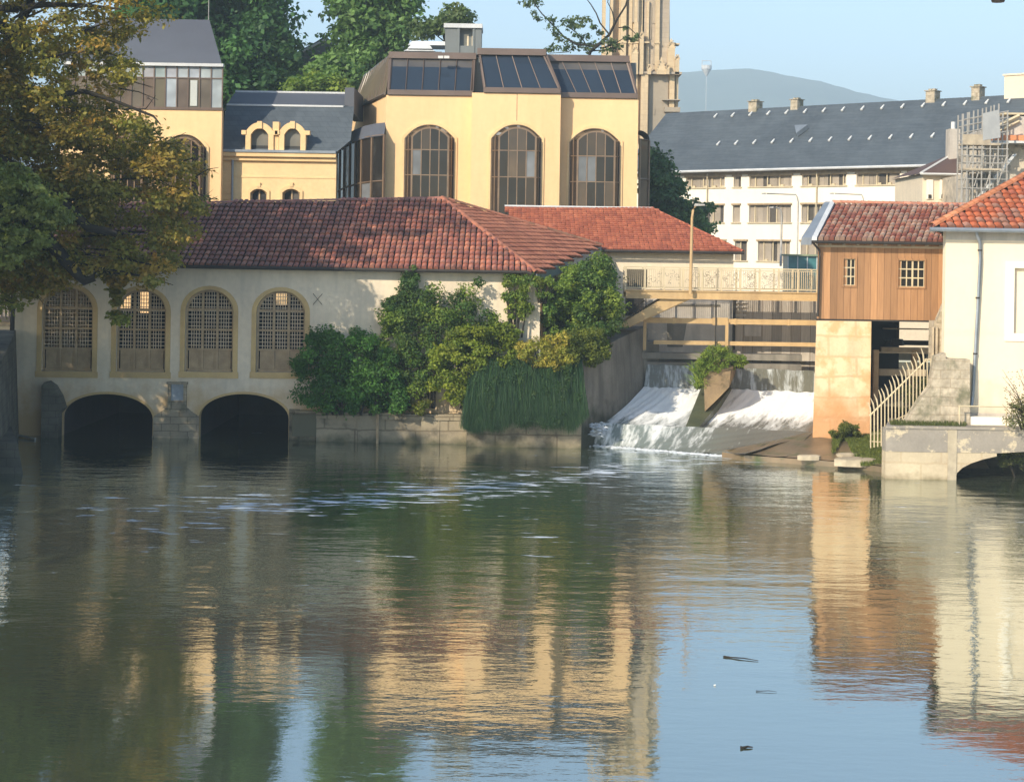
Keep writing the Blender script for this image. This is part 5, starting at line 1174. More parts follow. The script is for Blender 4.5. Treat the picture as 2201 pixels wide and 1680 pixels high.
for k, (x0_, x1_, z0_, z1_) in enumerate(hw):
    f = MB(); t = .07; f.fbox(fh, x0_-t, x1_+t, z1_, z1_+t, .05, .002); f.fbox(fh, x0_-t, x1_+t, z0_-t, z0_, .05, .002); f.fbox(fh, x0_-t, x0_, z0_, z1_, .05, .002); f.fbox(fh, x1_, x1_+t, z0_, z1_, .05, .002)
    nc = 2 if k == 0 else 4; xi0 = x0_+(.16 if k == 0 else .12)*.9
    f.fbox(fh, x0_, xi0, z0_, z1_, -.04, -.08)
    f2_ = MB()
    for i in range(nc+1): a = xi0+(x1_-xi0)*i/nc; tt = .022 if i != nc/2 or nc == 2 else .035; f2_.fbox(fh, max(xi0, a-tt), min(x1_, a+tt), z0_, z1_, -.03, -.07)
    for i in range(4): z = z0_+(z1_-z0_)*i/3; f2_.fbox(fh, x0_, x1_, max(z0_, z-.025), min(z1_, z+.025), -.034, -.074)
    wf = obj('window', f, M['planks'], hut); obj('muntins', f2_, M['rail'], wf); g = MB(); g.fbox(fh, x0_, x1_, z0_, z1_, -.085, -.1, (.008,.008,.008)); obj('pane', g, M['glass'], wf)
E0 = P(1745, 516, 69.35); E1 = P(2060, 521, 69.35); E1.z = E0.z; r0 = P(1785, 438, 73.2); r1 = Vector((E1.x+3.5, 73.2, r0.z)); bk0 = E0+Vector((3.2, 7.6, 0)); bk1 = E1+Vector((3.2, 7.6, 0))
s = MB(); dn = Vector((0,0,-.1)); s.face([E0, E1, r1, r0]); s.face([r0, r1, bk1, bk0]); s.face([E0+dn, E1+dn, bk1+dn, bk0+dn]); s.face([E0, E0+dn, E1+dn, E1]); s.face([E0, r0, bk0]); rf = obj('roof', s, M['tile_base'], hut)
s = MB(); e1 = (E1-E0).normalized(); e2 = (r0-E0).normalized()
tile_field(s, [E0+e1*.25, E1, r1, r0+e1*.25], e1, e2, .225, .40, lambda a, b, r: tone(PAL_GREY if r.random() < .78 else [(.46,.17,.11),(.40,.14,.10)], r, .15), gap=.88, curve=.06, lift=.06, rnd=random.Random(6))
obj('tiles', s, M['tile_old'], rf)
s = MB(); ridge_caps(s, r0+Vector((.1,0,.03)), r1, .14, [(.62,.30,.20), (.55,.25,.16)], 26, rnd); obj('ridge_tiles', s, M['tile_old'], rf)
s = MB(); s.hexa([E0+Vector((-.02,-.05,-.02)), E0+Vector((.20,-.05,-.02)), r0+Vector((.20,0,-.02)), r0+Vector((-.02,0,-.02))], [E0+Vector((.0,-.05,.13)), E0+Vector((.20,-.05,.13)), r0+Vector((.20,0,.13)), r0+Vector((.0,0,.13))]); obj('verge_flashing', s, M['roof_white'], rf)
s = MB(); s.hexa([E0+Vector((-.02,-.02,-.2)), E0+Vector((-.0,-.02,.1)), r0+Vector((-.0,.02,.1)), r0+Vector((-.02,.02,-.2))], [E0+Vector((-.35,.6,-.2)), E0+Vector((-.33,.6,.1)), r0+Vector((-.2,.3,.1)), r0+Vector((-.2,.3,-.2))]); obj('gable_board', s, M['zinc'], rf)
s = MB(); s.tube([E0+Vector((-.02,-.07,-.07)), E1+Vector((0,-.07,-.07))], .06, 8); obj('gutter', s, M['iron'], hut)
s = MB(); q = E0+Vector((.05,-.05,-.12)); s.tube([q, q+Vector((.32,.3,-.3)), Vector((q.x+.34, 69.65, zt_-.6)), Vector((q.x+.30, 69.65, zb_+.1))], .045, 6); obj('downpipe', s, M['iron'], hut)
s = MB()
for i in range(9):
    a = a0+.45+i*(a1-a0-.5)/8.6; s.fbox(fh, a-.05, a+.05, zt_-.17, zt_-.09, .25, .004)
obj('rafter_ends', s, M['beam_wood'], hut)
s = MB(); s.fbox(fh, a0, a1, zt_-.27, zt_-.18, .02, .003); obj('top_board', s, M['beam_wood'], hut)
pier = MB(); t0_ = P(1755, 684, 69.75); t1_ = P(1873, 687, 69.75); b0_ = P(1746, 928, 69.6); b1_ = P(1869, 930, 69.6); zt2 = zb_-.075
pier.hexa([(b0_.x, 69.55, .3), (b1_.x, 69.55, .3), (b1_.x+1.3, 76, .3), (b0_.x+1.3, 76, .3)], [(t0_.x, 69.75, zt2), (t1_.x, 69.75, zt2), (t1_.x+1.3, 76, zt2), (t0_.x+1.3, 76, zt2)])
obj('stone_pier', pier, M['pier_stone'], None, 'tall orange sandstone pier carrying the left side of the wooden hut', 'pier')
# passage behind the pier
ps = thing('sluice_passage', P(1940, 830, 73), 'shadowed sluice passage with timber beams under the wooden hut', 'sluice')
s = MB(); c = P(1925, 725, 77); d_ = P(2010, 725, 77); s.box(c.x+.5, d_.x+6, 86, 86.4, 3, zb_+2.6); obj('back_wall', s, M['cream_side'], ps)
s = MB(); s.box(t1_.x+1.1, c.x-.02, 76.2, 77.4, -.5, zb_); s.box(c.x, d_.x+2, 77.0, 77.5, -.5, P(1960,795,77).z-.05); s.box(P(1978,800,77).x, P(1990,800,77).x, 77.0, 77.3, P(1960,795,77).z, P(1960,752,77).z); s.box(c.x-.1, P(1995,800,77).x, 77.0, 77.3, P(1960,742,77).z, P(1960,733,77).z); s.box(t1_.x-.4, d_.x+1.2, 76.1, 76.6, -.5, .6); obj('dark_recess', s, M['black_void'], ps)  # near-black blocks: the shade of the passage is put into their colour
for (u0, u1, v, D, t) in ((1900, 2003, 705, 74.5, .05), (1896, 2002, 746, 73.5, .22), (1880, 2004, 756, 72.4, .05), (1890, 1990, 793, 72.5, .28), (1905, 2003, 731, 75, .14)):
    s = MB(); p = P(u0, v, D); q = P(u1, v, D); s.box(p.x, q.x, D, D+.3, p.z-t, p.z); obj('beam', s, M['beam_wood'] if t != .14 else M['iron'], ps)
s = MB(); p = P(1928, 742, 74.6); s.tube([p, p+Vector((0,0,.85))], .04, 6); s.tube([p, p+Vector((0,0,.28))], [.33, .26], 10); obj('sluice_winch', s, M['iron'], ps)
for (u, D) in ((1882, 71.5), (1965, 73.4)):
    s = MB(); p = P(u, 840, D); s.box(p.x-.1, p.x+.12, D, D+.25, 1.0, P(u, 752, D).z); obj('prop', s, M['wood_grey'], ps)
# ================================================================= CREAM HOUSE at the right edge
hs = thing('cream_house', (20, 64, 1.9), 'sunlit cream house with orange-red hipped tile roof at the right edge', 'house')
fo = Fr((0, 63.8), (1, 0)); Ho = fo.uv
a0 = Ho(2030, 700)[0]; a1 = 26.5; zt_ = Ho(2110, 496)[1]; wz = (Ho(2179, 640)[0], Ho(2250, 640)[0], Ho(2190, 716)[1], Ho(2190, 576)[1])
w = MB(); w.plate(fo, [(a0, 1.6), (a1, 1.6), (a1, zt_), (a0, zt_)], [[(wz[0],wz[2]), (wz[1],wz[2]), (wz[1],wz[3]), (wz[0],wz[3])]], 0, -.4)
w.hexa([(a0,64.21,1.6),(a0+.4,64.21,1.6),(a0+2.9,72,1.6),(a0+2.5,72,1.6)],[(a0,64.21,zt_),(a0+.4,64.21,zt_),(a0+2.9,72,zt_),(a0+2.5,72,zt_)]); w.box(a0+2.5, a1, 72.01, 72.4, 1.6, zt_); obj('wall', w, M['cream_wall'], hs)
f = MB(); t = .33
f.plate(fo, [(wz[0]-t, wz[2]-.3), (wz[1]+t, wz[2]-.3), (wz[1]+t, wz[3]+.25), (wz[0]-t, wz[3]+.25)], [[(wz[0],wz[2]), (wz[1],wz[2]), (wz[1],wz[3]), (wz[0],wz[3])]], .06, .002)
wf = obj('window_surround', f, M['white_wall'], hs); f = MB(); f.fbox(fo, wz[0], wz[1], wz[2], wz[3], -.14, -.2); obj('shutter', f, M['cream_wall'], wf)
E0 = P(2003, 490, 63.3); E1 = Vector((a1+.5, 63.3, E0.z)); Bk = Vector((E0.x+3.0, 73.1, E0.z)); Bk1 = Vector((a1+.5, 73.1, E0.z)); Rr = P(2201, 381, 67.0); k = (68.2-63.3)/(67.0-63.3); R0_ = E0+(Rr-E0)*k; R1_ = Vector((a1-4, 68.2, R0_.z))
if R1_.x < R0_.x+.1: R1_.x = R0_.x+.1
s = MB(); dn = Vector((0,0,-.09)); s.face([E0, E1, R1_, R0_]); s.face([E0, R0_, Bk]); s.face([R0_, R1_, Bk1, Bk]); s.face([E1, Bk1, R1_]); s.face([E0+dn, E1+dn, Bk1+dn, Bk+dn]); s.face([E0, E0+dn, E1+dn, E1]); s.face([E0, E0+dn, Bk+dn, Bk]); rf = obj('roof', s, M['tile_base'], hs)
s = MB(); e1 = (E1-E0).normalized(); n_ = e1.cross(R0_-E0).normalized(); e2 = n_.cross(e1); e2 = e2 if e2.z > 0 else -e2
tile_field(s, [E0, E1, R1_, R0_], e1, e2, .30, .38, lambda a, b, r: tone([(.66,.20,.09), (.60,.18,.08), (.52,.17,.10), (.48,.26,.19), (.68,.24,.12)], r), gap=.9, curve=.05, lift=.08, rnd=random.Random(8))
obj('tiles', s, M['tile_old'], rf)
s = MB(); ridge_caps(s, E0+Vector((0,0,.05)), R0_+Vector((0,0,.05)), .16, [(.66,.27,.13), (.72,.32,.16)], 22, rnd); obj('hip_tiles', s, M['tile_old'], rf)
s = MB(); s.tube([E0+Vector((-.1,-.09,-.05)), E1+Vector((0,-.09,-.05))], .085, 8); s.fbox(fo, E0.x+.05, a1, zt_-.02, E0.z-.1, .38, .3); obj('gutter', s, M['zinc'], hs)
s = MB(); s.fbox(fo, a0, a1, zt_-.36, zt_-.0, .015, .001); obj('soffit_band', s, M['concrete_pale'], hs)
s = MB(); f_ = lambda u, v, d: fo.pt(*Ho(u, v, d), d); s.tube([f_(2099, 494, .42), f_(2100, 506, .4), f_(2106, 520, .12), f_(2107, 560, .1), f_(2091, 850, .1), f_(2088, 872, .1)], .065, 8); obj('downpipe', s, M['zinc'], hs, smooth=True)
for v in (538, 640, 760):
    s = MB(); q = f_(2106-(v-540)*.045, v, .1); s.tube([q-Vector((0,0,.03)), q+Vector((0,0,.03))], .085, 8); obj('pipe_clip', s, M['iron'], hs)
s = MB(); s.fbox(fo, Ho(2075,880)[0], a1, 1.6, Ho(2140,888)[1], .05, .003); obj('plinth', s, M['concrete_pale'], hs)
# rubble stair wall between hut and house
sw = thing('rubble_stair_wall', P(2020, 900, 64.6), 'ruined rubble stone wall stepping down beside the iron palisade', 'wall')
fs2 = Fr((0, 63.35), (1, 0)); S_ = fs2.uv
poly = [S_(1940, 912), S_(2082, 915), S_(2082, 772), S_(2030, 770), S_(2030, 758), S_(2010, 765), S_(1998, 830), S_(1975, 860), S_(1962, 880)]
s = MB(); s.plate(fs2, poly, [], .2, -.42); obj('wall', s, M['rubble'], sw)
s = MB(); f0 = Fr((0, 67.6), (1, 0)); q = f0.uv; s.fbox(f0, q(2007,700)[0], q(2034,700)[0], q(2020,775)[1], q(2020,690)[1], .0, -.8); s.prism([f0.pt(*q(2012,692), .05), f0.pt(*q(2034,692), .05), f0.pt(*q(2034,640), .05)], (0,.4,0)); obj('upper_wall', s, M['rubble'], sw)
s = MB(); 
for u in (2002, 2010): s.fbox(f0, q(u,700)[0], q(u+4,700)[0], q(u,772)[1], q(u,702)[1], .15, .02)
obj('timber_post', s, M['beam_wood'], sw)
# iron palisade
pf = thing('iron_palisade', P(1900, 960, 65), 'rusty pale iron palisade with spiked tops rising up beside the rubble wall', 'fence')
fp2 = Fr((0, 64.2), (1, 0)); p_ = fp2.uv
s = MB(); ra = fp2.pt(*p_(1869, 893), .03); rb_ = fp2.pt(*p_(1990, 774), .03); s.tube([ra, rb_], .035, 5); s.tube([fp2.pt(*p_(1990,774), .03), fp2.pt(*p_(2030,772), .03)], .03, 5); s.tube([fp2.pt(*p_(1908,908), .03), fp2.pt(*p_(1975,880), .03)], .022, 4); s.tube([fp2.pt(*p_(1869,948), .03), fp2.pt(*p_(1903,950), .03)], .022, 4); obj('rail', s, M['rail'], pf)
for i in range(20):
    u = 1871+7.6*i; 
    t = (u-1869)/121; vt = 893-119*min(t, 1); vb = 962-1.2*i if u < 1903 else 915-(i*.7)
    s = MB(); top = fp2.pt(*p_(u-6-(2 if i % 3 else 0), vt-27-(i % 4)*1.5 if t < 1 else vt-1), .05); mid = fp2.pt(*p_(u, vt-4), .045); bot = fp2.pt(*p_(u, vb), .04)
    s.tube([bot, mid, mid.lerp(top, .5)+Vector((.03,0,0)), top], [.026, .026, .032, .012], 5); obj('picket', s, M['rail'], pf)
# ================================================================= QUAY with arch
qy = thing('stone_quay', P(2050, 1030, 62.4), 'low stone quay with dark cement upper band and a shallow arch at the right edge', 'quay')
fqy = Fr((0, 62.4), (1, 0)); q_ = fqy.uv
a0 = q_(1903, 980)[0]; am = q_(2054, 980)[0]; a1 = 27; zt_ = q_(1980, 921)[1]; zm = q_(1980, 971)[1]; ac = am+5.2; zc_ = q_(2205, 963)[1]
arc = [(am+.001, -1.0)]+[(am+5.2-5.2*cos(pi*i/20), .05+(zc_-.05)*sin(pi*i/20)**.9) for i in range(1, 20)]+[(am+10.39, -1.0)]
lo = [(a0, -1.1), (am+.0, -1.1)]
s = MB(); s.plate(fqy, [(a0,-1.1), (am,-1.1), (am,zm), (a0,zm)], [], .03, -.6); 
# lower cream haunch of the arch
hp = [(am+.001, -.2)]+[(x, z) for x, z in arc[1:7]]+[(arc[6][0], zm), (am+.001, zm)]
hp = [(am+.001, 0.05)]+[(x, min(z, zm-.001)) for x, z in arc[1:6] if z < zm]+[(arc[5][0], zm-.0), (am+.001, zm)]
s.plate(fqy, hp, [], .028, -.6); obj('lower_course', s, M['quay_low'], qy)
s = MB(); up_ = [(x, z) for x, z in arc[1:-1] if z >= zm]
s.plate(fqy, [(a0, zm+.003), (arc[5][0]+.01, zm+.003)]+up_[1:]+[(a1, zm), (a1, zt_+.02), (a0, zt_)], [], .05, -.6); obj('upper_course', s, M['quay_top'], qy)
s = MB(); s.hexa([fqy.pt(a0-.03,zt_+.003,.1), fqy.pt(a1,zt_+.003,.1), fqy.pt(a1,zt_+.003,-3), fqy.pt(a0+.8,zt_+.003,-3)], [fqy.pt(a0-.03,zt_+.09,.1), fqy.pt(a1,zt_+.09,.1), fqy.pt(a1,zt_+.09,-3), fqy.pt(a0+.8,zt_+.09,-3)]); obj('coping', s, M['quay_top'], qy)
s = MB(); s.fbox(fqy, q_(2036,980)[0], am+.02, -1, zt_-.02, .07, .052); obj('quoin_patch', s, M['slab_stone'], qy)
s = MB(); s.fbox(fqy, am, a1, -1, 1.2, -8, -8.3); s.fbox(fqy, am, a1, -1, .35, -4.2, -7.9); obj('culvert_back', s, M['stone_dark'], qy)
rl = thing('quay_railing', P(2130, 915, 62.8), 'thin beige railing standing on the stone quay before the cream house', 'railing')
f11 = Fr((0, 62.7), (1, 0)); r__ = f11.uv
s = MB(); s.tube([f11.pt(*r__(2060,872), 0), f11.pt(*r__(2225,876), 0)], .025, 5); zz = [r__(2060, 872)[1], r__(2060, 918)[1]]; 
s.tube([f11.pt(*r__(2160,905), 0), f11.pt(*r__(2225,906), 0)], .015, 5); obj('rail', s, M['rail'], rl)
for u in (2062, 2163, 2215):
    s = MB(); a = r__(u, 900)[0]; s.tube([f11.pt(a, zt_+.08, 0), f11.pt(a, r__(u, 873)[1], 0)], .03, 6); obj('post', s, M['rail'], rl)
s = MB(); s.fbox(Fr((0, 63.2), (1, 0)), Ho(2070,900)[0], a1, 1.9, Ho(2140,893)[1], 0, -.3); obj('low_wall', s, M['white_wall'], None, 'low whitewashed kerb wall between the quay railing and the cream house', 'kerb wall')
# ================================================================= apron and stones
s = MB(); zA = lambda y: .28+max(0, (y-66.5))*.17
outl = [(1552,971), (1600,978), (1690,984), (1800,992), (1903,1003)]
front = []
for (u, v) in outl: d = ray(u, v); t = (.22-HC)/d.z; front.append(Vector((d.x*t, t, .22)))
backp = [P(1572,967,68.1), P(1655,950,69.2), P(1752,927,70.6), P(1800,922,71.5), P(1960,905,72)]
for i in range(4):
    A1_, B1_, C1_, D1_ = backp[i], backp[i+1], front[i+1], front[i]
    s.grid(lambda u, v: A1_.lerp(B1_, u).lerp(D1_.lerp(C1_, u), v)+Vector((0,0,.04+.02*sin(9*u+5*i)*sin(7*v))), 10, 10)
    s.face([front[i], front[i+1], front[i+1]-Vector((0,-.2,1)), front[i]-Vector((0,-.2,1))])
s.face([front[4], backp[4]+Vector((2,0,0)), front[4]+Vector((4,0,0))])
obj('apron', s, M['wetmud'], None, kind='structure')
def apron_pt(u, v, up=0):
    d = ray(u, v); t = (HC-.25+7.8)/(.12-d.z); return Vector((d.x*t, t, HC+d.z*t+up))
sg = 'flat pale stones on the wet apron'
for (u, v, D, w_, d_, h_, lab) in ((1835, 992, 64.6, .85, .55, .22, 'largest flat pale stone slab at the water edge of the apron'), (1822, 977, 65.8, .55, .3, .1, 'flat pale slab just behind the largest slab on the apron'), (1738, 980, 65.6, .5, .18, .06, 'thin pale slab lying alone left on the brown apron'), (1880, 935, 68.6, .4, .3, .14, 'small pale stone lying in grass below the palisade')):
    p = apron_pt(u, v); k = 9; rr = random.Random(u); s = MB()
    ring0 = [Vector((p.x+w_*cos(2*pi*i/k)*rr.uniform(.8,1.1), p.y+d_*sin(2*pi*i/k)*rr.uniform(.8,1.1), p.z-.15)) for i in range(k)]
    rt_ = [q+Vector((0,0,h_*.6+.13+rr.uniform(-.02,.02))) for q in ring0]; ct = sum(rt_, Vector())/k
    for i in range(k): s.face([ring0[i], ring0[(i+1)%k], rt_[(i+1)%k], rt_[i]]); 
    rt2 = [ct.lerp(q, .8)+Vector((0,0,.03)) for q in rt_]
    for i in range(k): s.face([rt_[i], rt_[(i+1)%k], rt2[(i+1)%k], rt2[i]])
    s.face(rt2); obj('stone_slab', s, M['slab_stone'], None, lab, 'stone', sg)
# ================================================================= left edge quay wall
lq = thing('dark_quay_wall', P(12, 940, 69), 'dark damp stone quay wall running toward the viewer at the left edge', 'wall')
s = MB(); s.hexa([(-21.0,71.9,-1), (-23.5,71.9,-1), (-21.6,58,-1), (-17.7,58,-1)], [(-21.25,71.9,4.55), (-23.5,71.9,4.55), (-21.6,58,3.2), (-18.0,58,3.2)]); obj('wall', s, M['stone_dark'], lq)
s = MB(); s.hexa([(-21.0,70.6,-1), (-21.8,70.6,-1), (-19.6,60,-1), (-17.2,60,-1)], [(-21.15,70.6,.95), (-21.8,70.6,.95), (-19.8,60,1.1), (-17.6,60,1.1)]); obj('footing', s, M['stone_dark'], lq)
s = MB(); p = P(25, 928, 70.5); s.tube([ground_pt(20, 931, .12), ground_pt(76, 943, .04)], .05, 6); obj('floating_pole', s, M['galv'], None, 'pale pole floating on dark water at the far left corner', 'pole')
s = MB(); p0 = P(30, 590, 72.0); p1 = P(26, 714, 71.9); s.tube([p0+Vector((0,0,.8)), p1], .1, 6); obj('downpipe', s, M['iron'], mill)
ff_ = thing('far_balcony_house', P(5, 690, 96), 'sunlit cream house with iron balcony glimpsed at the far left edge', 'house')
f12 = Fr((0, 96), (1, 0)); t12 = f12.uv; s = MB(); s.fbox(f12, t12(-260,600)[0], t12(40,600)[0], 1, t12(0,560)[1]+3, 0, -6); obj('wall', s, M['white_wall'], ff_)
s = MB()
for i in range(14): a = t12(-60+i*8, 600)[0]; s.fbox(f12, a-.04, a+.04, t12(0,680)[1], t12(0,600)[1], .7, .62)
s.fbox(f12, t12(-80,680)[0], t12(30,680)[0], t12(0,690)[1], t12(0,680)[1], .8, .001); obj('balcony', s, M['iron'], ff_)
# ================================================================= VEGETATION
DG = [(.070,.140,.034), (.055,.112,.030), (.11,.19,.042), (.045,.085,.026)]
MG = [(.14,.21,.034), (.19,.26,.04), (.09,.155,.03), (.25,.31,.05)]
YG = [(.17,.20,.03), (.22,.24,.035), (.12,.16,.025), (.28,.25,.05)]
OL = [(.27,.23,.045), (.21,.19,.038), (.36,.25,.048), (.15,.16,.034), (.40,.24,.05), (.26,.24,.045)]
GT = [(.07,.115,.02), (.05,.09,.016), (.10,.14,.025)]
# --- big autumn tree leaning in from the left bank
def left_tree():
    rng = np.random.default_rng(21)
    poly = [(-60,-120), (400,-120), (410,20), (300,55), (275,100), (285,140), (252,190), (262,235), (300,262), (350,290), (415,330), (462,352), (470,385), (445,440), (420,490), (385,520), (375,560), (345,585), (335,612), (270,610), (215,585), (180,590), (60,625), (20,655), (-60,660)]
    def wgt(u, v):
        w_ = 1.0
        if v < 240 and u > 150: w_ = .75
        if v < 60: w_ = .42
        if u > 390 and v < 470: w_ = .5
        if 200 < u < 330 and 240 < v < 330: w_ = .8
        return w_
    cents = px_cents(poly, 62, 69.5, 520, rng, weight=wgt)
    hang = px_cents([(225,600), (300,600), (275,640), (262,712), (243,712), (240,650)], 65, 67, 12, rng)
    low = px_cents([(45,610),(140,600),(110,640),(60,640)], 65, 67, 4, rng)
    allc = np.concatenate([cents, hang, low]); rad = rng.uniform(.42, 1.02, len(allc)); rad[len(cents):] *= .5
    pal = np.array(OL)
    C, nn, s, col = clump_leaves(allc, rad, 170, .17, pal, rng, squash=.55, shell=.25, up=.8)
    # greener toward the bottom, browner in the middle
    ptsv = C[:, 2]; g = np.clip((6.5-ptsv)/3.0, 0, 1)[:, None]
    col = col*(1-g)+np.array([.085,.12,.025])*g*(col.sum(1, keepdims=True)/.22)
    g = g[:len(C)]; keep = rng.random(len(C)) < .95
    t = thing('autumn_plane_tree', (-26.5, 66, 2.8), 'large olive and rust coloured tree leaning in from the upper left over the mill', 'tree')
    # crown outside the picture
    oc = []
    for i in range(190):
        a = rng.uniform(0, 6.28); r_ = 7.5*sqrt(rng.random()); oc.append((-26.5+r_*cos(a)*.9, 63+r_*sin(a)*1.0, rng.uniform(7, 25)))
    oc = np.array([o for o in oc if (o[0] < -.306*o[1]-.9)])
    C2, n2, s2, c2_ = clump_leaves(oc, rng.uniform(1.2, 2.0, len(oc)), 90, .42, pal, rng, squash=.7, shell=.3)
    foliage_obj('crown', [leaf_quads(C[keep], nn[keep], s[keep], col[keep], rng), leaf_quads(C2, n2, s2, c2_, rng)], M['leaf'], t)
    b = MB(); base = Vector((-26.5, 66, 2.8)); tr = [base, Vector((-26.1,66,8)), Vector((-25.4,66,13)), Vector((-24.8,66,18)), Vector((-24.5,66,24))]
    b.tube(tr, [.75,.62,.5,.35,.12], 10)
    def limb(pts, r0, r1, s0, dz=8.2):
        q = [s0]+[P(u, v, D+dz) for u, v, D in pts]; n = len(q); b.tube(q, [(r0+(r1-r0)*i/(n-1))*1.2 for i in range(n)], 7)
        return q
    limb([(-40,188,55.5), (0,190,55.5), (60,194,55.3), (120,203,55), (150,222,55), (190,262,54.6), (235,330,54.2), (300,370,54), (360,400,54)], .26, .02, tr[2], 12)
    limb([(0,345,54.6), (60,375,54.4), (140,440,54), (190,490,54), (235,498,54), (250,505,54)], .26, .09, tr[1])
    q = limb([(20,430,54), (90,500,54), (140,560,53.8), (165,588,53.8), (182,604,53.8), (200,598,53.8), (202,584,53.8)], .28, .10, tr[1])
    limb([(0,110,56), (40,60,56), (75,-20,56), (90,-100,56)], .3, .12, tr[3]); limb([(40,70,56), (62,20,56.2), (66,-60,56.2)], .25, .08, tr[3])
    limb([(10,20,56), (100,10,56), (190,12,56), (260,20,56)], .16, .03, tr[3])
    limb([(120,205,55), (180,196,55.4), (240,215,55.4), (330,250,55.4), (345,268,55.4)], .12, .02, P(100,202,63.3))
    for i in range(60):
        k = rng.integers(0, len(cents)); c = Vector(cents[k]); a = Vector(cents[rng.integers(0, len(cents))])
        u0 = tr[2] if c.z > 12 else tr[1]; s_ = c.lerp(u0, .28)
        b.tube([s_+Vector((0,0,.3)), s_.lerp(c, .5)+Vector((0,0,rng.uniform(0,.4))), c, c+Vector((rng.uniform(.3,1.1), 0, rng.uniform(-.4,.3)))], [.06,.045,.03,.012], 5)
    for (u0, v0, u1, v1) in ((350,330,350,295), (300,320,420,300), (420,380,470,360), (60,600,95,655), (80,590,115,640), (50,600,62,650), (405,405,468,432), (270,235,335,205), (260,165,330,188), (255,190,340,215), (300,310,400,285), (380,350,440,335)):
        p0 = P(u0, v0, 65); p1 = P(u1, v1, 65); b.tube([p0, p0.lerp(p1, .5)+Vector((rng.normal()*.1,0,rng.normal()*.1)), p1], [.03,.02,.008], 4)
        for _ in range(3): m_ = p0.lerp(p1, rng.uniform(.3,.9)); b.tube([m_, m_+Vector((rng.uniform(0,.5), 0, rng.uniform(-.35,.3)))], [.012,.004], 3)
    obj('trunk', b, M['bark'], t, smooth=True)
left_tree()
px_tree('green_tree', 'bright green sunlit low tree crown at the left edge under the autumn tree', [(-80,355), (20,348), (65,372), (95,415), (140,445), (155,465), (115,480), (100,520), (50,545), (20,565), (-80,580)], 57, 62, 190, .42, 120, .17, [(.19,.22,.06), (.25,.27,.075), (.12,.15,.04)], (-22.6, 61, 2.8), .3, nl=30, seed=4, squash=.5, shell=.15)
# --- shading trees on the left bank outside the frame (they cast the shade over the mill)
def bank_tree(name, x, y, r_, h0, h1, n, label, seed):
    rng = np.random.default_rng(seed); c = []
    for i in range(n):
        a = rng.uniform(0, 6.28); q = r_*sqrt(rng.random()); z = rng.uniform(h0, h1); k = 1-.55*abs((z-(h0+h1)/2)/((h1-h0)/2))**2
        c.append((x+q*k*cos(a), y+q*k*sin(a), z))
    c = np.array(c); C, nn, s, col = clump_leaves(c, rng.uniform(1.1, 2.0, n), 80, .5, GT, rng, shell=.3)
    t = thing(name, (x, y, 2.8), label, 'tree', 'trees on the left bank'); foliage_obj('crown', [leaf_quads(C, nn, s, col, rng)], M['leaf'], t)
    b = MB(); branch_tree(b, (x, y, 2.8), (x, y, h1-2), .5, c, rng, 8); obj('trunk', b, M['bark'], t)
for i, (x, y, r_, h0, h1) in enumerate(BANKTREES): bank_tree('bank_tree', x, y, r_, h0, h1, 110, 'full crowned green tree on the left bank, %s' % ['the one nearer the mill', 'the one farther from the mill'][i], 60+i)
# --- background trees
px_tree('dark_hornbeam', 'tall dense dark green tree rising behind the slate roof, widest of the background', [(262,-150), (570,-150), (605,20), (618,60), (618,110), (610,150), (625,200), (600,215), (470,220), (330,150), (262,60)], 111, 119, 330, 1.5, 200, .40, [(.065,.155,.05),(.05,.125,.04),(.095,.20,.06),(.04,.095,.035)], (-20, 115, 3), .7, seed=5, group='trees behind the buildings')
px_tree('green_tree', 'lighter green spreading tree between the grey gabled house and the brown attic', [(728,-120), (850,-120), (888,10), (870,50), (872,80), (840,105), (812,130), (790,160), (750,160), (722,110), (716,60), (718,10)], 111, 117, 130, 1.25, 150, .36, [(.11,.20,.055), (.15,.25,.07), (.08,.155,.045)], P(770, 230, 114), .45, seed=6, group='trees behind the buildings', nl=16)
px_tree('green_tree', 'lighter low tree with rounded crown beside the grey gabled house', [(700,120), (730,130), (755,150), (752,200), (700,195), (688,150)], 106, 109, 26, 1.0, 160, .33, [(.11,.19,.05), (.14,.23,.06)], P(722, 260, 107), .3, seed=7, group='trees behind the buildings', nl=4)
px_tree('clipped_shrub', 'broad mid green hedge of shrubs above the mansard roof', [(630,182), (690,172), (750,178), (752,215), (620,215)], 103.5, 106, 30, .7, 170, .26, MG, P(690, 260, 105), .2, seed=8, nl=4, cat='shrub')
px_tree('green_tree', 'small pale green tree top just behind the skylight dome', [(893,55), (915,52), (935,58), (975,15), (1000,8), (1008,40), (990,75), (960,72), (905,75)], 108, 111, 34, .65, 120, .28, [(.11,.16,.05), (.15,.19,.07), (.08,.12,.04)], P(960, 150, 109), .2, seed=9, group='trees behind the buildings', nl=6)
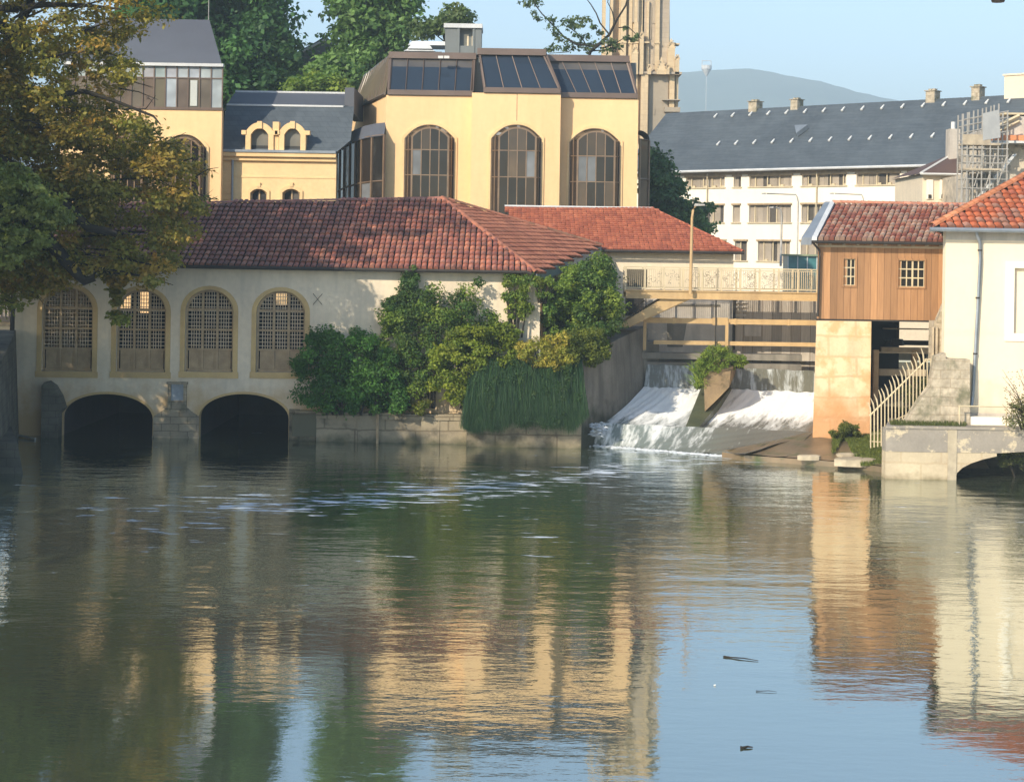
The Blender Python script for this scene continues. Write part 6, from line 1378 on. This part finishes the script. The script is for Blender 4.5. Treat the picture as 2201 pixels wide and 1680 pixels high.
def sparse_tree():
    rng = np.random.default_rng(31); D = 112
    t = thing('sparse_tree', P(1270, 160, D), 'sparse thin tree with bare dark branches in front of the church tower', 'tree')
    b = MB(); base = P(1262, 240, D)
    tips = []
    def br(pts, r0, r1):
        q = [P(u, v, D+rng.uniform(-.6, .6)) for u, v in pts]; n = len(q); b.tube(q, [r0+(r1-r0)*i/(n-1) for i in range(n)], 5)
    br([(1255,300), (1262,160), (1268,112), (1285,98), (1310,75), (1322,50), (1345,12), (1352,-20)], .16, .05)
    br([(1285,98), (1240,96), (1212,80), (1196,62), (1180,45), (1165,30), (1150,10), (1143,-10)], .08, .03)
    br([(1310,75), (1290,50), (1282,30), (1270,10), (1262,0)], .06, .03); br([(1322,50), (1316,25), (1306,5), (1312,-20)], .05, .02)
    br([(1268,112), (1250,80), (1225,60), (1205,52)], .05, .02); br([(1290,105), (1320,95), (1345,80), (1372,88)], .05, .02); br([(1330,60), (1350,58), (1365,72), (1378,84)], .04, .02); br([(1270,110), (1300,108), (1330,100), (1340,112)], .05, .02)
    br([(1235,100), (1222,112), (1180,115)], .04, .02)
    obj('trunk', b, M['bark'], t, smooth=True)
    cl = [(1143,2,.9), (1135,12,.6), (1155,8,.7), (1150,28,.6), (1155,40,.45), (1180,42,.8), (1188,58,.8), (1195,72,.6), (1215,48,.9), (1235,42,.9), (1228,58,.9), (1245,55,.8), (1262,42,.7), (1205,84,.7), (1225,92,.7), (1245,100,.9), (1262,102,.9), (1280,98,.9), (1218,104,.7), (1198,104,.6), (1238,76,.7), (1262,80,.7), (1180,106,.6), (1300,88,.8), (1318,92,.7), (1330,100,.6), (1316,104,.7), (1345,82,.5), (1362,86,.5), (1345,60,.35), (1290,72,.5), (1275,58,.5), (1300,108,.7), (1370,78,.3)]
    cents = np.array([tuple(P(u, v, D+rng.uniform(-.8,.8))) for u, v, r_ in cl]); rad = np.array([r_*.62 for u, v, r_ in cl])
    C, nn, s, col = clump_leaves(cents, rad, 46, .22, [(.09,.13,.05), (.13,.17,.07), (.06,.10,.035)], rng, squash=.6, shell=.2)
    foliage_obj('crown', [leaf_quads(C, nn, s, col, rng)], M['leaf'], t)
sparse_tree()
px_tree('dark_conifer', 'dark green tree between the yellow building and the white building', [(1394,325), (1415,330), (1428,350), (1440,380), (1462,400), (1448,415), (1478,425), (1450,432), (1470,440), (1520,440), (1530,455), (1500,480), (1525,492), (1500,498), (1440,470), (1394,460)], 99, 103, 110, .75, 150, .24, [(.08,.16,.06), (.055,.115,.045), (.12,.20,.07)], P(1430, 560, 101), .3, seed=10, nl=12, squash=.5, group='trees behind the buildings')
# --- bushes and climbers along the mill
def bush(name, label, poly, d0, d1, n, rad, per, size, pal, seed, cat='bush', squash=.8, group=None, shell=.45, **k):
    rng = np.random.default_rng(seed); c = px_cents(poly, d0, d1, n, rng); C, nn, s, col = clump_leaves(c, rng.uniform(rad*.6, rad*1.2, n), per, size, pal, rng, squash=squash, shell=shell)
    parts = [leaf_quads(C, nn, s, col, rng)]
    t = thing(name, (float(c[:,0].mean()), float(c[:,1].mean()), float(c[:,2].min())-.3), label, cat, group)
    foliage_obj('foliage', parts, M['leaf'], t)
    b = MB(); m = Vector((float(c[:,0].mean()), float(c[:,1].mean()), float(c[:,2].min())-.2))
    for i in rng.choice(n, min(10, n), replace=False):
        e = Vector(c[i]); b.tube([Vector((m.x+(e.x-m.x)*.5, m.y, m.z)), m.lerp(e, .5)+Vector(((e.x-m.x)*.25,0,.1)), e], [.05,.035,.012], 5)
    obj('stem', b, M['bark'], t); return t
bush('broad_bush', 'broad dense dark green bush right of the last lattice window', [(640,760), (655,735), (680,712), (700,700), (715,715), (735,730), (760,712), (785,712), (810,735), (850,760), (870,830), (865,885), (760,885), (650,868), (636,820)], 70.6, 72.0, 150, .42, 260, .10, [(.065,.17,.03), (.10,.22,.04), (.05,.125,.025)], 71)
bush('climbing_ivy', 'narrow column of dark ivy climbing the mill wall to the eave', [(858,580), (890,575), (898,640), (905,690), (870,700), (830,680), (828,645), (850,640), (860,610)], 71.6, 71.95, 46, .26, 210, .09, DG, 72, cat='ivy')
bush('climbing_ivy', 'wide mass of mixed green creeper in the middle of the mill wall', [(820,690), (850,640), (900,650), (930,618), (955,640), (985,640), (1010,600), (1035,602), (1030,640), (1065,690), (1080,710), (1060,780), (1000,800), (930,800), (880,870), (830,870), (815,760)], 71.0, 72.0, 150, .40, 220, .10, DG+MG, 73, cat='ivy')
bush('climbing_ivy', 'hanging creeper draped down from the corner eave of the mill', [(1080,600), (1110,588), (1135,600), (1128,640), (1140,660), (1115,690), (1110,715), (1085,720), (1092,650), (1075,625)], 71.5, 72.0, 32, .26, 190, .09, MG, 74, cat='ivy')
bush('climbing_ivy', 'bright green creeper hanging at the top of the white corner post', [(1145,600), (1165,590), (1185,600), (1178,640), (1160,645), (1142,620)], 71.2, 71.8, 14, .22, 190, .09, MG+YG[:1], 75, cat='ivy')
bush('climbing_ivy', 'thick ivy mass climbing over the porch beside the red roofed annex', [(1180,640), (1225,580), (1260,555), (1288,540), (1305,560), (1312,600), (1325,640), (1335,680), (1320,720), (1300,770), (1270,770), (1180,710), (1165,680)], 71.6, 76.5, 240, .42, 220, .11, MG+DG, 76, cat='ivy')
bush('leafy_shrub', 'yellow-green leafy shrub spilling over the middle of the river wall', [(930,760), (985,700), (1050,690), (1110,720), (1120,760), (1060,790), (1010,800), (1000,860), (990,880), (970,850), (920,830)], 70.2, 71.2, 90, .36, 200, .11, [(.18,.23,.025), (.12,.17,.022), (.25,.28,.035)], 77)
bush('leafy_shrub', 'small yellow-green shrub hanging just above the coping of the river wall', [(890,860), (920,860), (915,880), (895,885)], 70.8, 71.2, 8, .2, 160, .09, YG, 78)
bush('yellow_flowering_bush', 'bush covered in yellow blossom above the hanging grass', [(1115,735), (1150,715), (1180,730), (1215,720), (1230,745), (1225,780), (1195,790), (1150,782), (1120,765)], 69.9, 70.8, 50, .32, 220, .085, [(.46,.38,.07), (.52,.43,.09), (.20,.22,.03), (.34,.32,.05)], 79)
bush('leafy_shrub', 'olive green shrub right of the yellow blossom at the top of the concrete wall', [(1205,735), (1250,705), (1290,720), (1300,760), (1270,785), (1225,780)], 70.2, 72.5, 60, .36, 200, .10, [(.11,.14,.02), (.08,.11,.02), (.15,.17,.03)], 80)
rng = np.random.default_rng(90)
t = thing('hanging_grass', (1.0, 70.6, .3), 'dense curtain of long dark green grass hanging over the river wall to the water', 'hanging grass')
def hang(n):
    T, E = [], []
    for i in range(n):
        u = rng.uniform(1010, 1250); k = rng.random(); vt = 770+60*rng.random()+(25 if u < 1040 else 0)
        q = rng.random()**.6; ve = (vt+60)+(925-vt-60)*q; ue = 1130+(u-1130)*(1+.22*q)+rng.normal()*10; ue = min(max(ue, 996+rng.random()*10), 1257)
        if ue > 1235: ve = min(ve, 915-(ue-1235)*1.2)
        bul = .9*sin(pi*min(1, (ve-770)/190)*.9)
        g_ = sin(u*.13)*9+sin(u*.031+1)*12; ve = min(ve+g_*.6, 938-max(0, 1035-ue)*.5)+rng.normal()*3; ue += (sin(u*.21)+sin(vt*.17))*6*q
        T.append(P(u, vt, 71.0-.45*rng.random()-.25*abs(sin(u*.09)))); E.append(P(ue, ve, 70.5-bul*.7-.45*rng.random()))
    return [tuple(p) for p in T], [tuple(p) for p in E]
parts = []; T, E = hang(15000); strands(parts, T, E, .22, .02, [(.028,.068,.03), (.038,.088,.034), (.056,.112,.038), (.022,.052,.024)], rng)
Vx, Fx, Cx = parts[0]; foliage_obj('blades', [(Vx, Fx, Cx)], M['grassblade'], t)
rg2 = np.random.default_rng(95); cc = px_cents([(1015,800), (1060,775), (1200,778), (1245,800), (1250,860), (1225,905), (1150,925), (1060,915), (1015,880)], 69.5, 70.3, 90, rg2)
Cq, nq, sq, kq = clump_leaves(cc, rg2.uniform(.12, .34, len(cc)), 60, .075, [(.035,.078,.03), (.05,.105,.035), (.085,.13,.04)], rg2, squash=1.2, shell=.2, up=.2)
foliage_obj('leaves', [leaf_quads(Cq, nq, sq, kq, rg2, droop=1.5, aspect=.4)], M['leaf'], t)
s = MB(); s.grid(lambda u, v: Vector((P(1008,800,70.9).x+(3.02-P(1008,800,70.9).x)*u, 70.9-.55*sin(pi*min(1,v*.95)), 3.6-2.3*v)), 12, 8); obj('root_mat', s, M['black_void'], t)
def tuft(name, label, pts, D, n, h, pal, seed, spread=.35, cat='grass tuft', group=None):
    r_ = np.random.default_rng(seed); T, E = [], []
    for i in range(n):
        u, v = pts[r_.integers(0, len(pts))]; b_ = P(u+r_.normal()*4, v, D+r_.normal()*.12); e = b_+Vector((r_.normal()*spread*h, r_.normal()*spread*h, h*r_.uniform(.5, 1.15))); T.append(tuple(b_)); E.append(tuple(e))
    prt = []; strands(prt, T, E, .05, .035, pal, r_, 3); V_, F_, C_ = prt[0]
    return link_mesh(name, V_, F_, M['grassblade'], None, C_, label, cat, group, None, False)
bush('leafy_shrub', 'leafy green plant draped over the left side of the rock between chutes', [(1498,800), (1508,765), (1530,745), (1552,745), (1572,752), (1575,790), (1550,796), (1522,802), (1512,830), (1498,834)], 73.3, 75.5, 60, .22, 130, .07, MG, 111, cat='plant')
tuft('grass_tuft', 'long green grass growing through the plant on the rock between chutes', [(1498,800), (1510,795), (1520,785), (1505,820), (1530,775), (1500,830), (1512,812)], 73.7, 350, .45, MG, 101, .8)
bush('leafy_shrub', 'small round green plant on the right of the rock between chutes', [(1572,768), (1595,765), (1605,780), (1580,790)], 74.5, 75.2, 12, .2, 120, .07, MG, 102, cat='plant')
bush('grassy_shrub', 'low tuft of green growth at the foot of the orange stone pier', [(1778,932), (1800,918), (1820,908), (1840,912), (1848,932), (1800,938)], 68.5, 69.6, 40, .15, 130, .06, [(.13,.15,.03), (.10,.12,.025)], 103)
r_ = np.random.default_rng(104); T, E = [], []
for i in range(16000):
    u = r_.uniform(1790, 1902); v = r_.uniform(930, 1001)
    if v > 960+(u-1790)*.1+18*sin(u*.11) and u < 1850: continue
    if v < 960 and u < 1835 and r_.random() < .3: continue
    p = apron_pt(u, v); T.append(tuple(p)); E.append((p.x+r_.normal()*.05, p.y+r_.normal()*.05, p.z+r_.uniform(.05, .18)))
prt = []; strands(prt, T, E, .0, .03, [(.14,.17,.035), (.19,.21,.05), (.09,.12,.025)], r_, 2); V_, F_, C_ = prt[0]
link_mesh('apron_grass', V_, F_, M['grassblade'], None, C_, 'short grass growing on the apron below the palisade', 'grass', None, 'stuff', False)
T, E = [], []
for i in range(1500):
    u = r_.uniform(1915, 2075); p = P(u, 919, 62.6+r_.random()*.8); p.z = 1.95; T.append(tuple(p)); E.append((p.x+r_.normal()*.06, p.y, p.z+r_.uniform(.05, .22)))
prt = []; strands(prt, T, E, .0, .03, [(.12,.13,.04), (.09,.11,.03)], r_, 2); V_, F_, C_ = prt[0]
link_mesh('quay_grass', V_, F_, M['grassblade'], None, C_, 'short grass along the top of the stone quay', 'grass', None, 'stuff', False)
bush('creeper', 'green weeds growing through the iron palisade', [(1930,850), (1960,820), (1985,800), (2000,830), (1990,870), (1940,890)], 64.4, 64.8, 40, .16, 70, .06, [(.16,.17,.05), (.10,.12,.04)], 105, cat='creeper')
bush('straggly_bush', 'straggly brown twiggy bush in front of the cream house at the right edge', [(2150,905), (2180,870), (2201,850), (2260,830), (2260,915), (2170,915)], 61.6, 62.2, 30, .28, 60, .07, [(.16,.15,.06), (.12,.13,.05)], 106)
bush('culvert_bush', 'dull green bush hanging inside the quay arch at the right edge', [(2130,975), (2165,962), (2260,965), (2260,1015), (2190,1012), (2150,1000)], 63.0, 64.0, 50, .22, 90, .06, [(.10,.12,.04), (.14,.14,.06)], 107)
s = MB(); rr = random.Random(5)
for k in range(16):
    p = P(2215+rr.uniform(-15, 15), 915, 61.9); q = P(2160+rr.uniform(-6, 40), 790+rr.uniform(0, 90), 61.9); m_ = p.lerp(q, .5)+Vector((rr.uniform(-.1,.2), 0, rr.uniform(-.1,.3))); s.tube([p, m_, q], [.02,.012,.005], 4)
t_ = thing('bare_twigs', P(2215, 915, 61.9), 'bare spiky twigs against the cream house wall at the right edge', 'twigs'); obj('stems', s, M['bark'], t_)
C = []; 
for k in range(120): C.append(tuple(P(rr.uniform(2160, 2201), rr.uniform(795, 905), 61.8)))
C = np.array(C); nn = rng.normal(size=C.shape); nn /= np.linalg.norm(nn, axis=1, keepdims=True); foliage_obj('leaves', [leaf_quads(C, nn, np.full(len(C), .08), np.tile([[.16,.13,.06]], (len(C), 1)), rng)], M['leaf'], t_)
# ================================================================= WATER, GROUND, HILL, SKY
def river_mat():
    m, nt, nd, lk = newmat('river_surface')
    g = N(nt, 'ShaderNodeNewGeometry'); sp = N(nt, 'ShaderNodeSeparateXYZ'); lk.new(g.outputs['Position'], sp.inputs[0]); X, Yy = sp.outputs[0], sp.outputs[1]
    def mr(v, a, b, c=0., d=1., smooth=True):
        q = N(nt, 'ShaderNodeMapRange'); q.interpolation_type = 'SMOOTHSTEP' if smooth else 'LINEAR'; q.inputs[1].default_value = a; q.inputs[2].default_value = b; q.inputs[3].default_value = c; q.inputs[4].default_value = d; lk.new(v, q.inputs[0]); return q.outputs[0]
    # roughness of the flow: calm close to the viewer at right, lively below the weir
    big = noise(nt, .09, 3, .5, (1, .7, 1)); live = math_(nt, 'MULTIPLY', mr(Yy, 27, 46, .22, 1), mr(big, .3, .62, .55, 1.15))
    n1 = noise(nt, .55, 3, .5, (.32, 1, 1)); n2 = noise(nt, 1.7, 3, .55, (.42, 1, 1)); n3 = noise(nt, 5.0, 3, .6, (.55, 1, 1))
    h = math_(nt, 'ADD', math_(nt, 'MULTIPLY', n1, WAVE[0]), math_(nt, 'ADD', math_(nt, 'MULTIPLY', n2, WAVE[1]), math_(nt, 'MULTIPLY', n3, WAVE[2])))
    h = math_(nt, 'MULTIPLY', h, live)
    bp = N(nt, 'ShaderNodeBump'); bp.inputs['Strength'].default_value = 1; bp.inputs['Distance'].default_value = 1; lk.new(h, bp.inputs['Height'])
    # drifting foam: an arc from the weir toward the left bank
    # centre line y = f(x)
    wob = math_(nt, 'MULTIPLY', math_(nt, 'SUBTRACT', noise(nt, .12, 3, .5), .5), 6)
    x1 = mr(X, -22, 8, 0, 1, False); yc = math_(nt, 'ADD', math_(nt, 'MULTIPLY', math_(nt, 'POWER', x1, 1.6), 19), 48)
    dd = math_(nt, 'ABSOLUTE', math_(nt, 'SUBTRACT', math_(nt, 'ADD', Yy, wob), yc)); bandm = mr(dd, .6, 8.5, 1, 0)
    bandm = math_(nt, 'MULTIPLY', bandm, mr(X, -23, -4, .35, 1)); bandm = math_(nt, 'MULTIPLY', bandm, mr(X, 5, 15, 1, .1))
    gen = math_(nt, 'MULTIPLY', mr(Yy, 38, 46, 0, 1), mr(Yy, 52, 72, .42, .15)); bandm = math_(nt, 'MAXIMUM', bandm, gen)
    nearw = math_(nt, 'MULTIPLY', mr(Yy, 61, 69, 0, 1.0), mr(X, 0, 5, 0, 1)); nearw = math_(nt, 'MULTIPLY', nearw, mr(X, 8, 14, 1, .3)); bandm = math_(nt, 'MAXIMUM', bandm, nearw)
    fn = noise(nt, 2.7, 6, .66, (.24, 1, 1)); fn2 = noise(nt, .5, 3, .6, (.5, 1, 1))
    thr = math_(nt, 'ADD', math_(nt, 'MULTIPLY', bandm, -.205), .72); thr = math_(nt, 'ADD', thr, math_(nt, 'MULTIPLY', math_(nt, 'SUBTRACT', .5, fn2), .25))
    foam = mr(math_(nt, 'SUBTRACT', fn, thr), 0, .07, 0, 1)
    deep = mix(nt, ramp(nt, noise(nt, .08, 3), .35, .65), (.060,.078,.044), (.072,.080,.050))
    d = N(nt, 'ShaderNodeBsdfDiffuse'); lk.new(deep, d.inputs['Color']); lk.new(bp.outputs[0], d.inputs['Normal'])
    gl = N(nt, 'ShaderNodeBsdfGlossy'); gl.inputs['Roughness'].default_value = .03; gl.inputs['Color'].default_value = (.86,.90,.88,1); lk.new(bp.outputs[0], gl.inputs['Normal'])
    fr = N(nt, 'ShaderNodeFresnel'); fr.inputs['IOR'].default_value = 1.33; lk.new(bp.outputs[0], fr.inputs['Normal'])
    fac = math_(nt, 'ADD', math_(nt, 'MULTIPLY', fr.outputs[0], .75), WREF, True)
    x = N(nt, 'ShaderNodeMixShader'); lk.new(fac, x.inputs[0]); lk.new(d.outputs[0], x.inputs[1]); lk.new(gl.outputs[0], x.inputs[2])
    fm_ = N(nt, 'ShaderNodeBsdfDiffuse'); fm_.inputs['Color'].default_value = (.62,.68,.74,1)
    y = N(nt, 'ShaderNodeMixShader'); lk.new(math_(nt, 'MULTIPLY', foam, .85), y.inputs[0]); lk.new(x.outputs[0], y.inputs[1]); lk.new(fm_.outputs[0], y.inputs[2])
    o = N(nt, 'ShaderNodeOutputMaterial'); lk.new(y.outputs[0], o.inputs[0]); return m
s = MB(); s.face([(-120,-120,0), (120,-120,0), (120,73.5,0), (-120,73.5,0)]); s.face([(-22,73.5,0), (3,73.5,0), (3,84,0), (-22,84,0)])
obj('river_water', s, river_mat(), None, kind='structure')
s = MB(); s.face([(6,78.3,3.35), (16,78.3,3.35), (16,90,3.35), (6,90,3.35)]); s.face([(12.9,76.2,.2), (18,76.2,.2), (18,70,.2), (12.9,70,.2)]); obj('upstream_water', s, M['shelf'], None, kind='structure')
s = MB(); B = 6000
s.face([(-B,84.5,3.6), (-22.5,84.5,3.6), (B,84.5,3.6), (B,B,3.6), (-B,B,3.6)]); s.face([(-B,-200,2.8), (-23.6,-200,2.8), (-23.6,84.5,2.8), (-B,84.5,2.8)]); s.face([(26.8,-200,2.2), (B,-200,2.2), (B,84.5,2.2), (26.8,84.5,2.2)]); s.face([(15,71,2.0), (26.8,63.6,2.0), (26.8,84.5,3.0), (15,84.5,3.0)])
s.face([(-23.6,-200,-1), (-23.6,84.5,-1), (-23.6,84.5,2.8), (-23.6,-200,2.8)])
obj('ground', s, M['land'], None, kind='structure')
# hill
s = MB(); hr = random.Random(2)
def hz(u): 
    pts = [(-800,500),(600,230),(1100,185),(1400,160),(1465,156),(1500,154),(1537,150),(1610,149),(1640,154),(1668,161),(1711,170),(1750,176),(1833,200),(1886,212),(2000,236),(2200,270),(2700,400),(3400,545)]
    for (a, b_), (c_, d_) in zip(pts, pts[1:]):
        if a <= u <= c_: t = (u-a)/(c_-a); return b_+(d_-b_)*t
    return 560
us = [-800+i*25 for i in range(169)]
top = [P(u, hz(u)+hr.uniform(-1, 1), 2600) for u in us]
for i in range(len(us)-1):
    for j in range(6):
        t0, t1 = j/6, (j+1)/6
        f = lambda p, t: Vector((p.x*(1-.3*t), p.y-1100*t, 3+(p.z-3)*(cos(pi*t)*.5+.5)))
        s.face([f(top[i], t0), f(top[i+1], t0), f(top[i+1], t1), f(top[i], t1)])
obj('hill', s, M['hill'], None, kind='structure', smooth=True)
tm_ = thing('distant_hilltop_mast', P(1518, 170, 900), 'tiny pale mast with white drum on the skyline left of the hill', 'mast')
s = MB(); p = P(1517, 250, 900); z = lambda v: P(1517, v, 900).z; s.tube([(p.x,900,3), (p.x,900,z(165))], .12, 6); obj('pole', s, M['roof_white'], tm_)
s = MB(); s.tube([(p.x,900,z(164)), (p.x,900,z(152)), (p.x,900,z(149)), (p.x,900,z(141))], [.4,2.2,2.8,2.8], 12); s.tube([(p.x-2.4,900,z(141)), (p.x-2.4,900,z(130))], .2, 4); s.tube([(p.x+2.4,900,z(141)), (p.x+2.4,900,z(131))], .2, 4); s.tube([(p.x-2.4,900,z(131)), (p.x+2.4,900,z(131))], .2, 4); obj('drum', s, M['roof_white'], tm_)
tm_ = thing('hanging_lantern', P(2145, 4, 45), 'small glass street lantern just entering at the top right of the sky', 'lantern')
s = MB(); p = P(2145, 5, 45); s.tube([(p.x,45,p.z), (p.x,45,p.z+.06)], [.17,.19], 8); s.tube([(p.x,45,p.z+.5), (p.x,45,p.z+.8)], [.26,.03], 8); s.tube([(p.x,45,p.z+.8), (p.x,45,p.z+3)], .012, 4); s.tube([(-60,45,p.z+3), (60,45,p.z+3)], .012, 4)
for k in range(6): a = k*pi/3; s.tube([(p.x+.18*cos(a),45+.18*sin(a),p.z+.06), (p.x+.25*cos(a),45+.25*sin(a),p.z+.5)], .012, 4)
obj('frame', s, M['iron'], tm_); s = MB(); s.tube([(p.x,45,p.z+.07), (p.x,45,p.z+.49)], [.16,.23], 6); obj('glass', s, glassmat('lantern_glass', (.5,.5,.45), attr=False), tm_)
# floating debris
for (u0, v0, u1, v1, r_, lab) in ((1555, 1410, 1630, 1419, .012, 'long thin dark branch floating on the calm water'), (1592, 1606, 1618, 1605, .018, 'short dark stick floating on the foreground water'), (1625, 1484, 1670, 1486, .006, 'thin twig floating between the two dark sticks')):
    s = MB(); a = ground_pt(u0, v0, .015); b_ = ground_pt(u1, v1, .015); s.tube([a, a.lerp(b_, .2), a.lerp(b_, .6)+Vector((0,.02,.01)), b_], [r_*1.8, r_*1.2, r_, r_*.5], 6); obj('floating_stick', s, M['bark'], None, lab, 'stick', 'sticks floating on the river')
s = MB(); a = ground_pt(1534, 1472, .01); s.tube([a, a+Vector((.04,0,.01))], .012, 6); obj('floating_feather', s, M['white_paint'], None, 'tiny white feather floating near the long branch', 'feather')
# haze
if HAZE > 0:
    s = MB(); s.box(-2300, 2300, -260, 3300, -1.6, 330)
    m, nt, nd, lk = newmat('haze_air'); v = N(nt, 'ShaderNodeVolumePrincipled'); v.inputs['Density'].default_value = HAZE; v.inputs['Color'].default_value = (.66,.86,1,1); v.inputs['Anisotropy'].default_value = -.05
    o = N(nt, 'ShaderNodeOutputMaterial'); lk.new(v.outputs[0], o.inputs['Volume']); m.volume_intersection_method = 'FAST' if False else m.volume_intersection_method
    obj('haze', s, m, None, kind='stuff')
# sky + sun
w = bpy.data.worlds.new('World'); SC.world = w; w.use_nodes = True; nt = w.node_tree; nt.nodes.clear()
sk = nt.nodes.new('ShaderNodeTexSky'); sk.sky_type = 'NISHITA'; sk.sun_disc = False; sk.sun_elevation = radians(SUN_EL); sk.sun_rotation = radians(180+SUN_AZ); sk.altitude = 100; sk.air_density = SKY[1]; sk.dust_density = SKY[2]; sk.ozone_density = SKY[3]
bg = nt.nodes.new('ShaderNodeBackground'); bg.inputs['Strength'].default_value = SKY[0]; ow = nt.nodes.new('ShaderNodeOutputWorld'); nt.links.new(sk.outputs[0], bg.inputs[0]); nt.links.new(bg.outputs[0], ow.inputs[0])
ld = bpy.data.lights.new('sun', 'SUN'); ld.energy = SUN_E; ld.angle = radians(.55); ld.color = SUN_C; lo_ = bpy.data.objects.new('sun', ld); COL.objects.link(lo_)
tow = Vector((-sin(radians(SUN_AZ))*cos(radians(SUN_EL)), -cos(radians(SUN_AZ))*cos(radians(SUN_EL)), sin(radians(SUN_EL))))
lo_.rotation_euler = tow.to_track_quat('Z', 'Y').to_euler(); lo_.location = tow*80
cd = bpy.data.cameras.new('camera'); co = bpy.data.objects.new('camera', cd); COL.objects.link(co); co.location = (0, 0, HC); co.rotation_euler = (radians(90), -ROLL, 0)
cd.sensor_width = 36; cd.lens = 36*FPX/2201; cd.shift_y = -(840-HYP)/2201; cd.clip_start = .5; cd.clip_end = 20000
SC.camera = co
SC.view_settings.view_transform = 'Standard'; SC.view_settings.look = 'None'; SC.view_settings.exposure = EXPO; SC.view_settings.gamma = 1
SC.render.engine = 'CYCLES'; SC.cycles.volume_bounces = 0; SC.cycles.max_bounces = 6; SC.cycles.transparent_max_bounces = 4
